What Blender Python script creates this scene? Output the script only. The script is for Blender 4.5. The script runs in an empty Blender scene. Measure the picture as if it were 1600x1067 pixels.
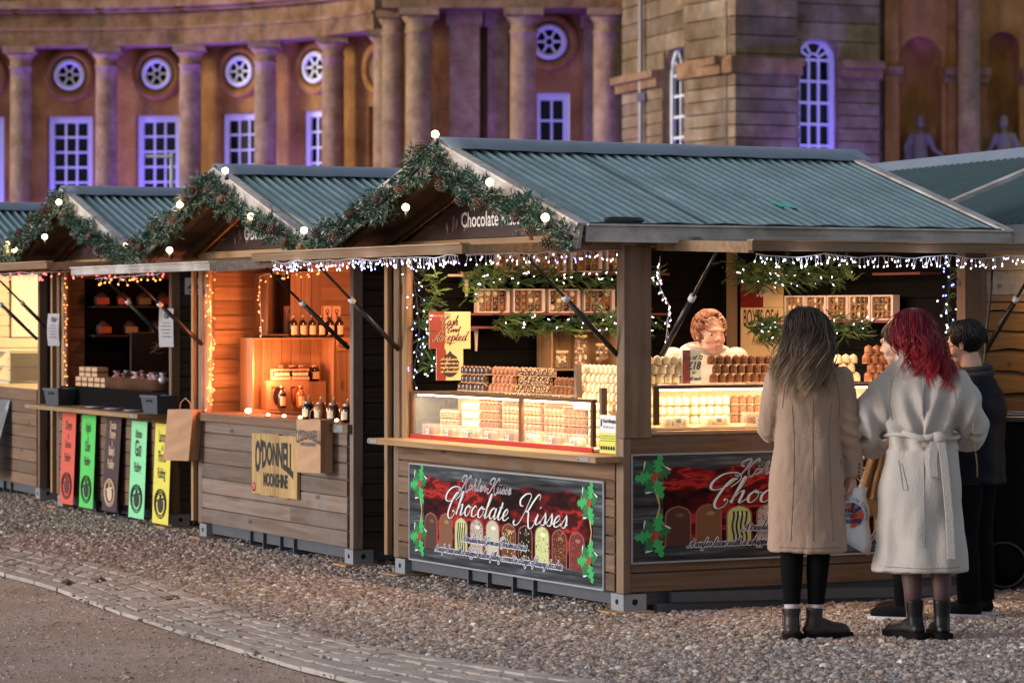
import bpy, bmesh, math, random
from mathutils import Vector, Matrix, noise
random.seed(7)
SC = bpy.context.scene
R = math.radians
# ---------------------------------------------------------------- camera
cam_d = bpy.data.cameras.new('camera')
cam = bpy.data.objects.new('camera', cam_d)
SC.collection.objects.link(cam)
cam.location = (0, 0, 1.68)
cam.rotation_euler = (R(90), 0, 0)
cam_d.sensor_width = 36.0
cam_d.lens = 36.0 * 4760 / 1600
cam_d.shift_y = -43.5 / 1600
cam_d.clip_end = 600
cam_d.dof.use_dof = True
cam_d.dof.focus_distance = 17.6
cam_d.dof.aperture_fstop = 4.5
SC.camera = cam
# ---------------------------------------------------------------- world / sun / exposure
w = bpy.data.worlds.new('World'); SC.world = w; w.use_nodes = True
nt = w.node_tree; nt.nodes.clear()
sky = nt.nodes.new('ShaderNodeTexSky'); sky.sky_type = 'NISHITA'; sky.sun_disc = False
sky.sun_elevation = R(12); sky.sun_rotation = R(255); sky.ozone_density = 2.0
bg = nt.nodes.new('ShaderNodeBackground'); bg.inputs[1].default_value = 0.10
wo = nt.nodes.new('ShaderNodeOutputWorld')
hs = nt.nodes.new('ShaderNodeHueSaturation'); hs.inputs['Saturation'].default_value = 0.5; nt.links.new(sky.outputs[0], hs.inputs['Color']); nt.links.new(hs.outputs[0], bg.inputs[0]); nt.links.new(bg.outputs[0], wo.inputs[0])
sd = bpy.data.lights.new('sun', 'SUN'); sd.energy = 1.15; sd.angle = R(14); sd.color = (1.0, 0.94, 0.92)
sun = bpy.data.objects.new('sun', sd); SC.collection.objects.link(sun)
sun.rotation_euler = (R(78), 0, R(-75))
SC.view_settings.view_transform = 'Standard'; SC.view_settings.look = 'None'
SC.view_settings.gamma = 1.0
SC.view_settings.exposure = 0.85
SC.cycles.max_bounces = 6; SC.cycles.diffuse_bounces = 3; SC.cycles.glossy_bounces = 3
SC.cycles.transmission_bounces = 4; SC.cycles.transparent_max_bounces = 12
SC.cycles.sample_clamp_indirect = 3.0
SC.cycles.use_denoising = True
SC.cycles.caustics_reflective = False; SC.cycles.caustics_refractive = False

def lamp(kind, loc, power, color, radius=0.1, target=None, spot=None, blend=0.6, size=None):
    d = bpy.data.lights.new('lamp_light', kind); d.energy = power; d.color = color
    if kind == 'AREA':
        d.shape = 'RECTANGLE'; d.size = size[0]; d.size_y = size[1]
    else:
        d.shadow_soft_size = radius
    if kind == 'SPOT':
        d.spot_size = R(spot or 90); d.spot_blend = blend
    o = bpy.data.objects.new('lamp_light', d); SC.collection.objects.link(o); o.location = loc
    if target is not None:
        o.rotation_euler = (Vector(target) - Vector(loc)).to_track_quat('-Z', 'Y').to_euler()
    return o

# ---------------------------------------------------------------- materials
MATS = {}
def _new(name):
    m = bpy.data.materials.new(name); m.use_nodes = True
    n = m.node_tree.nodes; b = n['Principled BSDF']
    return m, n, m.node_tree.links, b
def ramp(n, stops):
    r = n.new('ShaderNodeValToRGB'); e = r.color_ramp.elements
    while len(e) < len(stops): e.new(0.5)
    for i, (p, c) in enumerate(stops):
        e[i].position = p; e[i].color = (c[0], c[1], c[2], 1)
    return r
def noise_node(n, l, scale, detail=4, vec=None, rough=0.55):
    t = n.new('ShaderNodeTexNoise'); t.inputs['Scale'].default_value = scale
    t.inputs['Detail'].default_value = detail; t.inputs['Roughness'].default_value = rough
    if vec is not None: l.new(vec, t.inputs['Vector'])
    return t
def coords(n, l, scale=(1, 1, 1), kind='Object'):
    tc = n.new('ShaderNodeTexCoord'); mp = n.new('ShaderNodeMapping')
    mp.inputs['Scale'].default_value = scale
    l.new(tc.outputs[kind], mp.inputs['Vector']); return mp.outputs[0]
def math_node(n, l, op, a, b=None, c=None):
    m = n.new('ShaderNodeMath'); m.operation = op
    for i, v in enumerate((a, b, c)):
        if v is None: continue
        if isinstance(v, (int, float)): m.inputs[i].default_value = v
        else: l.new(v, m.inputs[i])
    return m.outputs[0]
def mixc(n, l, f, a, b, mode='MIX'):
    m = n.new('ShaderNodeMix'); m.data_type = 'RGBA'; m.blend_type = mode
    for i, v in ((0, f), (6, a), (7, b)):
        if isinstance(v, (int, float)): m.inputs[i].default_value = v
        elif isinstance(v, tuple): m.inputs[i].default_value = (v[0], v[1], v[2], 1)
        else: l.new(v, m.inputs[i])
    return m.outputs[2]
def tintval(n, l, lo, hi):
    a = n.new('ShaderNodeAttribute'); a.attribute_name = 'tint'
    mr = n.new('ShaderNodeMapRange'); mr.inputs[3].default_value = lo; mr.inputs[4].default_value = hi
    l.new(a.outputs['Fac'], mr.inputs[0]); return mr.outputs[0]
def bump(n, l, b, height, strength=0.3, dist=0.01):
    bp = n.new('ShaderNodeBump'); bp.inputs['Strength'].default_value = strength
    bp.inputs['Distance'].default_value = dist
    l.new(height, bp.inputs['Height']); l.new(bp.outputs[0], b.inputs['Normal'])

def plain(name, col, rough=0.6, metal=0.0, var=0.12, vscale=8, bumps=0.0, bscale=60, spec=0.5, tint=None, sheen=0):
    if name in MATS: return MATS[name]
    m, n, l, b = _new(name)
    v = coords(n, l)
    t = noise_node(n, l, vscale, 5, v)
    mr = n.new('ShaderNodeMapRange'); mr.inputs[3].default_value = 1 - var; mr.inputs[4].default_value = 1 + var
    l.new(t.outputs[0], mr.inputs[0])
    f = mr.outputs[0]
    if tint: f = math_node(n, l, 'MULTIPLY', f, tintval(n, l, tint[0], tint[1]))
    vm = n.new('ShaderNodeVectorMath'); vm.operation = 'SCALE'
    vm.inputs[0].default_value = col; l.new(f, vm.inputs['Scale'])
    l.new(vm.outputs[0], b.inputs['Base Color'])
    b.inputs['Roughness'].default_value = rough; b.inputs['Metallic'].default_value = metal
    b.inputs['Specular IOR Level'].default_value = spec
    if sheen:
        b.inputs['Sheen Weight'].default_value = sheen; b.inputs['Sheen Roughness'].default_value = 0.5
    if bumps:
        t2 = noise_node(n, l, bscale, 3, v); bump(n, l, b, t2.outputs[0], bumps, 0.01)
    MATS[name] = m; return m

GR = {'h': (1.3, 1.3, 34), 'v': (34, 34, 1.3), 'y': (34, 1.3, 34), 'x': (1.3, 34, 34)}
def wood(name, c1, c2, grain='h', knots=True, rough=0.75, tint=(0.75, 1.2), weather=None):
    key = name + '_' + grain
    if key in MATS: return MATS[key]
    m, n, l, b = _new(key)
    v = coords(n, l, GR[grain])
    at = n.new('ShaderNodeAttribute'); at.attribute_name = 'tint'
    cb = n.new('ShaderNodeCombineXYZ')
    s13 = math_node(n, l, 'MULTIPLY', at.outputs['Fac'], 37.0)
    for i in range(3): l.new(s13, cb.inputs[i])
    ad = n.new('ShaderNodeVectorMath'); l.new(v, ad.inputs[0]); l.new(cb.outputs[0], ad.inputs[1])
    t = noise_node(n, l, 1.0, 6, ad.outputs[0], 0.6); t.inputs['Distortion'].default_value = 0.6
    rp = ramp(n, [(0.28, c2), (0.5, tuple((a + bb) / 2 for a, bb in zip(c1, c2))), (0.68, c1)])
    l.new(t.outputs[0], rp.inputs[0])
    col = rp.outputs[0]
    v2 = coords(n, l)
    if weather:
        t3 = noise_node(n, l, 2.5, 5, v2, 0.65)
        mr = n.new('ShaderNodeMapRange'); mr.inputs[1].default_value = 0.45; mr.inputs[2].default_value = 0.68
        l.new(t3.outputs[0], mr.inputs[0])
        col = mixc(n, l, mr.outputs[0], col, weather)
    if knots:
        ks = {'h': (2.2, 2.2, 6), 'v': (6, 6, 2.2), 'y': (6, 2.2, 6), 'x': (2.2, 6, 6)}[grain]
        v3 = coords(n, l, ks)
        vo = n.new('ShaderNodeTexVoronoi'); vo.inputs['Scale'].default_value = 1.0
        l.new(v3, vo.inputs['Vector'])
        mr = n.new('ShaderNodeMapRange'); mr.inputs[1].default_value = 0.05; mr.inputs[2].default_value = 0.13
        mr.inputs[3].default_value = 0.75; mr.inputs[4].default_value = 0.0
        l.new(vo.outputs['Distance'], mr.inputs[0])
        col = mixc(n, l, mr.outputs[0], col, tuple(x * 0.35 for x in c2))
    vm = n.new('ShaderNodeVectorMath'); vm.operation = 'SCALE'
    l.new(col, vm.inputs[0]); l.new(tintval(n, l, tint[0], tint[1]), vm.inputs['Scale'])
    l.new(vm.outputs[0], b.inputs['Base Color'])
    b.inputs['Roughness'].default_value = rough; b.inputs['Specular IOR Level'].default_value = 0.25
    bump(n, l, b, t.outputs[0], 0.35, 0.004)
    MATS[key] = m; return m

def glow(name, col, strength):
    if name in MATS: return MATS[name]
    m, n, l, b = _new(name)
    b.inputs['Base Color'].default_value = (col[0], col[1], col[2], 1)
    b.inputs['Emission Color'].default_value = (col[0], col[1], col[2], 1)
    b.inputs['Emission Strength'].default_value = strength
    try: m.cycles.emission_sampling = 'NONE'
    except Exception: pass
    MATS[name] = m; return m

def glass(name, col=(1, 1, 1), alpha=0.12, rough=0.03):
    """thin sheet: transparent with a clear coat-like reflection"""
    if name in MATS: return MATS[name]
    m, n, l, b = _new(name)
    b.inputs['Base Color'].default_value = (col[0], col[1], col[2], 1)
    b.inputs['Roughness'].default_value = rough; b.inputs['Alpha'].default_value = alpha
    b.inputs['Specular IOR Level'].default_value = 0.8
    MATS[name] = m; return m

# ---------------------------------------------------------------- mesh builder
class MB:
    def __init__(s):
        s.v = []; s.f = []; s.m = []; s.t = []; s.sm = []; s.M = None
    def add(s, vs, fs, m=0, tint=0.5, smooth=False):
        b = len(s.v)
        if s.M is not None: vs = [s.M @ Vector(p) for p in vs]
        s.v.extend([tuple(p) for p in vs])
        for f in fs:
            s.f.append([b + i for i in f]); s.m.append(m); s.t.append(tint); s.sm.append(smooth)
        return s
    def box(s, x0, x1, y0, y1, z0, z1, m=0, tint=None, mat=None):
        vs = [(x0, y0, z0), (x1, y0, z0), (x1, y1, z0), (x0, y1, z0), (x0, y0, z1), (x1, y0, z1), (x1, y1, z1), (x0, y1, z1)]
        if mat is not None: vs = [mat @ Vector(p) for p in vs]
        return s.add(vs, [(0, 3, 2, 1), (4, 5, 6, 7), (0, 1, 5, 4), (1, 2, 6, 5), (2, 3, 7, 6), (3, 0, 4, 7)], m,
                     random.random() if tint is None else tint)
    def beam(s, p0, p1, w, h, m=0, tint=None, up=(0, 0, 1), smooth=False):
        """box section w (sideways) by h (along up) from p0 to p1"""
        p0 = Vector(p0); p1 = Vector(p1); d = (p1 - p0).normalized(); u = Vector(up)
        sd_ = d.cross(u)
        if sd_.length < 1e-4: sd_ = d.cross(Vector((1, 0, 0)))
        sd_.normalize(); u = sd_.cross(d).normalized()
        a = sd_ * (w / 2); b = u * (h / 2)
        vs = [p0 - a - b, p0 + a - b, p0 + a + b, p0 - a + b, p1 - a - b, p1 + a - b, p1 + a + b, p1 - a + b]
        return s.add(vs, [(0, 1, 2, 3), (7, 6, 5, 4), (0, 4, 5, 1), (1, 5, 6, 2), (2, 6, 7, 3), (3, 7, 4, 0)], m,
                     random.random() if tint is None else tint, smooth)
    def tube(s, pts, r, n=8, m=0, tint=0.5, cap=True, closed=False, flat=1.0, up=None):
        pts = [Vector(p) for p in pts]; k = len(pts)
        rr = r if isinstance(r, (list, tuple)) else [r] * k
        vs = []; ref = Vector(up) if up else None
        prev = None
        for i, p in enumerate(pts):
            if closed: d = pts[(i + 1) % k] - pts[i - 1]
            else: d = pts[min(i + 1, k - 1)] - pts[max(i - 1, 0)]
            if d.length < 1e-7: d = Vector((0, 0, 1))
            d.normalize()
            if prev is None:
                a = ref if ref is not None else (Vector((0, 0, 1)) if abs(d.z) < 0.9 else Vector((1, 0, 0)))
            else: a = prev
            x = (a - d * a.dot(d))
            if x.length < 1e-5: x = d.orthogonal()
            x.normalize(); y = d.cross(x); prev = x
            for j in range(n):
                t = 2 * math.pi * j / n
                vs.append(p + x * (math.cos(t) * rr[i] * flat) + y * (math.sin(t) * rr[i]))
        fs = []
        for i in range(k if closed else k - 1):
            for j in range(n):
                a0 = i * n + j; a1 = i * n + (j + 1) % n; b0 = ((i + 1) % k) * n + j; b1 = ((i + 1) % k) * n + (j + 1) % n
                fs.append((a0, a1, b1, b0))
        if cap and not closed:
            fs.append(tuple(range(n - 1, -1, -1))); fs.append(tuple((k - 1) * n + j for j in range(n)))
        return s.add(vs, fs, m, tint, True)
    def lathe(s, prof, n=16, c=(0, 0, 0), m=0, tint=0.5, smooth=True, sy=1.0):
        vs = []
        for (r, z) in prof:
            for j in range(n):
                t = 2 * math.pi * j / n
                vs.append((c[0] + math.cos(t) * r, c[1] + math.sin(t) * r * sy, c[2] + z))
        fs = []
        for i in range(len(prof) - 1):
            for j in range(n):
                fs.append((i * n + j, i * n + (j + 1) % n, (i + 1) * n + (j + 1) % n, (i + 1) * n + j))
        fs.append(tuple(range(n - 1, -1, -1))); fs.append(tuple((len(prof) - 1) * n + j for j in range(n)))
        return s.add(vs, fs, m, tint, smooth)
    def ball(s, c, r, n=12, k=8, m=0, tint=0.5, sc=(1, 1, 1), rot=None):
        vs = []; fs = []
        for i in range(k + 1):
            ph = math.pi * i / k
            for j in range(n):
                t = 2 * math.pi * j / n
                p = Vector((math.sin(ph) * math.cos(t) * r * sc[0], math.sin(ph) * math.sin(t) * r * sc[1], -math.cos(ph) * r * sc[2]))
                if rot is not None: p = rot @ p
                vs.append(p + Vector(c))
        for i in range(k):
            for j in range(n):
                fs.append((i * n + j, i * n + (j + 1) % n, (i + 1) * n + (j + 1) % n, (i + 1) * n + j))
        return s.add(vs, fs, m, tint, True)
    def prism(s, poly, y0, y1, m=0, tint=0.5, axes='xz'):
        """poly: 2-D outline in x,z (counter-clockwise seen from -y), extruded y0..y1 (y0 nearer)"""
        k = len(poly)
        def P(p, d):
            if axes == 'xz': return (p[0], d, p[1])
            if axes == 'yz': return (d, p[0], p[1])
            return (p[0], p[1], d)
        vs = [P(p, y0) for p in poly] + [P(p, y1) for p in poly]
        fs = [tuple(range(k)), tuple(range(2 * k - 1, k - 1, -1))]
        for i in range(k):
            j = (i + 1) % k; fs.append((i, k + i, k + j, j))
        return s.add(vs, fs, m, tint)
    def sheet(s, poly, y=0, m=0, tint=0.5):
        return s.add([(p[0], y, p[1]) for p in poly], [tuple(range(len(poly)))], m, tint)
    def build(s, name, mats, parent=None, bevel=0, loc=None, rotz=None, fixn=False, smooth=None):
        me = bpy.data.meshes.new(name)
        me.from_pydata(s.v, [], s.f)
        if not isinstance(mats, (list, tuple)): mats = [mats]
        for mm in mats: me.materials.append(mm)
        me.polygons.foreach_set('material_index', s.m)
        me.polygons.foreach_set('use_smooth', s.sm if smooth is None else [smooth] * len(s.sm))
        a = me.attributes.new('tint', 'FLOAT', 'FACE'); a.data.foreach_set('value', s.t)
        me.update()
        if fixn:
            bm = bmesh.new(); bm.from_mesh(me); bmesh.ops.recalc_face_normals(bm, faces=bm.faces); bm.to_mesh(me); bm.free()
        o = bpy.data.objects.new(name, me); SC.collection.objects.link(o)
        if parent is not None: o.parent = parent
        if loc is not None: o.location = loc
        if rotz is not None: o.rotation_euler = (0, 0, rotz)
        if bevel:
            md = o.modifiers.new('bevel', 'BEVEL'); md.width = bevel; md.segments = 2; md.limit_method = 'ANGLE'
            md.angle_limit = R(50)
        return o

def tag(o, label, cat, group=None, kind=None):
    if len(label.split()) > 16: print('LONG', len(label.split()), label)
    o['label'] = label; o['category'] = cat
    if group: o['group'] = group
    if kind: o['kind'] = kind
    return o
def struct(o): o['kind'] = 'structure'; return o
def empty(name, loc=(0, 0, 0), rotz=0.0):
    o = bpy.data.objects.new(name, None); SC.collection.objects.link(o)
    o.empty_display_size = 0.1; o.location = loc; o.rotation_euler = (0, 0, rotz); return o
class Frame:
    """plan frame: origin on the ground, x axis turned by th"""
    def __init__(s, x, y, th): s.x = x; s.y = y; s.th = R(th); s.c = math.cos(s.th); s.s = math.sin(s.th)
    def w(s, x, y, z=0.0): return (s.x + x * s.c - y * s.s, s.y + x * s.s + y * s.c, z)
    def thing(s, name, label, cat, pos, rz=0, group=None):
        return tag(empty(name, s.w(*pos), s.th + R(rz)), label, cat, group)
    def put(s, o, pos, rz=0): o.location = s.w(*pos); o.rotation_euler = (0, 0, s.th + R(rz)); return o
def copy_tree(o, parent=None):
    c = o.copy(); SC.collection.objects.link(c)
    if parent is not None: c.parent = parent
    for ch in [x for x in KIDS.get(o.name, [])]: copy_tree(ch, c)
    return c
KIDS = {}
def remember(o):
    """record the children of a finished thing so that copies need no scene search"""
    KIDS[o.name] = list(o.children)
    for ch in o.children: remember(ch)
    return o
def W(px, py, y):
    return Vector(((px - 800) / 4760 * y, y, 1.68 + (490 - py) * y / 4760))
def text_mesh(txt, size=1.0, align='CENTER', bold=0.0, depth=0.0, spacing=1.0, shear=0.0):
    c = bpy.data.curves.new('lettering', 'FONT'); c.body = txt; c.size = size; c.align_x = align
    c.offset = bold; c.extrude = depth; c.space_character = spacing; c.shear = shear; c.resolution_u = 3
    o = bpy.data.objects.new('lettering', c); SC.collection.objects.link(o)
    dg = bpy.context.evaluated_depsgraph_get()
    me = bpy.data.meshes.new_from_object(o.evaluated_get(dg))
    bpy.data.objects.remove(o); return me
def add_text(parent, txt, size, mat, x, z, y=-0.002, sx=1.0, sz=1.0, warp=None, align='CENTER', bold=0.0, shear=0.0, spacing=1.0, name='lettering'):
    """letters in the x,z plane facing -y"""
    me = text_mesh(txt, size, align, bold, 0, spacing, shear)
    for v in me.vertices:
        X = v.co.x * sx; Z = v.co.y * sz
        if warp: X, Z = warp(X, Z)
        v.co = (x + X, y, z + Z)
    me.materials.clear(); me.materials.append(mat)
    o = bpy.data.objects.new(name, me); SC.collection.objects.link(o); o.parent = parent
    return o
def join_meshes(parent, objs, name):
    """merge several lettering meshes of one line group into one part"""
    bm = bmesh.new()
    mats = []
    for o in objs:
        off = len(bm.faces)
        mi = {}
        for i, mm in enumerate(o.data.materials):
            if mm not in mats: mats.append(mm)
            mi[i] = mats.index(mm)
        n0 = len(bm.faces); bm.from_mesh(o.data); bm.faces.ensure_lookup_table()
        for f in bm.faces[n0:]: f.material_index = mi.get(f.material_index, 0)
    me = bpy.data.meshes.new(name); bm.to_mesh(me); bm.free()
    for mm in mats: me.materials.append(mm)
    for o in objs: bpy.data.objects.remove(o)
    r = bpy.data.objects.new(name, me); SC.collection.objects.link(r); r.parent = parent
    return r
# ================================================================ GROUND
def ground_mat():
    m, n, l, b = _new('gravel_ground')
    v = coords(n, l)
    vo = n.new('ShaderNodeTexVoronoi'); vo.inputs['Scale'].default_value = 42; l.new(v, vo.inputs['Vector'])
    t = noise_node(n, l, 0.7, 4, v); t2 = noise_node(n, l, 60, 3, v)
    rp = ramp(n, [(0.0, (0.13, 0.10, 0.085)), (0.4, (0.21, 0.17, 0.15)), (0.7, (0.26, 0.22, 0.2)), (1.0, (0.36, 0.32, 0.30))])
    sp = n.new('ShaderNodeSeparateColor'); l.new(vo.outputs['Color'], sp.inputs[0])
    l.new(sp.outputs[0], rp.inputs[0])
    c = mixc(n, l, math_node(n, l, 'MULTIPLY', t.outputs[0], 0.55), rp.outputs[0], (0.16, 0.13, 0.115))
    l.new(c, b.inputs['Base Color']); b.inputs['Roughness'].default_value = 0.9
    h = math_node(n, l, 'ADD', vo.outputs['Distance'], math_node(n, l, 'MULTIPLY', t2.outputs[0], 0.4))
    bump(n, l, b, h, 0.9, 0.02)
    return m
mb = MB()
GX = (-90, 90, 6, 130)
mb.add([(GX[0], GX[2], 0), (GX[1], GX[2], 0), (GX[1], GX[3], 0), (GX[0], GX[3], 0)], [(0, 1, 2, 3)])
struct(mb.build('ground', ground_mat()))

# the setts strip: spine curves measured on the ground
UP = [(-9.5, 31.5), (-6.2, 26.2), (-3.9, 22.4), (-2.75, 20.2), (-1.95, 18.2), (-1.25, 16.3), (-0.55, 15.0), (0.35, 13.8), (1.3, 12.7), (2.4, 11.6)]
LO = [(-9.9, 30.3), (-6.2, 24.4), (-4.05, 20.9), (-2.95, 18.8), (-2.4, 17.45), (-1.84, 16.15), (-1.36, 15.05), (-0.75, 13.8), (0.2, 12.5), (1.4, 11.2)]
def poly_at(pts, t):
    k = len(pts) - 1; a = min(max(t, 0), 0.99999) * k; i = int(a); f = a - i
    g = lambda j: Vector(pts[min(max(j, 0), k)])
    p0, p1, p2, p3 = g(i - 1), g(i), g(i + 1), g(i + 2)
    return 0.5 * ((2 * p1) + (p2 - p0) * f + (2 * p0 - 5 * p1 + 4 * p2 - p3) * f * f + (3 * p1 - p0 - 3 * p2 + p3) * f ** 3)
# compacted finer ground on the near side of the strip
def fine_mat():
    m, n, l, b = _new('compact_gravel')
    v = coords(n, l)
    vo = n.new('ShaderNodeTexVoronoi'); vo.inputs['Scale'].default_value = 95; l.new(v, vo.inputs['Vector'])
    sp = n.new('ShaderNodeSeparateColor'); l.new(vo.outputs['Color'], sp.inputs[0])
    rp = ramp(n, [(0.0, (0.29, 0.19, 0.14)), (0.5, (0.48, 0.34, 0.265)), (0.9, (0.60, 0.46, 0.38)), (1.0, (0.55, 0.48, 0.45))])
    l.new(sp.outputs[0], rp.inputs[0])
    t = noise_node(n, l, 1.1, 6, v, 0.6); t2 = noise_node(n, l, 9, 5, v)
    mr = n.new('ShaderNodeMapRange'); mr.inputs[1].default_value = 0.42; mr.inputs[2].default_value = 0.62; l.new(t.outputs[0], mr.inputs[0])
    c = mixc(n, l, math_node(n, l, 'MULTIPLY', mr.outputs[0], 0.7), rp.outputs[0], (0.30, 0.185, 0.10))
    c = mixc(n, l, math_node(n, l, 'MULTIPLY', t2.outputs[0], 0.5), c, (0.46, 0.35, 0.30))
    l.new(c, b.inputs['Base Color']); b.inputs['Roughness'].default_value = 0.85
    h = math_node(n, l, 'ADD', vo.outputs['Distance'], math_node(n, l, 'MULTIPLY', t2.outputs[0], 0.6)); bump(n, l, b, h, 0.8, 0.012)
    return m
mb = MB(); N = 60
lo = [poly_at(LO, i / N) for i in range(N + 1)]
vs = [(p.x + 0.04, p.y + 0.02, 0.004) for p in lo] + [(p.x - 14 - i * 0.0, p.y - 16, 0.004) for i, p in enumerate(lo)]
mb.add(vs, [(N + 1 + i, N + 2 + i, i + 1, i) for i in range(N)])
struct(mb.build('road', fine_mat()))
# kerb-like smooth edging strip and setts
def sett_mat():
    m, n, l, b = _new('sett_stone')
    v = coords(n, l)
    t = noise_node(n, l, 14, 6, v, 0.65); t2 = noise_node(n, l, 120, 2, v); t3 = noise_node(n, l, 1.7, 4, v)
    rp = ramp(n, [(0.3, (0.34, 0.29, 0.255)), (0.55, (0.46, 0.405, 0.365)), (0.75, (0.54, 0.485, 0.445))])
    l.new(t.outputs[0], rp.inputs[0])
    c = mixc(n, l, math_node(n, l, 'MULTIPLY', t3.outputs[0], 0.5), rp.outputs[0], (0.30, 0.24, 0.21))
    vm = n.new('ShaderNodeVectorMath'); vm.operation = 'SCALE'; l.new(c, vm.inputs[0]); l.new(tintval(n, l, 0.82, 1.15), vm.inputs['Scale'])
    l.new(vm.outputs[0], b.inputs['Base Color']); b.inputs['Roughness'].default_value = 0.8
    bump(n, l, b, math_node(n, l, 'ADD', t.outputs[0], math_node(n, l, 'MULTIPLY', t2.outputs[0], 0.3)), 0.6, 0.012)
    return m
SETT = sett_mat(); JOINT = plain('sett_joint', (0.045, 0.036, 0.028), 0.95, var=0.4, vscale=30, bumps=0.8, bscale=120)
mb = MB()
vs = [(p.x, p.y, 0.006) for p in [poly_at(UP, i / N) for i in range(N + 1)]] + [(p.x, p.y, 0.006) for p in lo]
mb.add(vs, [(i, N + 1 + i, N + 2 + i, i + 1) for i in range(N)], 1, 0.5)
rows = 6
def band(t, s):
    a = poly_at(LO, t); b_ = poly_at(UP, t); return a.lerp(b_, s)
L_total = sum((poly_at(LO, (i + 1) / 200) - poly_at(LO, i / 200)).length for i in range(200))
rng = random.Random(3)
for r in range(rows):
    t = 0.0
    while t < 0.999:
        ln = rng.uniform(0.20, 0.34) / L_total * (1.0 if r else 2.4)
        t1 = min(t + ln, 1.0)
        g = 0.016 / L_total
        s0 = r / rows + 0.017; s1 = (r + 1) / rows - 0.017
        if rng.random() < 0.985:
            j = lambda: rng.uniform(-0.009, 0.009)
            q = [band(t + g, s0), band(t1 - g, s0), band(t1 - g, s1), band(t + g, s1)]
            q = [Vector((p.x + j(), p.y + j())) for p in q]
            cen = sum(q, Vector((0, 0))) / 4; zt = 0.026 + rng.uniform(-0.003, 0.004)
            top = [cen.lerp(p, 0.955) for p in q]
            vs = [(p.x, p.y, 0.0) for p in q] + [(p.x, p.y, zt * 0.80) for p in q] + [(p.x, p.y, zt + rng.uniform(-0.002, 0.002)) for p in top] + [(cen.x, cen.y, zt + 0.0015)]
            fs = [(i, (i + 1) % 4, 4 + (i + 1) % 4, 4 + i) for i in range(4)] + [(4 + i, 4 + (i + 1) % 4, 8 + (i + 1) % 4, 8 + i) for i in range(4)] + [(8 + i, 8 + (i + 1) % 4, 12) for i in range(4)]
            mb.add(vs, fs, 0, rng.random(), False)
        t = t1
o = mb.build('path', [SETT, JOINT], fixn=True); struct(o)

# gravel stones: real little stones scattered over the market side and thinly over the setts
def stone_mat():
    m, n, l, b = _new('gravel_stone')
    at = n.new('ShaderNodeAttribute'); at.attribute_name = 'shade'; at.attribute_type = 'GEOMETRY'
    rp = ramp(n, [(0.0, (0.13, 0.095, 0.075)), (0.25, (0.29, 0.205, 0.155)), (0.45, (0.34, 0.27, 0.235)), (0.62, (0.25, 0.225, 0.23)), (0.8, (0.43, 0.325, 0.27)), (0.93, (0.50, 0.42, 0.37)), (1.0, (0.74, 0.68, 0.62))])
    l.new(at.outputs['Fac'], rp.inputs[0]); l.new(rp.outputs[0], b.inputs['Base Color'])
    b.inputs['Roughness'].default_value = 0.65
    return m
SM = stone_mat()
import numpy as np
def stones(name, label, npts, inside, size, seed):
    """one mesh of many small lumpy stones"""
    rs = np.random.RandomState(seed)
    base = np.array([(1, 0, 0), (-1, 0, 0), (0, 1, 0), (0, -1, 0), (0, 0, 1), (0, 0, -1)], float)
    fac = np.array([(0, 2, 4), (2, 1, 4), (1, 3, 4), (3, 0, 4), (2, 0, 5), (1, 2, 5), (3, 1, 5), (0, 3, 5)])
    # subdivide once for rounder stones
    vs = [tuple(p) for p in base]; mid = {}; f2 = []
    def mp_(a, b_):
        k = (min(a, b_), max(a, b_))
        if k not in mid:
            p = (np.array(vs[a]) + np.array(vs[b_])) / 2; p = p / np.linalg.norm(p); mid[k] = len(vs); vs.append(tuple(p))
        return mid[k]
    for a, b_, c in fac:
        ab, bc, ca = mp_(a, b_), mp_(b_, c), mp_(c, a)
        f2 += [(a, ab, ca), (ab, b_, bc), (ca, bc, c), (ab, bc, ca)]
    tv = np.array(vs); tf = np.array([f for f in f2 if not all(tv[i][2] < -0.05 or abs(tv[i][2] + 1) < .01 for i in f)])
    pts = inside(rs, npts)
    n = len(pts); k = len(tv)
    sc = size * np.exp(rs.normal(0, 0.28, n)); an = rs.uniform(0, 6.28, n)
    sx = sc * rs.uniform(0.8, 1.3, n); sy = sc * rs.uniform(0.7, 1.1, n); sz = sc * rs.uniform(0.5, 0.8, n)
    V = np.repeat(tv[None], n, 0) * (1 + rs.uniform(-0.2, 0.2, (n, k, 1)))
    V[:, :, 0] *= sx[:, None]; V[:, :, 1] *= sy[:, None]; V[:, :, 2] *= sz[:, None]
    ca, sa = np.cos(an)[:, None], np.sin(an)[:, None]
    X = V[:, :, 0] * ca - V[:, :, 1] * sa + pts[:, 0:1]; Y = V[:, :, 0] * sa + V[:, :, 1] * ca + pts[:, 1:2]
    Z = V[:, :, 2] + (pts[:, 2] + sz * 0.35)[:, None]
    co = np.stack([X, Y, Z], 2).reshape(-1, 3)
    F = (tf[None] + (np.arange(n) * k)[:, None, None]).reshape(-1, 3)
    me = bpy.data.meshes.new(name)
    me.vertices.add(len(co)); me.vertices.foreach_set('co', co.ravel())
    me.loops.add(F.size); me.loops.foreach_set('vertex_index', F.ravel().astype(np.int32))
    me.polygons.add(len(F)); me.polygons.foreach_set('loop_start', np.arange(0, F.size, 3, dtype=np.int32))
    me.polygons.foreach_set('loop_total', np.full(len(F), 3, dtype=np.int32))
    me.update(calc_edges=True)
    a = me.attributes.new('shade', 'FLOAT', 'FACE'); a.data.foreach_set('value', np.repeat(rs.uniform(0, 1, n), len(tf)))
    me.polygons.foreach_set('use_smooth', np.full(len(F), False))
    me.materials.append(SM)
    o = bpy.data.objects.new(name, me); SC.collection.objects.link(o)
    tag(o, label, 'gravel', kind='stuff'); return o
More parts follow.
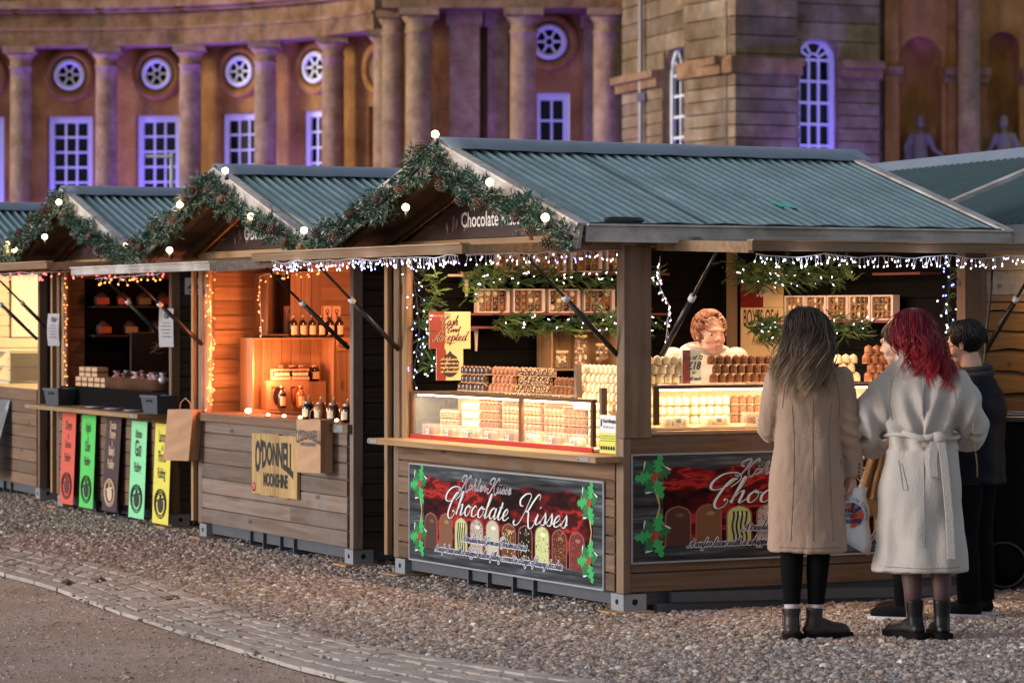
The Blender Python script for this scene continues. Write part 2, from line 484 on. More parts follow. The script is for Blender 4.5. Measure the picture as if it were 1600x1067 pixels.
def up_x(y):
    ys = [p[1] for p in UP][::-1]; xs = [p[0] for p in UP][::-1]; return np.interp(y, ys, xs)
def lo_x(y):
    ys = [p[1] for p in LO][::-1]; xs = [p[0] for p in LO][::-1]; return np.interp(y, ys, xs)
def g_main(rs, n):
    y = 13.4 + (rs.uniform(0, 1, n) ** 1.25) * 15; x0 = -0.176 * y; x = x0 + rs.uniform(0, 1, n) * (0.352 * y)
    keep = x > up_x(y) - 0.02 + rs.exponential(0.05, n) * -1.0
    return np.stack([x, y, np.zeros(n)], 1)[keep]
def g_edge(rs, n):
    y = rs.uniform(13.4, 26, n); s = rs.uniform(0, 1, n) ** 1.6
    x = up_x(y) - s * (up_x(y) - lo_x(y)) * 1.1
    pt = np.stack([x, y, np.full(n, 0.022)], 1); return pt[(x > -0.176 * y) & (x < 0.18 * y)]
def g_fine(rs, n):
    y = rs.uniform(13.4, 21.5, n); x = rs.uniform(-3.9, 0, n); keep = (x < lo_x(y)) & (x > -0.176 * y)
    return np.stack([x, y, np.full(n, 0.004)], 1)[keep]
stones('gravel', 'loose brown and grey gravel spread in front of the stalls', 185000, g_main, 0.0118, 1)
stones('gravel', 'stray gravel stones scattered across the paved strip', 650, g_edge, 0.011, 2)
stones('gravel', 'fine grit on the worn track in the near left corner', 14000, g_fine, 0.0055, 3)
# ================================================================ PALACE BEHIND
def stone(name, stops, blotch, scale=0.9, rough=0.9):
    m, n, l, b = _new(name)
    v = coords(n, l)
    t = noise_node(n, l, scale, 6, v, 0.65); rp = ramp(n, stops); l.new(t.outputs[0], rp.inputs[0])
    v2 = coords(n, l, (2.2, 2.2, 0.35)); t2 = noise_node(n, l, 1.0, 5, v2, 0.6)
    mr = n.new('ShaderNodeMapRange'); mr.inputs[1].default_value = 0.5; mr.inputs[2].default_value = 0.72; l.new(t2.outputs[0], mr.inputs[0])
    c = mixc(n, l, math_node(n, l, 'MULTIPLY', mr.outputs[0], 0.65), rp.outputs[0], blotch)
    vm = n.new('ShaderNodeVectorMath'); vm.operation = 'SCALE'; l.new(c, vm.inputs[0]); l.new(tintval(n, l, 0.8, 1.15), vm.inputs['Scale'])
    l.new(vm.outputs[0], b.inputs['Base Color']); b.inputs['Roughness'].default_value = rough; b.inputs['Specular IOR Level'].default_value = 0.15
    t3 = noise_node(n, l, 9, 4, v); bump(n, l, b, t3.outputs[0], 0.5, 0.05)
    return m
ST_WALL = stone('ochre_stone', [(0.3, (0.22, 0.092, 0.026)), (0.5, (0.38, 0.175, 0.048)), (0.7, (0.50, 0.26, 0.08))], (0.13, 0.085, 0.05))
ST_COL = stone('pale_column_stone', [(0.3, (0.20, 0.115, 0.065)), (0.5, (0.32, 0.195, 0.115)), (0.7, (0.42, 0.285, 0.18))], (0.20, 0.17, 0.13), 2.5)
ST_RUST = stone('weathered_rusticated_stone', [(0.3, (0.12, 0.078, 0.045)), (0.5, (0.22, 0.145, 0.088)), (0.72, (0.34, 0.265, 0.19))], (0.13, 0.12, 0.10), 1.3)
ST_TRIM = stone('grey_cornice_stone', [(0.3, (0.12, 0.062, 0.034)), (0.5, (0.25, 0.135, 0.07)), (0.7, (0.35, 0.22, 0.13))], (0.09, 0.085, 0.08), 1.6)
WHITE = plain('white_window_paint', (0.74, 0.74, 0.74), 0.5, var=0.04)
PANE = plain('dark_window_glass', (0.006, 0.006, 0.012), 0.12, spec=0.12, var=0.0)
STAT = plain('statue_stone', (0.22, 0.175, 0.145), 0.8, var=0.25, vscale=4)

pal = tag(empty('palace', (0, 80, 0)), 'long ochre stone palace with columns, round and tall white windows, lit violet behind the stalls', 'building')
def pp(mb, name, mats, **k):   # palace part: meshes are given in world metres, parented at the palace's base
    o = mb.build(name, mats, pal, **k); o.location = (0, -80, 0); return o
def sub(mb, name, mats, parent, **k): return mb.build(name, mats, parent, **k)
def frame2(a, b_):
    """matrix whose x runs a->b along the wall, y into the wall"""
    d = Vector((b_[0] - a[0], b_[1] - a[1], 0)); L = d.length; d.normalize()
    M = Matrix(((d.x, -d.y, 0, a[0]), (d.y, d.x, 0, a[1]), (0, 0, 1, 0), (0, 0, 0, 1)))
    return M, L
def sash_window(M, cx, z0, z1, wd, cols=3, rowh=0.44, arch=False, y=-0.02, fw=0.16):
    """white sash window with its panes; arched head if asked"""
    def outline(x0, x1, za, zb, k=10):
        if not arch: return [(x0, za), (x1, za), (x1, zb), (x0, zb)]
        r = (x1 - x0) / 2; c = (x0 + x1) / 2; zs = zb - r
        return [(x0, za), (x1, za)] + [(c + r * math.cos(math.pi * i / k), zs + r * math.sin(math.pi * i / k)) for i in range(k + 1)]
    fr = MB(); fr.M = M
    oo = outline(cx - wd / 2, cx + wd / 2, z0, z1); ii = outline(cx - wd / 2 + fw, cx + wd / 2 - fw, z0 + fw, z1 - fw)
    k = len(oo)
    vs = [(p[0], y - 0.10, p[1]) for p in oo] + [(p[0], y - 0.10, p[1]) for p in ii] + [(p[0], y + 0.1, p[1]) for p in oo] + [(p[0], y + 0.1, p[1]) for p in ii]
    fs = []
    for i in range(k):
        j = (i + 1) % k
        fs += [(i, j, k + j, k + i), (k + i, k + j, 3 * k + j, 3 * k + i), (2 * k + i, i, j, 2 * k + j)]
    fr.add(vs, fs, 0, 0.5)
    x0, x1 = cx - wd / 2 + fw, cx + wd / 2 - fw
    zt = z1 - fw - ((x1 - x0) / 2 if arch else 0)
    for c in range(1, cols):
        x = x0 + (x1 - x0) * c / cols; fr.box(x - 0.03, x + 0.03, y - 0.055, y + 0.02, z0, zt, 0, 0.5)
    z = zt
    while z > z0 + 0.3:
        fr.box(x0, x1, y - 0.05, y + 0.02, z - 0.03, z + 0.03, 0, 0.5); z -= rowh
    if arch:
        r = (x1 - x0) / 2
        for a in (30, 60, 90, 120, 150)[::1]:
            if a in (30, 150, 90, 60, 120):
                p = (cx + 0.35 * r * math.cos(R(a)), y - 0.03, zt + 0.35 * r * math.sin(R(a))); q = (cx + r * math.cos(R(a)), y - 0.03, zt + r * math.sin(R(a)))
                if a != 90: fr.beam(p, q, 0.05, 0.05, 0, 0.5, up=(0, 1, 0))
        fr.tube([(cx + 0.38 * r * math.cos(math.pi * i / 10), y - 0.03, zt + 0.38 * r * math.sin(math.pi * i / 10)) for i in range(11)], 0.03, 6)
    wobj = pp(fr, 'window', WHITE, fixn=True)
    pn = MB(); pn.M = M; pn.prism(ii if not arch else ii, y + 0.0, y + 0.06)
    sub(pn, 'pane', PANE, wobj, fixn=True)
    return wobj
def round_window(M, cx, cz, r, y=-0.02, blind=False):
    ring = MB(); ring.M = M
    ring.tube([(cx + (r + 0.22) * math.cos(a), y - 0.02, cz + (r + 0.22) * math.sin(a)) for a in [2 * math.pi * i / 28 for i in range(28)]], 0.13, 8, closed=True)
    pp(ring, 'window_surround', ST_WALL)
    if blind:
        d = MB(); d.M = M; d.tube([(cx, y - 0.005, cz), (cx, y + 0.01, cz)], r + 0.1, 28, up=(1, 0, 0)); pp(d, 'blind_roundel', ST_TRIM); return
    fr = MB(); fr.M = M
    fr.tube([(cx + (r - 0.03) * math.cos(a), y - 0.05, cz + (r - 0.03) * math.sin(a)) for a in [2 * math.pi * i / 28 for i in range(28)]], 0.085, 8, closed=True)
    fr.tube([(cx + 0.11 * math.cos(a), y - 0.04, cz + 0.11 * math.sin(a)) for a in [2 * math.pi * i / 12 for i in range(12)]], 0.03, 6, closed=True)
    for i in range(6):
        a = math.pi / 6 + i * math.pi / 3 + math.pi / 6
        fr.beam((cx + 0.1 * math.cos(a), y - 0.04, cz + 0.1 * math.sin(a)), (cx + r * math.cos(a), y - 0.04, cz + r * math.sin(a)), 0.06, 0.05, 0, 0.5, up=(0, 1, 0))
    wobj = pp(fr, 'round_window', WHITE)
    pn = MB(); pn.M = M; pn.tube([(cx, y - 0.03, cz), (cx, y + 0.02, cz)], r, 28, up=(1, 0, 0)); sub(pn, 'pane', PANE, wobj)
def column(x, y, r, z1=9.36, z0=0.0):
    mb = MB()
    prof = [(r * 1.35, 0), (r * 1.35, 0.25), (r * 1.1, 0.35), (r * 1.03, 0.5), (r, 3.5), (r * 0.93, z1 - 0.95), (r * 0.92, z1 - 0.62), (r * 1.02, z1 - 0.60), (r * 1.02, z1 - 0.54), (r * 0.92, z1 - 0.52),
            (r * 0.92, z1 - 0.36), (r * 1.2, z1 - 0.24), (r * 1.25, z1 - 0.17)]
    mb.lathe(prof, 24, (x, y, 0)); mb.box(x - r * 1.4, x + r * 1.4, y - r * 1.4, y + r * 1.4, z1 - 0.18, z1 + 0.0)
    return pp(mb, 'column', ST_COL)
def wall_panel(M, L, y, holes, z1=9.4, mat=None, name='wall', m=None, thick=0.5):
    """wall along x 0..L with rectangular / arched openings that run down from the head: built as strips round the holes"""
    mb = MB(); mb.M = M
    x = 0.0
    for (a, b_, zb, zt, arch) in sorted(holes):
        if a > x: mb.box(x, a, y, y + thick, 0, z1, 0, 0.5)
        if zb > 0: mb.box(a, b_, y, y + thick, 0, zb, 0, 0.5)
        if arch:
            r = (b_ - a) / 2; c = (a + b_) / 2; zs = zt - r; k = 12
            poly = [(b_, zs), (b_, z1), (a, z1), (a, zs)] + [(c - r * math.cos(math.pi * i / k), zs + r * math.sin(math.pi * i / k)) for i in range(1, k)]
            vs = []; fs = []
            for i in range(k):   # strips above the arch
                a0 = math.pi * i / k; a1 = math.pi * (i + 1) / k
                p = [(c - r * math.cos(a0), zs + r * math.sin(a0)), (c - r * math.cos(a1), zs + r * math.sin(a1))]
                b0 = len(vs)
                vs += [(p[0][0], y, p[0][1]), (p[1][0], y, p[1][1]), (p[1][0], y, z1), (p[0][0], y, z1), (p[0][0], y + thick, p[0][1]), (p[1][0], y + thick, p[1][1])]
                fs += [(b0, b0 + 1, b0 + 2, b0 + 3), (b0, b0 + 4, b0 + 5, b0 + 1)]
            mb.add(vs, fs, 0, 0.5)
        else: mb.box(a, b_, y, y + thick, zt, z1, 0, 0.5)
        x = b_
    if x < L: mb.box(x, L, y, y + thick, 0, z1, 0, 0.5)
    return pp(mb, name, mat or ST_WALL)
PURPLE = (0.17, 0.10, 1.0)
# --- curved wing: columns on an arc, flat wall bays behind them
cols = [(-19.3, 87.8), (-16.75, 88.1), (-14.2, 88.1), (-11.7, 87.9), (-9.22, 87.3), (-6.98, 86.2), (-4.98, 84.7), (-3.45, 82.7)]
for i, c in enumerate(cols): column(c[0], c[1], 0.33)
back = []
for i, c in enumerate(cols):
    a = Vector(cols[max(i - 1, 0)]); b_ = Vector(cols[min(i + 1, len(cols) - 1)]); d = (b_ - a).normalized()
    back.append(Vector(c) + Vector((-d.y, d.x)) * 0.75)
for i in range(len(cols) - 1):
    M, L = frame2(back[i], back[i + 1])
    cx = L / 2
    last = (i == len(cols) - 2)
    wd = 1.3 if i < 5 else 1.05
    holes = [(cx - wd / 2 - 0.02, cx + wd / 2 + 0.02, 3.3, 7.42, False)]
    wall_panel(M, L, 0, holes)
    if not last:
        sash_window(M, cx, 3.3, 7.42, wd, 3, 0.44, y=0.25)
        round_window(M, cx, 8.62, 0.42)
    else:
        mb = MB(); mb.M = M; mb.box(cx - wd / 2 - 0.02, cx + wd / 2 + 0.02, 0.22, 0.4, 3.3, 7.42); pp(mb, 'blind_panel', ST_WALL)
        round_window(M, cx, 8.45, 0.40, blind=True)
    # entablature over the columns
    M2, L2 = frame2(cols[i], cols[i + 1]); e = MB(); e.M = M2
    x1 = L2 + 0.05
    e.box(-0.05, x1, -0.42, 1.2, 9.36, 9.80, 0, 0.4); e.box(-0.05, x1, -0.48, 1.2, 9.80, 9.88, 0, 0.9)
    e.box(-0.05, x1, -0.38, 1.2, 9.88, 10.30, 0, 0.5); e.box(-0.08, x1, -0.62, 1.2, 10.30, 10.40, 0, 0.7); e.box(-0.08, x1 + .03, -0.85, 1.2, 10.40, 10.62, 0, 0.9)
    e.box(-0.05, x1, -0.30, 1.2, 10.62, 11.6, 0, 0.6)
    pp(e, 'entablature', ST_TRIM)
    f = M @ Vector((cx + (0.9 if i % 2 else -0.9), -1.3, 1.0)); g = M @ Vector((cx, 0.1, 7.9))
    if 1 <= i: lamp('SPOT', f, 2000 if not last else 600, PURPLE, 0.25, target=g, spot=75)
# --- straight block
Y0 = 77.0
A, B = (W(600, 0, Y0).x, Y0 + 1.25), (W(985, 0, Y0).x, Y0 + 1.25)
M, L = frame2(A, B)
xl = lambda px: W(px, 0, Y0 + 1.25).x - A[0]
wx = xl(862)
wall_panel(M, L, 0, [(wx - 0.47, wx + 0.47, 3.3, 7.35, False)])
sash_window(M, wx, 3.3, 7.35, 0.9, 2, 0.55, y=0.22)
round_window(M, xl(858), 8.65, 0.42)
for px in (655, 818, 948): column(W(px, 0, Y0).x, Y0, 0.36)
column(W(614, 0, Y0 + 0.5).x, Y0 + 0.6, 0.30)
mb = MB()
for px, hw, dy in ((726, 0.38, 0.5), (778, 0.26, 0.95), (925, 0.22, 1.0)):
    c = W(px, 0, Y0 + dy); mb.box(c.x - hw, c.x + hw, Y0 + dy - 0.2, Y0 + 1.3, 0, 9.0, 0, 0.6); mb.box(c.x - hw - .08, c.x + hw + .08, Y0 + dy - 0.28, Y0 + 1.3, 9.0, 9.36, 0, 0.8)
pp(mb, 'pilaster', ST_COL)
e = MB(); xa = W(598, 0, Y0).x; xb = W(982, 0, Y0).x
e.box(xa, xb, Y0 - 0.45, Y0 + 1.5, 9.36, 9.78, 0, 0.5); e.box(xa - .05, xb + .05, Y0 - 0.52, Y0 + 1.5, 9.78, 9.86, 0, 0.9); e.box(xa, xb, Y0 - 0.40, Y0 + 1.5, 9.86, 12, 0, 0.5)
pp(e, 'entablature', ST_TRIM)
lamp('SPOT', (W(870, 0, 1).x * Y0, Y0 - 3, 0.8), 800, PURPLE, 0.3, target=(W(880, 0, Y0).x, Y0 + 1, 9.4), spot=55)
lamp('SPOT', (W(720, 0, 1).x * Y0, Y0 - 3.5, 0.8), 420, PURPLE, 0.3, target=(W(690, 0, Y0).x, Y0 + 1, 7), spot=60)
# --- rusticated pavilion: oblique left face, then right face
def rusticated(M, L, y, z0, z1, course, holes=(), mat=None, depth=0.055, name='rusticated_wall'):
    mb = MB(); mb.M = M; z = z0; rr = random.Random(int(L * 100))
    while z < z1:
        zc = z + course / 2; segs = []; x = 0.0
        for (a, b_, zb, zt, arch) in sorted(holes):
            if zb < zc < zt:
                h = (b_ - a) / 2; c = (a + b_) / 2; zs = zt - h
                if arch and zc > zs: h = math.sqrt(max(h * h - (zc - zs) ** 2, 0.0))
                segs.append((x, c - h)); x = c + h
        segs.append((x, L))
        for (a, b_) in segs:
            if b_ - a > 0.02:
                mb.box(a, b_, y - depth, y + 0.02, z + 0.022, z + course - 0.012, 0, rr.random())
        z += course
    return pp(mb, name, mat or ST_RUST)
CZ = 70.0
cor = W(1138, 0, CZ); lft = W(975, 0, 76.6); rgt = W(1372, 0, 71.6)
string_z = 1.68 + 388 * CZ / 4760
def pav_face(a, b_, winx, winw, ztop, proj):
    M, L = frame2(a, b_)
    hole = (winx - winw / 2, winx + winw / 2, 2.6, ztop, True)
    wall_panel(M, L, 0, [hole], 13.0, ST_RUST)
    rusticated(M, L, 0, 0.0, string_z - 0.25, 0.30, [hole])
    rusticated(M, L, 0, string_z + 0.2, 13.0, 0.43, [hole])
    sash_window(M, winx, 2.6, ztop, winw, 3, 0.50, arch=True, y=0.25, fw=0.13)
    mb = MB(); mb.M = M
    for (a0, b0) in ((-0.1, hole[0]), (hole[1], L + 0.0)):
        mb.box(a0, b0, -0.22, 0, string_z - 0.2, string_z + 0.02, 0, 0.4); mb.box(a0, b0, -0.34, 0, string_z + 0.02, string_z + 0.2, 0, 0.9)
    pp(mb, 'string_course', ST_TRIM); return M, L
ML, LL = frame2(lft[:2], cor[:2])
pav_face(lft[:2], cor[:2], LL * 0.52, 1.55, 1.68 + 425 * 73 / 4760, 0)
MR, LR = frame2(cor[:2], rgt[:2])
winc = (W(1281, 0, 71).x - cor.x)
pav_face(cor[:2], rgt[:2], winc + 0.15, 1.04, 1.68 + 432 * 70.9 / 4760, 0)
# proud corner pier of the pavilion
pb = MB(); 
dr = (Vector(rgt[:2]) - Vector(cor[:2])).normalized(); dl = (Vector(lft[:2]) - Vector(cor[:2])).normalized()
zz = 0.0; rr = random.Random(5)
while zz < 13:
    cs = 0.30 if zz < string_z - 0.3 else 0.43
    o_ = Vector(cor[:2]) - Vector((-dr.y, dr.x)) * 0.34
    a = o_ - dl * 0.0; b_ = o_ + dr * 1.62; c = Vector(cor[:2]) + dr * 1.62; d = Vector(cor[:2]) + dl * 1.9; e_ = d - Vector((dl.y, -dl.x)) * -0.0 + Vector((-0.34, -0.10))
    tt = rr.random()
    pts = [a, b_, c, d, e_]
    z0_, z1_ = zz + 0.018, zz + cs - 0.010
    pb.add([(p.x, p.y, z0_) for p in pts] + [(p.x, p.y, z1_) for p in pts], [(0, 1, 6, 5), (1, 2, 7, 6), (2, 3, 8, 7), (3, 4, 9, 8), (4, 0, 5, 9), (5, 6, 7, 8, 9), (4, 3, 2, 1, 0)], 0, tt)
    zz += cs
pp(pb, 'corner_pier', ST_RUST, fixn=True)
pc = MB()
pts = [o_ - Vector((0.1, 0.12)), o_ + dr * 1.74 - Vector((0, .12)), Vector(cor[:2]) + dr * 1.74, Vector(cor[:2]) + dl * 2.0, Vector(cor[:2]) + dl * 2.0 + Vector((-0.48, -0.14))]
pc.add([(p.x, p.y, string_z - 0.2) for p in pts] + [(p.x, p.y, string_z + 0.16) for p in pts], [(0, 1, 6, 5), (1, 2, 7, 6), (2, 3, 8, 7), (3, 4, 9, 8), (4, 0, 5, 9), (5, 6, 7, 8, 9), (4, 3, 2, 1, 0)], 0, 0.8)
pp(pc, 'string_course', ST_TRIM, fixn=True)
pipe = MB(); pxx = W(1000, 0, 75.3); pipe.tube([(pxx.x, pxx.y - 0.35, 0), (pxx.x, pxx.y - 0.35, 13)], 0.06, 8); pipe.box(pxx.x - .1, pxx.x + .1, pxx.y - .45, pxx.y - .2, 6.9, 7.1)
pp(pipe, 'drainpipe', plain('lead_grey', (0.30, 0.27, 0.25), 0.5, 0.3))
# --- niche wall on the right
N0 = (rgt.x, 72.6); N1 = (W(1760, 0, 73.6).x, 73.6)
M, L = frame2(N0, N1)
nx = lambda px: (W(px, 0, 73).x - N0[0])
nich = [(nx(1404), nx(1472), 1.5, 1.68 + 432 * 73 / 4760, True), (nx(1546), nx(1598), 1.5, 1.68 + 441 * 73 / 4760, True), (nx(1670), nx(1722), 1.5, 1.68 + 441 * 73 / 4760, True)]
wall_panel(M, L, 0, nich, 13.0, ST_WALL, thick=0.35)
for (a, b_, zb, zt, ar) in nich:
    r = (b_ - a) / 2; c = (a + b_) / 2; zs = zt - r; k = 12
    mb = MB(); mb.M = M; vs = []; fs = []
    for i in range(k + 1):
        t = math.pi * i / k
        vs += [(c - r * math.cos(t), 0.34 + 0.8 * r * math.sin(t), zb), (c - r * math.cos(t), 0.34 + 0.8 * r * math.sin(t), zs)]
    for i in range(k): fs.append((2 * i, 2 * i + 2, 2 * i + 3, 2 * i + 1))
    b0 = len(vs)
    for j in range(7):
        ph = math.pi / 2 * j / 6
        for i in range(k + 1):
            t = math.pi * i / k; rr_ = r * math.cos(ph)
            vs.append((c - rr_ * math.cos(t), 0.34 + 0.8 * rr_ * math.sin(t), zs + r * math.sin(ph)))
    for j in range(6):
        for i in range(k): q = b0 + j * (k + 1) + i; fs.append((q, q + 1, q + k + 2, q + k + 1))
    vs += [(a, 0, zb), (b_, 0, zb), (b_, 1.2, zb), (a, 1.2, zb)]; q = len(vs) - 4; fs.append((q, q + 1, q + 2, q + 3))
    mb.add(vs, fs); pp(mb, 'niche', ST_WALL)
mb = MB(); mb.M = M
edges = [0] + [e for h in nich for e in (h[0], h[1])] + [L]
for i in range(0, len(edges), 2):
    mb = MB(); mb.M = M; mb.box(edges[i], edges[i + 1], -0.16, 0, string_z - 0.2, string_z - 0.02, 0, 0.4); mb.box(edges[i], edges[i + 1], -0.28, 0, string_z - 0.02, string_z + 0.16, 0, 0.8)
    pp(mb, 'string_course', ST_TRIM)
rusticated(M, nx(1378), 0, 0, 13, 0.43, [], depth=0.05)
mb = MB(); mb.M = M; mb.box(nx(1376), nx(1398), -0.22, 0, 0, 13, 0, 0.5); mb.box(nx(1480), nx(1492), -0.15, 0, 0, 13, 0, 0.2); pp(mb, 'pilaster', ST_WALL)
cc = W(1513, 0, 72.6); column(cc.x, cc.y - 0.1, 0.27, 14)
lamp('SPOT', (W(1290, 0, 68).x, 68.2, 0.8), 1500, PURPLE, 0.3, target=(W(1300, 0, 71).x, 71, 7.5), spot=45)
lamp('SPOT', (W(1435, 0, 70).x, 70, 0.8), 420, PURPLE, 0.3, target=(W(1440, 0, 73).x, 73, 6.3), spot=50)
lamp('SPOT', (W(1580, 0, 70).x, 70, 0.8), 300, PURPLE, 0.3, target=(W(1580, 0, 73).x, 73, 6), spot=50)
lamp('SPOT', (W(1130, 0, 68).x, 67, 0.8), 420, PURPLE, 0.3, target=(W(1120, 0, 71).x, 71, 6), spot=70)
lamp('SPOT', (W(1010, 0, 70).x, 72, 0.8), 420, PURPLE, 0.3, target=(W(1000, 0, 76).x, 76, 7), spot=60)

for (px, yy, tx, tz, pw, sp) in ((60, 82, 60, 10.2, 520, 60), (200, 82, 200, 10.2, 520, 60), (340, 81, 340, 10.2, 520, 60), (480, 79, 480, 10.2, 420, 60), (640, 73, 640, 10, 300, 60)):
    lamp('SPOT', (W(px, 0, 1).x * yy, yy, 0.8), pw, (0.30, 0.16, 1.0), 0.3, target=(W(tx, 0, 84).x, 84, tz), spot=sp, blend=1.0)
# --- statues standing in the niches
def statue(px, label, flip):
    t = tag(empty('statue', (W(px, 0, 73).x, 72.95, 0)), label, 'statue', 'niche statues')
    mb = MB(); z0 = 1.68 + 307 * 73 / 4760 - 1.95
    mb.ball((0, 0, z0 + 1.80), .13, 14, 9, sc=(.85, .95, 1.15)); mb.ball((0, 0, z0 + 1.93), .10, 10, 7, sc=(1, 1, .7)); mb.tube([(0, 0, z0 + 1.5), (0, 0, z0 + 1.72)], .07, 10)
    mb.tube([(.02 * flip, 0, z0 + .05), (.05 * flip, 0, z0 + .6), (0, 0, z0 + 1.0), (-.02 * flip, 0, z0 + 1.3), (0, 0, z0 + 1.56)], [.15, .19, .20, .18, .19], 16, flat=1.0)
    for s_ in (-1, 1): mb.ball((s_ * .21, 0, z0 + 1.48), .10, 10, 7)
    mb.tube([(-.22 * flip, 0, z0 + 1.48), (-.36 * flip, 0, z0 + 1.22), (-.30 * flip, -.08, z0 + .95)], [.085, .07, .05], 10)
    mb.tube([(.22 * flip, 0, z0 + 1.48), (.33 * flip, -.02, z0 + 1.18), (.62 * flip, -.1, z0 + .95)], [.085, .065, .045], 10)
    mb.tube([(-.30 * flip, .05, z0 + 1.35), (-.33 * flip, .05, z0 + .7), (-.28 * flip, .05, z0)], [.07, .10, .12], 10)
    o = mb.build('figure', STAT, t); md = o.modifiers.new('r', 'REMESH'); md.mode = 'VOXEL'; md.voxel_size = .03; md.use_smooth_shade = True
    mb = MB(); mb.box(-.4, .4, -.28, .28, 1.5, z0 + .02); mb.build('plinth', ST_TRIM, t)
statue(1437, 'pale violet-lit stone statue with an outstretched arm in the left niche of the palace', 1)
statue(1568, 'violet-lit stone statue in the niche at the right edge of the photo', -1)
# ================================================================ CHALETS
PINE = dict(c1=(0.30, 0.17, 0.085), c2=(0.15, 0.078, 0.038))
GREYW = dict(c1=(0.25, 0.19, 0.15), c2=(0.13, 0.095, 0.075), weather=(0.20, 0.165, 0.145))
def W_main(g): return wood('pine_board', (0.24, 0.145, 0.09), (0.10, 0.056, 0.034), g, weather=(0.17, 0.125, 0.10), tint=(.62, 1.22))
def W_grey(g): return wood('weathered_board', (0.25, 0.185, 0.15), (0.12, 0.085, 0.068), g, weather=(0.20, 0.165, 0.15), tint=(.65, 1.2))
def W_brown(g): return wood('brown_board', (0.24, 0.145, 0.09), (0.12, 0.07, 0.045), g, weather=(0.17, 0.12, 0.09))
def W_light(g): return wood('light_pine', (0.46, 0.29, 0.15), (0.27, 0.15, 0.07), g, knots=True, weather=(0.33, 0.23, 0.15))
def W_edge(g): return wood('shutter_edge', (0.30, 0.195, 0.115), (0.15, 0.09, 0.05), g, weather=(0.24, 0.17, 0.115), tint=(.6, 1.5))
def W_dark(g): return wood('dark_shaded_board', (0.06, 0.045, 0.038), (0.03, 0.022, 0.018), g, knots=False)  # dark tone puts shade into the side walls; shelf boards share it
def W_silver(g): return wood('silver_weathered_board', (0.46, 0.42, 0.40), (0.24, 0.21, 0.20), g, weather=(0.58, 0.55, 0.54))
GALV = plain('galvanised_steel', (0.30, 0.32, 0.36), 0.45, 0.5, 0.2, 12)
SKID = plain('shaded_grey_skid_paint', (0.075, 0.08, 0.10), 0.6, 0.1, 0.25, 10)  # grey paint, darkened to carry the shade under the stalls
BLACKMET = plain('black_strut_metal', (0.02, 0.02, 0.022), 0.35, 0.3)
HOLE = plain('black_void', (0.006, 0.006, 0.006), 0.9)
LINING = plain('black_felt_lining', (0.005, 0.0045, 0.0045), 0.95, spec=0.1)
WHITEP = plain('white_plastic', (0.65, 0.65, 0.66), 0.5)
def roof_mat():
    m, n, l, b = _new('corrugated_roof_sheet')
    v = coords(n, l); t = noise_node(n, l, 3, 5, v); t2 = noise_node(n, l, 45, 3, v)
    rp = ramp(n, [(0.3, (0.19, 0.28, 0.295)), (0.6, (0.27, 0.38, 0.395)), (0.8, (0.37, 0.48, 0.48))]); l.new(t.outputs[0], rp.inputs[0])
    mr = n.new('ShaderNodeMapRange'); mr.inputs[1].default_value = 0.62; mr.inputs[2].default_value = 0.7; l.new(t2.outputs[0], mr.inputs[0])
    c = mixc(n, l, math_node(n, l, 'MULTIPLY', mr.outputs[0], 0.5), rp.outputs[0], (0.08, 0.11, 0.11))
    v4 = coords(n, l, (16, .9, 3)); t4 = noise_node(n, l, 1.0, 4, v4, .6); mr4 = n.new('ShaderNodeMapRange'); mr4.inputs[1].default_value = .48; mr4.inputs[2].default_value = .68; l.new(t4.outputs[0], mr4.inputs[0])
    c = mixc(n, l, math_node(n, l, 'MULTIPLY', mr4.outputs[0], .25), c, (.085, .11, .10)); b.inputs['Metallic'].default_value = .25
    l.new(c, b.inputs['Base Color']); b.inputs['Roughness'].default_value = 0.30; b.inputs['Specular IOR Level'].default_value = 0.7
    return m
ROOF = roof_mat(); RIDGE = plain('ridge_flashing', (0.22, 0.26, 0.33), 0.40, 0.2, 0.25, 5)
ROOF_H = 2.66; EAVE_H = 2.135; EO = 0.25; FO = 0.40   # ridge, eave heights, eave and front overhang
def boards_x(mb, x0, x1, y, z0, z1, h, t=0.02, joint=None, rr=random):
    """horizontal boards on a face y = const (facing -y)"""
    z = z0; n = max(1, round((z1 - z0) / h)); h = (z1 - z0) / n
    for i in range(n):
        d = rr.uniform(0, 0.003)
        cuts = [x0, x1]
        if joint and i % 2: cuts = [x0, x0 + (x1 - x0) * rr.uniform(0.35, 0.65), x1]
        for a, b_ in zip(cuts[:-1], cuts[1:]):
            mb.box(a + 0.001, b_ - 0.001, y - t - d, y, z + i * h + 0.004, z + (i + 1) * h - 0.004, 0)
def boards_y(mb, x, y0, y1, z0, z1, h, t=0.02, joint=None, rr=random, face=-1):
    z = z0; n = max(1, round((z1 - z0) / h)); h = (z1 - z0) / n
    for i in range(n):
        d = rr.uniform(0, 0.003)
        cuts = [y0, y1]
        if joint and i % 2: cuts = [y0, y0 + (y1 - y0) * rr.uniform(0.35, 0.65), y1]
        for a, b_ in zip(cuts[:-1], cuts[1:]):
            xa, xb = (x - t - d, x) if face < 0 else (x, x + t + d)
            mb.box(xa, xb, a + 0.001, b_ - 0.001, z + i * h + 0.004, z + (i + 1) * h - 0.004, 0)
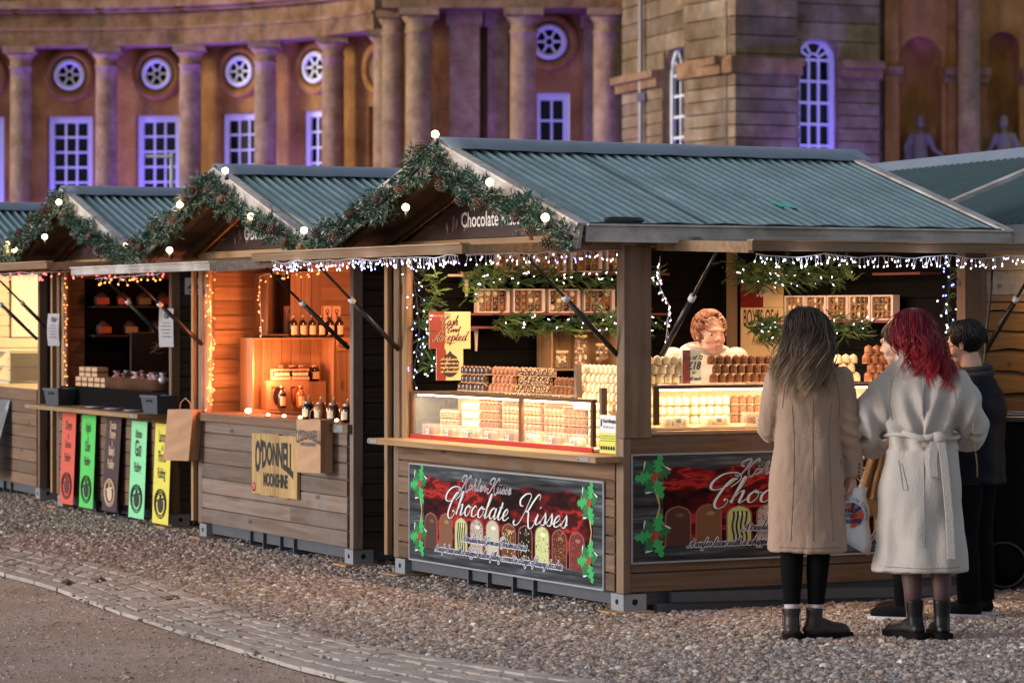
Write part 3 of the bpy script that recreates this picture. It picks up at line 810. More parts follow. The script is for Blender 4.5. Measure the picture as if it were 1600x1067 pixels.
def corrugated(side, D, Wd, x0, x1, zr=None, ze=None, eo=EO, pitch=0.073):
    zr = zr or ROOF_H; ze = ze or EAVE_H
    mb = MB(); n = int((x1 - x0) / pitch) * 8; vs = []; fs = []
    yr = Wd / 2; ye = -eo if side < 0 else Wd + eo
    for i in range(n + 1):
        x = x0 + (x1 - x0) * i / n; h = 0.025 * math.cos(2 * math.pi * i / 8)
        for (y, z) in ((yr, zr), ((yr + ye) / 2, (zr + ze) / 2 - 0.003), (ye, ze)):
            vs.append((x, y, z + h))
    for i in range(n):
        for k in range(2):
            a = i * 3 + k; f = (a, a + 3, a + 4, a + 1)
            fs.append(f if side > 0 else f[::-1])
    mb.add(vs, fs, 0, 0.5, True)
    return mb
def chalet(fr, label, D, Wd, style, right_open=False, name='market_chalet', wallmat=W_main, counter=0.87, inner=None, front_post=True, group=None, side_mat=None):
    """gable front is the face x = 0 (looking to -x), y runs along it; right-hand wall is y = 0"""
    root = tag(empty(name, fr.w(0, 0), fr.th), label, 'market stall', group)
    rr = random.Random(int(fr.y * 31))
    B = lambda mb, nm, mats, **k: mb.build(nm, mats, root, **k)
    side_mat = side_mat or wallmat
    # skid base with fork pockets and corner feet
    mb = MB()
    mb.box(0.03, D - 0.03, 0.03, 0.13, 0.045, 0.117, 0, .5); mb.box(0.03, 0.13, 0.13, Wd - 0.03, 0.045, 0.117, 0, .5)
    mb.box(D - .13, D - .03, 0.13, Wd - 0.03, 0.045, 0.117, 0, .5); mb.box(0.13, D - .13, Wd - .13, Wd - 0.03, 0.045, 0.117, 0, .5)
    B(mb, 'base_frame', SKID)
    for yc in (Wd * 0.42, Wd * 0.62):
        mb = MB(); yy = yc; 
        for (a, b_, c, d) in ((-.17, -.15, .03, .13), (.15, .17, .03, .13), (-.17, .17, .13, .14), (-.17, .17, .02, .03)):
            mb.box(0.005, 0.9, yy + a * 0.8, yy + b_ * 0.8, c - 0.012, d - 0.016, 0, .5)
        mb.box(0.3, 0.31, yy - .13, yy + .13, .02, .11, 1, .5)
        B(mb, 'fork_pocket', [SKID, HOLE])
    for (x, y) in ((0.06, 0.06), (D - 0.06, 0.06), (0.06, Wd - 0.06), (D - .06, Wd - .06)):
        mb = MB(); mb.box(x - 0.075, x + 0.075, y - 0.07, y + 0.07, 0.02, 0.115, 0, .5)
        mb.tube([(x, y - 0.071, 0.07), (x, y - 0.0735, 0.07)], 0.018, 12, 1); mb.tube([(x - 0.0755, y, 0.07), (x - 0.078, y, 0.07)], 0.016, 12, 1)
        mb.box(x - 0.15, x + 0.10, y - 0.12, y + 0.10, 0.0, 0.02, 2)
        B(mb, 'corner_foot', [GALV, HOLE, W_light('h')], bevel=0.003)
    # ground-level closing of the cavity, floor
    mb = MB(); mb.box(0.02, D - .02, 0.02, Wd - .02, 0.118, 0.15, 0, .5); B(mb, 'floor', W_brown('y'))
    # walls
    wt = counter - 0.02
    mb = MB(); boards_y(mb, 0.0, 0.075, Wd, 0.122, wt, 0.107, joint=True, rr=rr); mb.box(0.0, 0.018, 0.03, Wd, 0.125, wt - .004, 0, 0)
    B(mb, 'front_wall', wallmat('h'), bevel=0.002)
    inner_m = inner or W_main
    mb = MB()
    if right_open:
        boards_x(mb, 0.0, D, 0.0, 0.122, 1.0, 0.109, joint=False, rr=rr); mb.box(0.03, D, 0.0, 0.018, 0.125, 0.996, 0, 0)
    else:
        boards_x(mb, 0.02, D, 0.0, 0.122, 2.05, 0.109, rr=rr); mb.box(0.03, D, 0.0, 0.018, 0.125, 2.05, 0, 0)
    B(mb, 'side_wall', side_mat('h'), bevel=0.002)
    # back and far side walls, seen from inside
    mb = MB(); boards_y(mb, D, 0.02, Wd, 0.15, 2.1, 0.11, rr=rr); mb.box(D + .001, D + .02, 0, Wd, 0.12, 2.1, 0, .4); B(mb, 'back_wall', inner_m('h'))
    mb = MB(); boards_x(mb, 0.05, D - .03, Wd, 0.15, 2.1, 0.11, rr=rr); mb.box(0.0, D, Wd + .001, Wd + 0.02, 0.12, 2.1, 0, .4); B(mb, 'far_wall', inner_m('h'))
    # corner posts
    pm = wallmat('v') if not right_open else wood('grey_brown_post', (0.25, 0.17, 0.115), (0.14, 0.09, 0.06), 'v', weather=(0.23, 0.17, 0.13))
    for (x, y, wx, wy, z0) in ((-.012, -.035, 0.165 if right_open else 0.06, 0.085 if right_open else 0.06, 0.985 if right_open else 0.12), (-.012, Wd - 0.06, 0.09, 0.075, 0.12)):
        mb = MB(); mb.box(x - 0.012, x + wx, y, y + wy, z0, 2.09, 0); B(mb, 'corner_post', pm, bevel=0.004)
    if right_open:
        mb = MB(); mb.box(-0.026, 0.02, -0.03, 0.05, 0.12, 0.983, 0); B(mb, 'corner_trim', pm, bevel=0.003)
        mb = MB(); mb.box(D - 0.14, D + .02, -0.035, 0.05, 0.122, 2.09, 0); B(mb, 'corner_post', pm, bevel=0.004)
        mb = MB(); mb.box(0.155, D - 0.141, -0.03, 0.05, 1.0, 1.02, 0); B(mb, 'window_sill', W_light('x'), bevel=0.003)
    # upper beams
    mb = MB(); mb.box(-0.03, 0.06, 0.0, Wd, 2.055, 2.135, 0); B(mb, 'head_beam', W_light('y'), bevel=0.003)
    mb = MB(); mb.box(0.0, D, -0.03, 0.04, 2.055, 2.135, 0); B(mb, 'head_beam', W_light('x') if right_open else side_mat('x'), bevel=0.003)
    # door posts beside the far corner (folded shutter frame)
    mb = MB(); mb.box(-0.05, -0.014, Wd + 0.055, Wd + 0.10, 0.13, 2.05, 0); mb.box(-0.03, 0.0, Wd + 0.105, Wd + 0.115, 0.2, 2.0, 0)
    B(mb, 'shutter_post', W_light('v'), bevel=0.002)
    mb = MB(); mb.box(-0.004, 0.03, Wd - 0.135, Wd - 0.06, counter, 2.05, 0); B(mb, 'window_jamb', W_light('v'), bevel=0.002)
    # gable: boards, rafters, collar
    mb = MB(); n = 5; zr = ROOF_H - 0.06; slope = (ROOF_H - EAVE_H) / (Wd / 2 + EO)
    for i in range(n):
        z0 = 2.137 + i * (zr - 2.137) / n; z1 = z0 + (zr - 2.137) / n - 0.003
        hw0 = max((zr - z0) / slope - 0.02, 0.02); hw1 = max((zr - z1) / slope - 0.02, 0.01)
        c = Wd / 2; vs = [(0.03, c - hw0, z0), (0.03, c + hw0, z0), (0.03, c + hw1, z1), (0.03, c - hw1, z1)]
        vs += [(0.045, v[1], v[2]) for v in vs]
        mb.add(vs, [(0, 3, 2, 1), (4, 5, 6, 7), (0, 1, 5, 4), (2, 3, 7, 6)], 0, rr.random())
    B(mb, 'gable_wall', W_brown('h'))
    for xo in (-FO + 0.06, -0.06):
        for sgn in (-1, 1):
            c = Wd / 2; p0 = (xo, c + sgn * 0.03, ROOF_H - 0.075); p1 = (xo, c + sgn * (Wd / 2 + EO - 0.06), EAVE_H - 0.045)
            mb = MB(); mb.beam(p0, p1, 0.05, 0.075); B(mb, 'rafter', W_main('y'), bevel=0.003)
    # roof: boarding below, corrugated sheets, verge boards, fascia, ridge
    for sgn in (-1, 1):
        c = Wd / 2; ye = -EO + 0.02 if sgn < 0 else Wd + EO - 0.02
        mb = MB()
        for i in range(12):
            a = i / 12; b_ = (i + 1) / 12 - 0.004
            ya, yb = c + (ye - c) * a, c + (ye - c) * b_; za, zb = ROOF_H - 0.02 + (EAVE_H - ROOF_H) * a, ROOF_H - 0.02 + (EAVE_H - ROOF_H) * b_
            vs = [(-FO + .02, ya, za - .018), (D + .0, ya, za - .018), (D + .0, yb, zb - .018), (-FO + .02, yb, zb - .018)]; vs += [(v[0], v[1], v[2] + .014) for v in vs]
            mb.add(vs, [(0, 1, 2, 3), (7, 6, 5, 4), (0, 4, 5, 1), (3, 2, 6, 7), (0, 3, 7, 4), (1, 5, 6, 2)], 0, rr.random())
        B(mb, 'roof_boarding', W_brown('x'), fixn=True)
        B(corrugated(sgn, D, Wd, -FO - 0.02, D + 0.01, ROOF_H + 0.008, EAVE_H + 0.005, EO + 0.01), 'roof_sheet', ROOF)
        for xo in (0.42,):
            mb = MB(); mb.beam((xo, c, ROOF_H + .032), (xo + .0, c + sgn * (Wd / 2 + EO), EAVE_H + .029), .007, .004, 0, .1); B(mb, 'overlap_shadow_line', plain('overlap_shadow_gap', (.03, .045, .05), .7))  # dark strip painted in for the shadow line at the sheet lap
        # verge board front, and a top strip that caps the sheet edge
        for (xv, nm) in ((-FO - 0.035, 'verge_board'), (D + 0.025, 'verge_board')):
            mb = MB(); p0 = (xv, c, ROOF_H - 0.035); p1 = (xv, c + sgn * (Wd / 2 + EO + 0.02), EAVE_H - 0.035 - 0.006)
            mb.beam(p0, p1, 0.022, 0.13, 0, 0.4)
            mb.beam((xv + (.02 if xv < 0 else -.02), c, ROOF_H + 0.036), (xv + (.02 if xv < 0 else -.02), p1[1], EAVE_H + 0.030), 0.075, 0.016, 0, 0.8)
            B(mb, nm, W_silver('y'), bevel=0.002)
        mb = MB(); yf = -EO - 0.02 if sgn < 0 else Wd + EO + 0.02
        mb.box(-FO, D + 0.02, yf - 0.012, yf + 0.012, EAVE_H - 0.065, EAVE_H + 0.022, 0); mb.box(-FO, D + .02, yf - 0.03, yf + 0.03, EAVE_H + 0.0225, EAVE_H + 0.034, 0, .9)
        B(mb, 'fascia', W_silver('x'), bevel=0.002)
    mb = MB(); c = Wd / 2; k = 24; vs = []; fs = []
    for i in range(k + 1):
        x = -FO - 0.04 + (D + FO + 0.14) * i / k; d = rr.uniform(-0.004, 0.004)
        for (y, z) in ((c - .17, ROOF_H - .022 + d), (c - .165, ROOF_H - .01 + d), (c - .04, ROOF_H + .048 + d), (c, ROOF_H + .058), (c + .04, ROOF_H + .048 - d), (c + .165, ROOF_H - .01), (c + .17, ROOF_H - .022)):
            vs.append((x, y, z + 0.01))
    for i in range(k):
        for j in range(6): a = i * 7 + j; fs.append((a, a + 7, a + 8, a + 1))
    mb.add(vs, fs, 0, .5, True); o = B(mb, 'ridge_cap', RIDGE)
    md = o.modifiers.new('thickness', 'SOLIDIFY'); md.thickness = 0.006
    return root
def flap_front(root, Wd, out, zo, zi=2.085, mat=W_edge, y0=0.02, strut=True, wd=None):
    """raised shutter over the gable-front opening: hinged at x=0, outer edge at x=-out"""
    y1 = (wd or Wd) - 0.02
    mb = MB(); n = 6
    for i in range(n):
        a, b_ = i / n, (i + 1) / n - 0.004
        mb.beam((-out * a, (y0 + y1) / 2, zi + (zo - zi) * a), (-out * b_, (y0 + y1) / 2, zi + (zo - zi) * b_), y1 - y0, 0.018, 0, up=(0, 0, 1))
    mb.build('shutter_boards', wood('shutter_board', (0.30, 0.20, 0.12), (0.17, 0.10, 0.06), 'y'), root)
    mb = MB()
    mb.box(-out - 0.02, -out + 0.02, y0 - .02, y1 + .02, zo - 0.040, zo + 0.010, 0, .3); mb.box(-out - .032, -out + .03, y0 - .02, y1 + .02, zo + 0.0105, zo + 0.020, 0, 1.0)
    for yy in (y0, y1): mb.beam((-out + 0.021, yy, zo - 0.022), (-0.02, yy, zi - 0.022), 0.036, 0.06)
    mb.build('shutter_frame', mat('y'), root, bevel=0.002)
    if strut:
        for yy in (y0 + 0.03, y1 - 0.03):
            p0 = Vector((-out * 0.62, yy, zi + (zo - zi) * 0.62 - 0.04)); p1 = Vector((-0.02, yy, 1.45))
            mb = MB(); q = p0.lerp(p1, 0.45); mb.tube([p0, q], 0.009, 8, 0); mb.tube([q, p1], 0.016, 10, 0)
            mb.tube([q - (p1 - p0) * 0.02, q + (p1 - p0) * 0.025], 0.02, 10, 1)
            mb.build('gas_strut', [BLACKMET, WHITEP], root)
def counter_shelf(root, Wd, z, out=0.18, inn=0.30, th=0.035, mat=W_light, y0=0.0, y1=None):
    y1 = y1 or Wd
    mb = MB()
    mb.box(-out, -0.022, y0 - .02, y1 + .03, z - th, z, 0); mb.box(-.02, inn, y0 + .06, y1 - .01, z - th + .002, z + .002, 0)
    mb.build('counter_shelf', mat('y'), root, bevel=0.003)
    mb = MB()
    for yy in (y0 + 0.12, y1 - 0.04): mb.box(-out - .004, -out + .0, yy - .07, yy + .07, z - th + .006, z - .006, 0); mb.tube([(-out - .006, yy + .05, z - .018), (-out - .009, yy + .05, z - .018)], .008, 8)
    mb.build('shelf_bracket', GALV, root)

D0, W0 = 2.45, 2.90
FA = Frame(0.629, 17.0, 28.0)
FB = Frame(-1.045, 20.2, 26.1)
FC = Frame(-2.65, 23.8, 26.0)
FD = Frame(-4.22, 27.3, 24.0)
main = chalet(FA, 'large pine market stall in front, open on two sides with glowing glass cases of sweets', D0, W0, 'A', right_open=True, counter=0.87, inner=lambda g: LINING, name='market_chalet')
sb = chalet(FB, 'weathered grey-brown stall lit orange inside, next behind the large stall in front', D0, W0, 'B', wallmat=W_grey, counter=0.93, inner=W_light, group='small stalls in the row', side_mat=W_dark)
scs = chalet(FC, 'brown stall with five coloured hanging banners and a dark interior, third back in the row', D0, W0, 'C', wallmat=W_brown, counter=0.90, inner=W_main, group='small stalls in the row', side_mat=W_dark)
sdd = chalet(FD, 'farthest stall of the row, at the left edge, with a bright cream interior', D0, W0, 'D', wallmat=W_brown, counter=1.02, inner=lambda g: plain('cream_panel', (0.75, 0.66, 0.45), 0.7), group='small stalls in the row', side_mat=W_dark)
flap_front(main, W0, 1.0, 2.045)
flap_front(sb, W0, 1.0, 2.0, zi=2.08, mat=W_silver)
flap_front(scs, W0, 1.0, 2.065)
flap_front(sdd, W0, 1.0, 2.03, strut=True)
counter_shelf(main, W0, 0.885, 0.20)
counter_shelf(sb, W0, 0.945, 0.06, th=0.06, mat=W_brown)
counter_shelf(scs, W0, 0.90, 0.30)
# main stall: shutter over the right-hand opening, hinged at y=0, outer edge towards the viewer
def flap_side(root, x0, x1, out, zo, zi=2.085):
    mb = MB(); n = 6
    for i in range(n):
        a, b_ = i / n, (i + 1) / n - 0.004
        mb.beam(((x0 + x1) / 2, -0.036 - out * a, zi + (zo - zi) * a), ((x0 + x1) / 2, -0.036 - out * b_, zi + (zo - zi) * b_), x1 - x0, 0.018, 0)
    mb.build('shutter_boards', wood('shutter_board', (0.30, 0.20, 0.12), (0.17, 0.10, 0.06), 'x'), root)
    mb = MB(); mb.box(x0 - .02, x1 + .02, -out - 0.056, -out - 0.016, zo - 0.040, zo + 0.010, 0, .3); mb.box(x0 - .02, x1 + .02, -out - .068, -out - .006, zo + 0.0105, zo + 0.020, 0, 1.0)
    for xx in (x0, x1): mb.beam((xx, -out - 0.015, zo - 0.022), (xx, -0.04, zi - 0.022), 0.036, 0.06)
    mb.build('shutter_frame', W_edge('x'), root, bevel=0.002)
    for xx, p1x in ((x0 + 0.03, x0 + .02), (x1 - 0.03, x1 - .02)):
        p0 = Vector((xx, -out * 0.62, zi + (zo - zi) * 0.62 - 0.04)); p1 = Vector((p1x, -0.04, 1.45))
        mb = MB(); q = p0.lerp(p1, 0.45); mb.tube([p0, q], 0.009, 8, 0); mb.tube([q, p1], 0.016, 10, 0); mb.tube([q - (p1 - p0) * 0.02, q + (p1 - p0) * 0.025], 0.02, 10, 1)
        mb.build('gas_strut', [BLACKMET, WHITEP], root)
flap_side(main, 0.20, D0 + 0.02, 0.98, 2.055)
# ramp and long galvanised rail under the right-hand wall
mb = MB(); mb.beam((0.28, -0.03, 0.09), (2.3, -0.05, 0.045), 0.03, 0.055, 0, .5); mb.beam((0.2, 0.0, 0.03), (2.4, 0.0, 0.03), 0.03, 0.05, 0, .5)
mb.build('ground_rail', SKID, main)

# --- stalls to the right, gable ends pointing away: ridge runs towards the viewer
FE = Frame(2.98, 24.9, -71.6 - 90 + 90)
ROOF2 = plain('dark_teal_roof_sheet', (.060, .098, .105), .40, .1, .25, 4)
def plain_stall(fr, label, D, Wd, zr, ze, lit):
    root = tag(empty('market_chalet', fr.w(0, 0), fr.th), label, 'market stall', 'stalls on the right')
    B = lambda mb, nm, mats, **k: mb.build(nm, mats, root, **k)
    rr = random.Random(9)
    # local x along ridge (towards the viewer), ridge at y=0, slope facing -y
    hw = 1.62
    for s in (-1, 1):
        mb = MB(); n = int(D / 0.105) * 6; vs = []; fs = []
        for i in range(n + 1):
            x = D * i / n; h = 0.032 * math.cos(2 * math.pi * i / 6)
            vs += [(x, 0, zr + h), (x, s * hw, ze + h)]
        for i in range(n): a = 2 * i; f = (a, a + 2, a + 3, a + 1); fs.append(f if s > 0 else f[::-1])
        mb.add(vs, fs, 0, .5, True); B(mb, 'roof_sheet', ROOF2)
        mb = MB(); mb.box(0, D, s * hw - .015, s * hw + .015, ze - 0.1, ze + .02, 0, .6); B(mb, 'fascia', RIDGE)
        for xv in (-0.02, D + 0.02):
            mb = MB(); mb.beam((xv, 0, zr + .02), (xv, s * (hw + .02), ze + .02), 0.07, 0.05, 0, .9); B(mb, 'verge_board', W_silver('y'))
    mb = MB()
    vs = []
    for x in (-0.04, D + .04):
        for (y, z) in ((-.18, zr - .04), (-.03, zr + .045), (.03, zr + .045), (.18, zr - .04)): vs.append((x, y, z))
    mb.add(vs, [(0, 4, 5, 1), (1, 5, 6, 2), (2, 6, 7, 3)], 0, .5); o = B(mb, 'ridge_cap', RIDGE)
    md = o.modifiers.new('t', 'SOLIDIFY'); md.thickness = 0.01
    # wall facing the viewer's left: upper silver planks, trim, lower rustic boards
    yw = -(hw - 0.28)
    mb = MB(); boards_x(mb, 0.0, D, yw, 1.80, ze - 0.1, 0.15, rr=rr); mb.box(0.02, D - .02, yw, yw + .02, 0.1, ze - .1, 0, .3); B(mb, 'upper_wall', W_silver('x'))
    mb = MB(); mb.box(0, D, yw - .035, yw, 1.76, 1.80, 0, .9); B(mb, 'wall_trim', W_light('x'))
    mb = MB(); z = 0.12
    while z < 1.74:
        h = 0.135 * rr.uniform(0.85, 1.15); h = min(h, 1.757 - z)
        # waney edged boards
        k = int(D / 0.12); vs = []; fs = []
        for i in range(k + 1):
            x = D * i / k; wv = 0.008 * math.sin(x * 5 + z * 31) + 0.005 * math.sin(x * 13 + z * 7)
            vs += [(x, yw - 0.034, z + wv), (x, yw - 0.022, z + h), (x, yw - 0.001, z + h), (x, yw - 0.001, z + wv)]
        for i in range(k):
            for j in range(4): a = i * 4; fs.append((a + j, a + 4 + j, a + 4 + (j + 1) % 4, a + (j + 1) % 4))
        mb.add(vs, fs, 0, rr.random()); z += h
    B(mb, 'lower_wall', wood('rustic_larch', (0.50, 0.27, 0.085), (0.30, 0.14, 0.045), 'x', rough=0.6), fixn=True)
    return root
fe2 = Frame(FE.x, FE.y, -71.5)
far_r = plain_stall(fe2, 'green roofed stall behind the right end of the large stall, its ridge rising rightwards', 3.55, 2.9, 2.86, 2.22, False)
p = fe2.w(3.62, 0)
near_r = plain_stall(Frame(p[0], p[1], -71.5), 'stall at the right edge with orange rustic boards below grey planks', 3.6, 2.9, 2.86, 2.22, True)

# gable signs
def gable_sign(fr, txt, Wd, label, ty, tsize):
    t = fr.thing('gable_sign', label, 'sign', (-0.005, Wd / 2, 2.14), -90, 'gable name signs')
    mb = MB(); mb.prism([(-1.12, 0.0), (1.12, 0.0), (0.30, 0.31), (-0.30, 0.31)], -0.012, 0.0)
    mb.build('sign_board', plain('gable_sign_print', (0.055, 0.030, 0.030), 0.35, var=0.35, vscale=3), t, fixn=True)
    SW = plain('print_white', (0.72, 0.68, 0.66), 0.6)
    add_text(t, txt, tsize, SW, ty, 0.07, y=-0.015, bold=0.002, sx=0.92, align='LEFT')
    mb = MB(); rr = random.Random(3)
    for k in range(46):   # snow flecks and leaf curls of the print
        x = rr.uniform(-0.95, 0.95); z = rr.uniform(0.01, 0.25)
        if abs(x) > 1.05 - z * 2.6: continue
        r = rr.uniform(0.002, 0.006); mb.sheet([(x + r * math.cos(a), z + r * math.sin(a)) for a in [i * math.pi / 3 for i in range(6)]], -0.0135)
    for k in range(10):
        cx, cz = -0.55 + rr.uniform(-.16, .16), 0.02 + rr.uniform(0, .13); a0 = rr.uniform(0.6, 2.4); s = rr.uniform(0.04, 0.09)
        d = Vector((math.cos(a0), math.sin(a0))); n_ = Vector((-d.y, d.x))
        c = Vector((cx, cz)); pts = [c, c + d * s * .5 + n_ * s * .16, c + d * s, c + d * s * .5 - n_ * s * .16]
        mb.sheet([tuple(p_) for p_ in pts], -0.0134)
    mb.build('printed_motif', plain('print_mauve', (0.22, 0.15, 0.17), 0.6), t)
    return t
gable_sign(FA, 'Chocolate Kisses', W0, 'dark brown gable sign reading Chocolate, above the front opening of the large stall', -0.52, 0.128)
gable_sign(FB, "O'Donnell Moonshine", W0, 'dark gable sign with pale letters above the orange-lit stall', -0.52, 0.128)
gable_sign(FC, 'Puddings', W0, 'dark gable sign half hidden by the garland on the stall with coloured banners', 0.10, 0.11)
# tape patch and cable with connector on the main roof
sl = math.atan2(ROOF_H - EAVE_H, W0 / 2 + EO)
def roof_pt(x, t, lift=0.02):   # t: 0 at ridge, 1 at the near eave
    return (x, W0 / 2 + (-EO - W0 / 2) * t, ROOF_H + (EAVE_H - ROOF_H) * t + lift)
mb = MB(); a = []; 
for (x, t) in ((1.16, .66), (1.21, .68), (1.23, .67), (1.27, .71), (1.26, .75), (1.20, .73), (1.17, .73)): a.append(roof_pt(x, t, 0.026))
mb.add(a, [tuple(range(len(a)))]); o = mb.build('roof_patch', plain('turquoise_tape', (0.06, 0.70, 0.50), 0.6)); FA.put(o, (0, 0, 0)); tag(o, 'turquoise tape patch stuck on the corrugated roof of the large stall', 'tape')
mb = MB()
mb.tube([roof_pt(x, 1.0 - 0.02 * math.sin(x * 9) ** 2, 0.035) for x in [-0.36 + i * 0.08 for i in range(36)]], 0.007, 6)
mb.tube([roof_pt(x, .975, 0.045) for x in (-.25, -.22, -.1, -.02, 0.0)], [0.008, .018, .020, .017, .008], 10)
o = mb.build('power_cable', plain('black_rubber', (0.015, 0.015, 0.017), 0.5)); FA.put(o, (0, 0, 0)); tag(o, 'black power cable with connector lying along the eave of the large stall roof', 'cable')
# interior lamps without fittings, added for the warm light inside each stall
WARM = (1.0, 0.62, 0.34); ORANGE = (1.0, 0.29, 0.11)
lamp('AREA', FA.w(1.0, 1.3, 2.05), 26, (1.0, 0.66, 0.42), target=FA.w(1.0, 1.3, 0), size=(1.2, 1.2))
lamp('POINT', FB.w(0.75, 1.9, 1.85), 22, ORANGE, 0.08)
lamp('POINT', FB.w(0.35, 2.5, 1.25), 14, ORANGE, 0.06)
lamp('POINT', FB.w(0.95, 1.2, 1.1), 10, ORANGE, 0.06)
lamp('POINT', FC.w(0.5, 2.2, 1.8), 3, (1.0, 0.32, 0.12), 0.06)
lamp('POINT', FC.w(1.2, 0.8, 1.7), 1.5, (1.0, 0.40, 0.18), 0.06)
lamp('POINT', FD.w(1.0, 1.5, 1.9), 75, (1.0, 0.72, 0.42), 0.15)
lamp('POINT', (3.25, 19.05, 1.95), 9, (1.0, 0.62, 0.30), 0.1)  # unseen lamp added outside to light the right stall's orange boards
lamp('AREA', FA.w(.10, 1.5, 2.03), 20, (1.0, 0.60, 0.34), target=FA.w(.45, 1.5, 1.0), size=(2.3, .05))  # unseen strip added to warm the goods at the front opening
lamp('AREA', FA.w(1.25, .10, 2.03), 16, (1.0, 0.60, 0.34), target=FA.w(1.25, .45, 1.0), size=(.05, 2.0))  # second added strip, for the right-hand opening
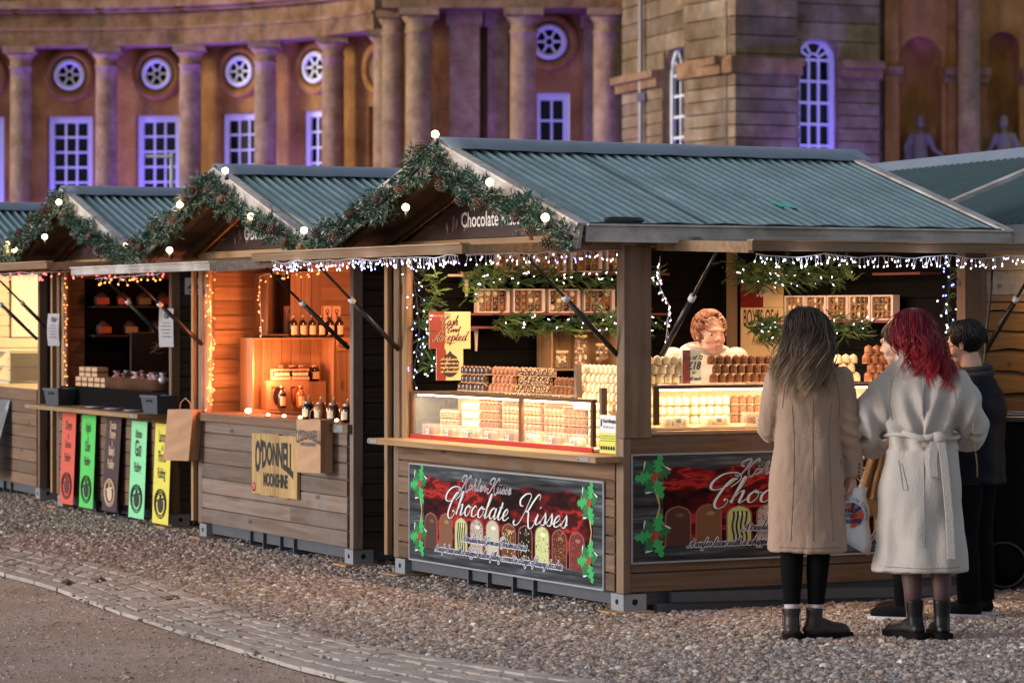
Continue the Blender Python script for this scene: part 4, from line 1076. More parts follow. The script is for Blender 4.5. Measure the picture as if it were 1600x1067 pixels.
# ================================================================ LETTERING (a small copperplate hand drawn stroke by stroke)
_a = [(.85, .8), (.55, 1), (.2, .65), (.15, .2), (.4, 0), (.7, .35), (.9, .95)]
CUR = {
 'a': (1.15, [_a, [(.9, 1), (.8, .3), (.95, 0), (1.25, .35)]]), 'b': (1.0, [[(0, .1), (.5, 1.4), (.6, 2.1), (.45, 2.15), (.3, 1.5), (.25, .3), (.45, 0), (.8, .3), (.8, .8), (.55, .95), (.8, .85), (1.1, .9)]]),
 'c': (.9, [[(.75, .8), (.5, 1), (.15, .6), (.2, .1), (.5, 0), (.95, .35)]]), 'd': (1.15, [_a, [(1.15, 2.1), (.88, .6), (.9, .05), (1.2, .3)]]),
 'e': (.9, [[(0, .2), (.5, .5), (.7, .85), (.5, 1.02), (.2, .65), (.2, .15), (.5, 0), (.95, .35)]]),
 'f': (.8, [[(0, .1), (.5, 1.3), (.75, 2.0), (.6, 2.2), (.4, 1.4), (.2, -.2), (.05, -.9), (-.1, -.7), (.2, 0), (.8, .4)]]),
 'g': (1.1, [_a, [(.9, 1), (.75, 0), (.55, -.85), (.2, -1), (.15, -.7), (.7, -.1), (1.15, .35)]]),
 'h': (1.15, [[(0, .1), (.5, 1.4), (.65, 2.1), (.5, 2.15), (.35, 1.4), (.1, 0)], [(.15, .3), (.5, .9), (.75, 1), (.75, .6), (.7, .1), (.85, 0), (1.2, .35)]]),
 'i': (.65, [[(0, .2), (.3, .95), (.2, .2), (.4, 0), (.7, .35)], [(.42, 1.42), (.46, 1.55), (.5, 1.5)]]),
 'k': (1.1, [[(0, .1), (.5, 1.4), (.65, 2.1), (.5, 2.15), (.35, 1.4), (.1, 0)], [(.2, .4), (.7, 1), (.3, .5), (.7, .1), (1.15, .3)]]),
 'l': (.65, [[(0, .1), (.5, 1.4), (.65, 2.1), (.5, 2.15), (.3, 1.2), (.2, .2), (.35, 0), (.7, .35)]]),
 'm': (1.6, [[(0, .6), (.2, 1), (.25, .8), (.1, 0)], [(.15, .4), (.45, .95), (.65, .9), (.5, 0)], [(.55, .4), (.85, .95), (1.1, .9), (1.0, .15), (1.2, 0), (1.65, .35)]]),
 'n': (1.15, [[(0, .6), (.2, 1), (.25, .8), (.1, 0)], [(.15, .4), (.5, .95), (.75, .9), (.65, .15), (.85, 0), (1.2, .35)]]),
 'o': (.95, [[(.5, 1), (.15, .6), (.2, .1), (.5, 0), (.8, .45), (.7, .9), (.5, 1), (.65, .8), (1.0, .85)]]),
 'p': (1.0, [[(0, .5), (.25, 1.1), (.2, .2), (.0, -1)], [(.2, .5), (.5, 1), (.8, .8), (.75, .2), (.45, 0), (.3, .05)], [(.45, 0), (1.05, .35)]]),
 'r': (.75, [[(0, .2), (.25, 1.1), (.35, .9), (.65, .95), (.5, .3), (.6, 0), (.8, .3)]]), 's': (.75, [[(0, .1), (.4, .9), (.45, 1.1), (.6, .6), (.55, .1), (.3, 0), (.15, .15)], [(.45, .0), (.8, .35)]]),
 't': (.65, [[(0, .2), (.45, 1.6), (.3, .8), (.2, .2), (.4, 0), (.75, .35)], [(.1, 1.1), (.6, 1.15)]]),
 'u': (1.15, [[(0, .5), (.2, 1), (.15, .3), (.35, 0), (.65, .4), (.85, 1)], [(.85, 1), (.75, .3), (.9, 0), (1.2, .35)]]),
 'v': (.95, [[(0, .6), (.2, 1), (.3, .6), (.35, 0), (.7, .6), (.75, 1), (1, .9)]]),
 'w': (1.35, [[(0, .6), (.2, 1), (.15, .3), (.35, 0), (.65, .5), (.7, 1)], [(.7, 1), (.65, .3), (.85, 0), (1.15, .5), (1.1, 1), (1.4, .9)]]),
 'x': (.95, [[(0, .8), (.3, 1), (.5, .2), (.8, 0), (.95, .3)], [(.8, 1), (.1, 0)]]),
 'y': (1.05, [[(0, .5), (.2, 1), (.2, .3), (.4, 0), (.7, .4), (.85, 1)], [(.85, 1), (.7, 0), (.5, -.85), (.2, -1), (.15, -.7), (.7, -.1), (1.1, .35)]]),
 'C': (1.55, [[(1.25, 1.35), (1.75, 1.9), (1.7, 2.35), (1.2, 2.6), (.4, 2.45), (-.15, 1.9), (-.2, 1.35), (.2, 1.15), (.9, 1.4), (1.5, 2.1)], [(1.55, 2.0), (1.25, 2.05), (.85, 1.5), (.55, .6), (.5, -.1), (.8, -.45), (1.2, -.3), (1.4, .15), (1.2, .35), (1.1, .2)]]),
 'K': (2.0, [[(-.3, .15), (-.35, -.1), (-.1, -.3), (.3, 0), (.7, .9), (1.15, 2.45)], [(1.2, 2.3), (1.0, 2.65), (.5, 2.6), (.0, 2.1), (.05, 1.6), (.4, 1.5)], [(2.15, 2.2), (2.2, 2.55), (1.95, 2.65), (1.5, 2.0), (1.05, 1.1), (.8, 1.05)], [(.85, 1.1), (1.15, 1.0), (1.3, .2), (1.55, -.4), (1.9, -.3), (2.15, .25)]]),
 'A': (1.45, [[(0, .3), (.05, -.05), (.35, .1), (.9, 1.2), (1.4, 2.2)], [(1.4, 2.2), (1.25, 1.2), (1.15, .1), (1.3, 0), (1.55, .35)], [(.35, .8), (.8, 1.0), (1.5, .8)]]),
 'G': (1.5, [[(1.3, 1.6), (1.55, 2.0), (1.2, 2.2), (.5, 1.4), (.3, .5), (.6, 0), (1.1, .5), (1.35, 1.1)], [(1.35, 1.1), (1.15, .0), (.8, -.7), (.3, -.6), (.5, -.1), (1.5, .35)]]),
 '-': (.8, [[(.1, .5), (.7, .55)]]), '&': (1.2, [[(1.1, .3), (.7, 0), (.2, .2), (.3, .7), (.8, 1.3), (.6, 1.6), (.4, 1.3), (.6, .6), (1.1, 0)]]), '.': (.4, [[(.1, 0), (.18, .06), (.2, 0)]]),
}
CUR['ö'] = (.95, CUR['o'][1] + [[(.35, 1.45), (.38, 1.55)], [(.7, 1.45), (.73, 1.55)]]); CUR['ü'] = (1.15, CUR['u'][1] + [[(.35, 1.45), (.38, 1.55)], [(.75, 1.45), (.78, 1.55)]])
def cursive(mb, txt, x, z, size, wmin, wmax, y, m, slant=0.42, width=None, samples=6):
    tot = sum(CUR[c][0] if c in CUR else 0.6 for c in txt)
    sx = (width / tot) if width else size
    cx = 0.0
    for ch in txt:
        if ch not in CUR: cx += 0.6; continue
        adv, strokes = CUR[ch]
        for st in strokes:
            pts = [Vector(((cx + p[0]) * sx + p[1] * size * slant, p[1] * size)) for p in st]
            k = len(pts) - 1; out = []
            for i in range(k):
                p0, p1, p2, p3 = pts[max(i - 1, 0)], pts[i], pts[i + 1], pts[min(i + 2, k)]
                for j in range(samples):
                    f = j / samples
                    out.append(0.5 * ((2 * p1) + (p2 - p0) * f + (2 * p0 - 5 * p1 + 4 * p2 - p3) * f * f + (3 * p1 - p0 - 3 * p2 + p3) * f ** 3))
            out.append(pts[-1]); vs = []
            for i, p in enumerate(out):
                d = out[min(i + 1, len(out) - 1)] - out[max(i - 1, 0)]
                if d.length < 1e-9: d = Vector((1, 0))
                d.normalize(); wgt = max(0, -d.y) ** 1.3
                hw = (wmin + (wmax - wmin) * wgt) / 2
                nn = Vector((-d.y, d.x)) * hw
                vs += [(x + p.x + nn.x, y, z + p.y + nn.y), (x + p.x - nn.x, y, z + p.y - nn.y)]
            mb.add(vs, [(2 * i, 2 * i + 1, 2 * i + 3, 2 * i + 2) for i in range(len(out) - 1)], m, .5)
        cx += adv
    return cx * sx
P_WHITE = plain('print_white_ink', (0.74, 0.73, 0.74), 0.5, var=0.02); P_BLACK = plain('print_black_ink', (0.012, 0.012, 0.014), 0.5, var=0.02)
P_BLUEBLACK = plain('print_blue_black', (0.02, 0.02, 0.06), 0.5); P_LILAC = plain('print_lilac_white', (0.74, 0.76, 0.88), 0.5)
# ---------------------------------------------------------------- the two big banners
def satin():
    m, n, l, b = _new('printed_red_satin'); v = coords(n, l, (1.6, 1.6, 4.2)); t0 = noise_node(n, l, 1.3, 3, v)
    ad = n.new('ShaderNodeVectorMath'); ad.operation = 'MULTIPLY_ADD'; l.new(t0.outputs['Color'], ad.inputs[0]); ad.inputs[1].default_value = (2.2, 2.2, 2.2); l.new(v, ad.inputs[2])
    t = noise_node(n, l, 1.5, 2, ad.outputs[0], .4)
    rp = ramp(n, [(0.36, (0.006, 0.001, 0.002)), (0.47, (0.045, 0.003, 0.005)), (0.55, (0.17, 0.008, 0.010)), (0.61, (0.45, 0.030, 0.025)), (0.65, (0.10, 0.006, 0.008)), (0.8, (0.02, 0.004, 0.005))])
    l.new(t.outputs[0], rp.inputs[0]); l.new(rp.outputs[0], b.inputs['Base Color']); b.inputs['Roughness'].default_value = 0.7; b.inputs['Specular IOR Level'].default_value = 0.12; return m
def greyplank():
    m, n, l, b = _new('printed_dark_planks'); v = coords(n, l, (1.2, 1.2, 26)); t = noise_node(n, l, 1.0, 6, v, .65)
    rp = ramp(n, [(0.35, (0.012, 0.013, 0.016)), (0.52, (0.05, 0.055, 0.065)), (0.62, (0.13, 0.15, 0.17)), (0.7, (0.035, 0.04, 0.045))]); l.new(t.outputs[0], rp.inputs[0]); l.new(rp.outputs[0], b.inputs['Base Color']); b.inputs['Roughness'].default_value = 0.7; b.inputs['Specular IOR Level'].default_value = 0.12; return m
SATIN = satin(); GPL = greyplank()
def speck(name, base, spot, sc, thr):
    m, n, l, b = _new(name); v = coords(n, l); vo = n.new('ShaderNodeTexVoronoi'); vo.inputs['Scale'].default_value = sc; l.new(v, vo.inputs['Vector'])
    mr = n.new('ShaderNodeMapRange'); mr.inputs[1].default_value = thr; mr.inputs[2].default_value = thr + .08; mr.inputs[3].default_value = 1; mr.inputs[4].default_value = 0; l.new(vo.outputs['Distance'], mr.inputs[0])
    l.new(mixc(n, l, mr.outputs[0], base, spot), b.inputs['Base Color']); b.inputs['Roughness'].default_value = .8; b.inputs['Specular IOR Level'].default_value = .15; return m
KP = [plain('print_dark_choc', (0.065, 0.022, 0.015), .8), plain('print_milk_choc', (0.17, 0.075, 0.03), .8), None, speck('print_sprinkle', (0.45, 0.40, 0.36), (0.05, 0.03, 0.02), 75, .28), plain('print_cream', (0.50, 0.48, 0.36), .4),
      speck('print_nut', (0.12, 0.05, 0.02), (0.55, 0.42, 0.22), 55, .3), speck('print_black_nut', (0.015, 0.01, 0.008), (0.5, 0.4, 0.25), 42, .22), speck('print_lime_cream', (0.55, 0.60, 0.28), (0.05, 0.03, 0.02), 45, .2), speck('print_choc_crumb', (0.10, 0.03, 0.02), (0.45, 0.2, 0.08), 60, .25), speck('print_ruby_choc', (0.16, 0.035, 0.03), (0.4, 0.15, 0.1), 50, .15)]
P_LIME = plain('print_pale_lime', (0.52, 0.56, 0.24), .4); P_HALO = plain('print_halo', (0.30, 0.085, 0.07), .8)
G_D = plain('print_holly_dark', (0.01, 0.16, 0.05), .4); G_L = plain('print_holly_light', (0.03, 0.42, 0.11), .4); P_RED = plain('print_berry_red', (0.42, 0.03, 0.02), .35); P_GOLD = plain('print_gold', (0.58, 0.40, 0.14), .4)
def banner(fr, pos, rz, label, wd, ht):
    t = fr.thing('banner', label, 'banner', pos, rz, 'chocolate banners')
    mb = MB(); mb.box(-wd / 2, wd / 2, -0.006, 0.0, 0, ht, 0, .5); mb.build('banner_sheet', GPL, t)
    mb = MB()
    for (a, b_, c, d) in ((-wd / 2, wd / 2, ht - .008, ht + .002), (-wd / 2, wd / 2, -.002, .008), (-wd / 2 - .002, -wd / 2 + .008, 0, ht), (wd / 2 - .008, wd / 2 + .002, 0, ht)): mb.box(a, b_, -.009, .001, c, d, 0, .5)
    mb.build('banner_edge', plain('banner_edge_vinyl', (.30, .32, .36), .4), t)
    X = lambda f: -wd / 2 + f * wd
    rr = random.Random(4); top = []; bot = []
    for i in range(25):
        f = .085 + .865 * i / 24; top.append((X(f), ht * (.86 + .02 * math.sin(i * 1.3)))); bot.append((X(f), ht * (.16 + .02 * math.sin(i * .9))))
    mb = MB(); mb.sheet(bot + top[::-1], -.0068); mb.build('printed_satin', SATIN, t)
    # ten printed sweets
    for i in range(10):
        f = .125 + .0835 * i; w2 = .032 * wd; zb = ht * .15; h = ht * (.35 + .012 * math.sin(i * 2))
        def dome(w_, z0_, h_): return [(X(f) - w_, z0_), (X(f) + w_, z0_)] + [(X(f) + w_ * math.cos(math.pi * k / 12), z0_ + h_ * .72 + h_ * (.28 * math.sin(math.pi * k / 12) ** .8 + (.02 if k == 6 else 0))) for k in range(13)]
        mb = MB(); mb.sheet(dome(w2 * 1.13, zb, h * 1.035), -.0072, 0); m2 = KP[i] if KP[i] else P_LIME
        mb.sheet(dome(w2, zb, h), -.0078, 1)
        if i == 2:
            for s_ in (-.6, -.25, .12, .5):
                xs = X(f) + s_ * w2; mb.sheet([(xs + .006 * math.sin(q * 1.1) + (q % 1), zb + h * .88 * q / 8) for q in range(9)] + [(xs + w2 * .17 + .006 * math.sin(q * 1.1), zb + h * .88 * q / 8) for q in range(8, -1, -1)], -.0084, 2)
        mb.sheet([(X(f) + w2 * (.15 + .38 * math.cos(a)), zb + h * (.80 + .055 * math.sin(a))) for a in [q * math.pi / 6 for q in range(12)]], -.0082, 3)
        mb.build('printed_sweet', [P_HALO, m2, P_BLACK, plain(f'print_gloss_{i}', tuple(min(.8, c_ * 1.9 + .03) for c_ in ((.065, .022, .015), (.17, .075, .03), (.4, .42, .2), (.4, .35, .3), (.45, .43, .32), (.25, .13, .05), (.03, .02, .02), (.45, .48, .24), (.12, .04, .03), (.18, .05, .04))[i]), .8)], t)
    # holly in four corners with gold ribbons
    for (fx, fz, s) in ((.062, .79, .105), (.062, .25, .105), (.932, .79, .105), (.932, .25, .105)):
        cx, cz = X(fx), ht * fz; mb = MB()
        sgn = -1 if fz > .5 else 1
        mb.sheet([(cx - .018, cz + sgn * .03), (cx + .012, cz + sgn * .03), (cx + .035, ht * .52), (cx + .028, ht * .52)], -.0080, 3)
        for j, a0 in enumerate((0.35, 1.25, 2.2, 3.2, 4.1, 5.1)):
            ln = s * (1.25 if j % 2 else 1.05); d = Vector((math.cos(a0), math.sin(a0))); nn = Vector((-d.y, d.x)); c = Vector((cx, cz)); L_ = []; R_ = []
            for q in range(9):
                f = q / 8; wv = math.sin(math.pi * min(f * .9 + .05, 1)) * s * (.42 if q % 2 else .17); L_.append(c + d * ln * f + nn * wv); R_.append(c + d * ln * f - nn * wv)
            mb.sheet([tuple(p) for p in L_] + [tuple(c + d * ln)] + [tuple(p) for p in R_[::-1]], -.0086 - j * .0001, j % 2)
            if j in (0, 2, 4):
                mb.sheet([tuple(p) for p in (L_[5], L_[7], c + d * ln * 1.04, c + d * ln * .9 + nn * s * .02)], -.0094, 4)
        for j in range(9):
            a = j * 2.4; r_ = .3 * s * math.sqrt(j / 9); p = Vector((cx + r_ * math.cos(a), cz + r_ * math.sin(a))); mb.sheet([(p.x + .009 * math.cos(q), p.y + .009 * math.sin(q)) for q in [i * math.pi / 4 for i in range(8)]], -.0097 - j * .00004, 2)
        mb.build('printed_holly', [G_D, G_L, P_RED, P_GOLD, P_WHITE], t)
    mb = MB()
    for (tx, fx, fz, wdt, sz, w1, w2) in (('Chocolate', .205, .53, .335, .066, .005, .019), ('Kisses', .585, .53, .245, .066, .005, .019)):
        cursive(mb, tx, X(fx), ht * fz, sz, w1 + .011, w2 + .011, -.0100, 1, width=wdt * wd); cursive(mb, tx, X(fx), ht * fz, sz, w1, w2, -.0112, 0, width=wdt * wd)
    cursive(mb, 'Köhler-Küsse', X(.29), ht * .79, .032, .009, .012, -.0100, 2, width=.265 * wd); cursive(mb, 'Köhler-Küsse', X(.29), ht * .79, .032, .003, .007, -.0108, 1, width=.265 * wd)
    for (tx, fx, fz, wdt) in (('A traditional German Christmas treat', .30, .27, .335), ('A wafer base with a whipped mallow filling covered in a layer of luxury chocolate', .15, .135, .66)):
        cursive(mb, tx, X(fx), ht * fz, .021, .014, .018, -.0104, 2, width=wdt * wd, samples=4); cursive(mb, tx, X(fx), ht * fz, .021, .0035, .0075, -.0114, 3, width=wdt * wd, samples=4)
    mb.build('lettering', [P_WHITE, P_BLACK, P_LILAC, P_BLUEBLACK], t)
    return t
banner(FA, (-0.026, 1.425, 0.122), -90, 'red chocolate banner with holly corners under the front counter, left of the corner post', 2.49, .612)
banner(FA, (1.235, -0.026, 0.285), 0, 'red chocolate banner partly hidden behind the customers, to the right of the corner post', 2.42, .61)

# ---------------------------------------------------------------- garlands
def needle_mat():
    m, n, l, b = _new('fir_needles'); at = n.new('ShaderNodeAttribute'); at.attribute_name = 'tint'
    rp = ramp(n, [(0, (0.006, 0.030, 0.018)), (.4, (0.014, 0.070, 0.038)), (.65, (0.028, 0.115, 0.065)), (.82, (0.10, 0.20, 0.15)), (.93, (0.32, 0.36, 0.32)), (1, (0.50, 0.51, 0.48))])
    l.new(at.outputs['Fac'], rp.inputs[0]); l.new(rp.outputs[0], b.inputs['Base Color']); b.inputs['Roughness'].default_value = .6; return m
def ivy_mat():
    m, n, l, b = _new('conifer_greenery'); at = n.new('ShaderNodeAttribute'); at.attribute_name = 'tint'
    rp = ramp(n, [(0, (0.010, 0.034, 0.008)), (.5, (0.032, 0.080, 0.017)), (1, (0.11, 0.18, 0.04))])
    l.new(at.outputs['Fac'], rp.inputs[0]); l.new(rp.outputs[0], b.inputs['Base Color']); b.inputs['Roughness'].default_value = .55; return m
NEED = needle_mat(); GREEN = ivy_mat(); CONE = plain('pine_cone_scale', (0.10, 0.06, 0.04), .8, tint=(.5, 2.2)); FROST = plain('frosted_cone_tip', (.58, .54, .50), .9); BERRY = plain('red_berry', (.13, .008, .008), .3)
BULB = glow('warm_bulb', (1.0, 0.72, 0.40), 7); SOCK = plain('bulb_socket', (0.015, .015, .015), .5)
def sprig(mb, p, d, ln, rr, frost, m=0, nn=13, wdt=.0035, spread=.55):
    """a shoot: needles fanning round a short stem"""
    d = d.normalized(); a = d.orthogonal().normalized(); b_ = d.cross(a)
    for i in range(nn):
        f = i / nn; t = rr.uniform(0, 6.28); side = a * math.cos(t) + b_ * math.sin(t)
        q = p + d * ln * f; dd = (d * (1 - spread) + side * spread * (1.1 - .5 * f)).normalized(); L_ = ln * rr.uniform(.45, .75)
        w_ = dd.cross(side.cross(d) if side.cross(d).length > .01 else a); w_ = dd.orthogonal().normalized() * wdt if w_.length < .01 else w_.normalized() * wdt
        e = q + dd * L_
        tint = min(1, max(0, rr.gauss(.45, .2) + (frost if rr.random() < .28 else 0)))
        mb.add([q - w_, q + w_, e + w_ * .3, e - w_ * .3], [(0, 1, 2, 3)], m, tint)
def pine_cone(mb, c, r, rot, rr, m0=0, m1=1):
    mb.ball(c, r * .62, 8, 6, m0, .1, (1, 1, 1.3), rot)
    k = 44
    for i in range(k):
        z = -1.15 + 2.3 * i / k; rad = math.sqrt(max(0.02, 1 - (z / 1.3) ** 2)); a = i * 2.4
        o_ = Vector((math.cos(a), math.sin(a), 0)); tn = Vector((-math.sin(a), math.cos(a), 0))
        p = Vector((o_.x * rad * .6, o_.y * rad * .6, z * .9)) * r; q = p + (o_ * .42 * (.4 + rad * .6) + Vector((0, 0, .22))) * r
        w_ = tn * r * .2
        vs = [Vector(c) + rot @ v for v in (p - w_, p + w_, q + w_ * .9, q + Vector((0, 0, .06)) * r, q - w_ * .9)]
        mb.add(vs, [(0, 1, 2, 3, 4)], m0, rr.random())
        vs2 = [Vector(c) + rot @ v for v in (q + w_ * .8 - o_ * .05 * r, q + Vector((0, 0, .09)) * r, q - w_ * .8 - o_ * .05 * r, q + o_ * .07 * r)]
        mb.add(vs2, [(0, 1, 2, 3)], m1, .6)
def garland(fr, label, path, bulbs, seed, group, rad=.100):
    t = fr.thing('garland', label, 'garland', (path[0][0], path[0][1], 0), 0, group)
    rr = random.Random(seed); P = [Vector(p) - Vector((path[0][0], path[0][1], 0)) for p in path]
    seg = []; 
    for i in range(len(P) - 1): seg.append((P[i + 1] - P[i]).length)
    tot = sum(seg)
    def at(s):
        s = min(max(s, 0), tot - 1e-5); i = 0
        while s > seg[i]: s -= seg[i]; i += 1
        return P[i].lerp(P[i + 1], s / seg[i]), (P[i + 1] - P[i]).normalized()
    mb = MB(); n = int(tot * 420)
    for i in range(n):
        s = tot * (i + rr.random()) / n; p, d = at(s); lump = .82 + .30 * math.sin(s * 9 + seed) + .20 * math.sin(s * 23)
        a = rr.uniform(0, 6.28); u = d.orthogonal().normalized(); v = d.cross(u); side = u * math.cos(a) + v * math.sin(a)
        q = p + side * rad * lump * rr.uniform(.1, .72)
        sprig(mb, q, side + d * rr.uniform(-.8, .8) + Vector((0, 0, -.15)), rr.uniform(.03, .05) * lump, rr, .45, 0)
    mb.tube([at(tot * i / 40)[0] for i in range(41)], .012, 6, 1, .1)
    mb.build('foliage', [NEED, BLACKMET], t)
    s = .1
    while s < tot - .05:
        p, d = at(s); a = rr.uniform(0, 6.28); c = p + Vector((-rad * .75, math.cos(a) * rad * .6, math.sin(a) * rad * .5 - .015)); rot = Matrix.Rotation(rr.uniform(0, 6), 3, 'Z') @ Matrix.Rotation(rr.uniform(.6, 2.2), 3, 'X')
        mb = MB(); pine_cone(mb, c, rr.uniform(.028, .037), rot, rr); mb.build('pine_cone', [CONE, FROST], t)
        if rr.random() < .3:
            for k in range(2):
                mb = MB(); mb.ball(c + Vector((-.01, rr.uniform(-.06, .06), rr.uniform(-.06, .06))), .010, 8, 6); mb.build('berry', BERRY, t)
            pass
        s += rr.uniform(.20, .36)
    for b_ in bulbs:
        q = Vector(b_) - Vector((path[0][0], path[0][1], 0)); mb = MB(); mb.ball(q, .0225, 16, 10); o = mb.build('bulb', BULB, t)
        mb = MB(); mb.tube([q + Vector((.004, 0, -.024)), q + Vector((.012, 0, -.062))], [.013, .015], 10); mb.build('socket', SOCK, o)
        lamp('POINT', fr.w(*(Vector(b_) + Vector((-.045, 0, .0)))), .55, (1.0, .66, .34), .03)
    return t
def verge_path(Wd, x=-FO - .09, end_l=0.0, k=12):
    pts = []; c = Wd / 2; hw = Wd / 2 + EO + .02
    for i in range(2 * k + 1):
        y = c - hw + 2 * hw * i / (2 * k); q = abs(y - c) / hw
        z = ROOF_H - .045 + (EAVE_H - ROOF_H) * q - .05 * math.sin(min(q * 1.5, 1) * math.pi) + .012 * math.sin(y * 11)
        if q < .12: z += .02 - q * .1
        pts.append((x, y, z))
    return pts
vp = verge_path(W0); C0 = W0 / 2
def vb(y, dz=0.0, dx=-.10):
    hw = W0 / 2 + EO + .02; q = abs(y - C0) / hw; return (-FO - .09 + dx, y, ROOF_H - .045 + (EAVE_H - ROOF_H) * q + dz)
def ypx(fr, px, x): t = (px - 800) / 4760; return (fr.x + x * fr.c - t * (fr.y + x * fr.s)) / (fr.s + t * fr.c)
def bl(fr, px, py):
    x = -FO - .19; y = ypx(fr, px, x); w_ = fr.w(x, y); return (x, y, 1.68 + (490 - py) * w_[1] / 4760)
garland(FA, 'frosted fir garland with cones and bulbs along the gable of the large stall', vp, [bl(FA, *b_) for b_ in ((680, 210), (765, 285), (634, 324), (852, 340))], 3, 'gable garlands')
garland(FB, 'frosted fir garland with cones and warm bulbs on the gable of the orange-lit stall', vp, [bl(FB, *b_) for b_ in ((352, 267), (392, 338), (475, 360), (281, 320), (265, 391))], 8, 'gable garlands')
garland(FC, 'frosted fir garland and bulbs on the gable of the stall with coloured banners', vp, [bl(FC, *b_) for b_ in ((92, 316), (70, 370), (197, 384))], 12, 'gable garlands')
garland(FD, 'garland end with two bulbs at the left edge, on the gable of the farthest stall', vp[:13], [bl(FD, *b_) for b_ in ((12, 381), (22, 390))], 15, 'gable garlands')
# ---------------------------------------------------------------- light strings
LEDW = glow('cold_led', (.78, .78, 1.0), 6); LEDB = glow('blue_led', (.12, .16, 1.0), 9); LEDO = glow('orange_led', (1.0, .27, .055), 2.8); LEDR = glow('red_led', (1.0, .08, .07), 5); LEDP = glow('pink_led', (1.0, .55, .60), 7)
WIREW = plain('clear_wire', (.5, .5, .52), .4); WIRED = plain('dark_wire', (.02, .03, .02), .5)
def led_string(fr, label, path, n, mats, drop=(0.006, .055), jit=.016, seed=1, r=.0026, wire=None, group='light strings', wgt=None, droop=.0, one=False):
    t = fr.thing('light_string', label, 'fairy lights', (path[0][0], path[0][1], 0), 0, group)
    P = [Vector(p) - Vector((path[0][0], path[0][1], 0)) for p in path]; rr = random.Random(seed)
    seg = [(P[i + 1] - P[i]).length for i in range(len(P) - 1)]; tot = sum(seg)
    def at(s):
        s = min(max(s, 0), tot - 1e-5); i = 0
        while s > seg[i]: s -= seg[i]; i += 1
        return P[i].lerp(P[i + 1], s / seg[i])
    mb = MB(); k = max(8, int(tot * 14))
    wp = [at(tot * i / k) + Vector((0, 0, -droop * abs(math.sin(i * .55)) + rr.uniform(-.006, .006))) for i in range(k + 1)]
    mb.tube(wp, .0022, 5, 0)
    protos = []
    for mm in mats:
        q = MB(); q.tube([(0, 0, 0), (0, 0, -.003), (0, 0, -.008), (0, 0, -.011)], [r * .6, r, r, r * .3], 8); protos.append(q.build('led', mm, t))
    used = [False] * len(mats); extra = [MB() for _ in mats]; cnt = 0
    for i in range(n):
        s = tot * (i + rr.random()) / n; p = wp[min(int(s / tot * k), k)].lerp(wp[min(int(s / tot * k) + 1, k)], (s / tot * k) % 1)
        q = p + Vector((rr.uniform(-jit, jit), rr.uniform(-jit, jit), -rr.uniform(*drop)))
        mb.tube([p, q], .0014, 4, 0, cap=False)
        mi = rr.choices(range(len(mats)), wgt or [1] * len(mats))[0]
        rot = Matrix.Rotation(rr.uniform(-.7, .7), 3, 'X') @ Matrix.Rotation(rr.uniform(-.7, .7), 3, 'Y')
        if cnt < 99 - len(mats):
            o = protos[mi] if not used[mi] else protos[mi].copy()
            if used[mi]: SC.collection.objects.link(o); o.parent = t
            used[mi] = True; o.location = q; o.rotation_euler = rot.to_euler(); cnt += 1
        else:
            e = extra[mi]; e.tube([q + rot @ Vector((0, 0, z)) for z in (0, -.003, -.008, -.011)], [r * .6, r, r, r * .3], 6)
    mb.build('wire', wire or WIREW, t)
    for e, mm in zip(extra, mats):
        if e.v: o = e.build('led_lights', mm, t); o['kind'] = 'stuff'
    return t
led_string(FA, 'cold white icicle lights hanging along the front shutter edge of the large stall', [(-1.035, 2.55, 2.0), (-1.035, 0.02, 2.0)], 130, [LEDW, LEDB, LEDP], wgt=[8, 1, 1.4], seed=2, droop=.01, group='icicle lights')
led_string(FA, 'icicle lights along the short shutter side edge, left of the corner post', [(-1.0, -0.01, 2.0), (-0.05, -0.01, 2.03)], 46, [LEDW, LEDB, LEDP], wgt=[8, 1, 1.4], seed=3, group='icicle lights')
led_string(FA, 'cold white icicle lights under the right-hand shutter, above the customers', [(0.2, -1.04, 2.0), (2.62, -1.04, 2.0)], 135, [LEDW, LEDP], wgt=[8, 1.6], seed=4, droop=.015, group='icicle lights')
led_string(FA, 'fairy lights trailing down beside the left jamb of the front opening', [(0.0, 2.70, 2.0), (0.02, 2.62, 1.6), (0.0, 2.68, 1.25)], 30, [LEDW, LEDB, LEDP], seed=5, jit=.05, wire=WIRED)
led_string(FA, 'thin curved fairy light strand hanging right of the corner post, beside the gas strut', [(0.26, .05, 2.0), (0.25, .05, 1.85), (0.32, .05, 1.72), (0.30, .05, 1.55)], 24, [LEDW, LEDP], seed=6)
led_string(FA, 'blue and white fairy lights down the right jamb behind the man with glasses', [(2.28, .06, 2.0), (2.25, .06, 1.7), (2.3, .06, 1.25)], 34, [LEDW, LEDB], seed=7, jit=.06, wire=WIRED, r=.0035)
led_string(FB, 'warm orange fairy lights down the left jamb of the stall with the bottles', [(0.0, 2.74, 2.0), (0.0, 2.70, 1.5), (0.0, 2.74, .96)], 46, [LEDO], seed=8, jit=.03, r=.005, group='warm light strings')
led_string(FB, 'warm fairy lights looping round the upper crate of the orange-lit stall', [(.36, 2.60, 1.50), (.34, 2.60, 1.95), (.46, 2.60, 2.0), (.80, 2.60, 1.99), (.84, 2.6, 2.04)], 24, [LEDO], seed=9, jit=.012, r=.005, group='warm light strings')
led_string(FC, 'orange fairy lights down the left jamb of the dark stall with the hanging banners', [(0.0, 2.74, 2.0), (0.0, 2.72, 1.5), (0.0, 2.74, 1.0)], 32, [LEDO], seed=10, jit=.015, r=.0055, group='warm light strings')
led_string(FC, 'red fairy lights under the shutter edge of the stall with coloured banners', [(-1.03, 1.9, 2.0), (-1.03, 0, 2.0), (-.05, -.0, 2.0)], 60, [LEDR], seed=11, jit=.02, r=.007, group='shutter edge lights')
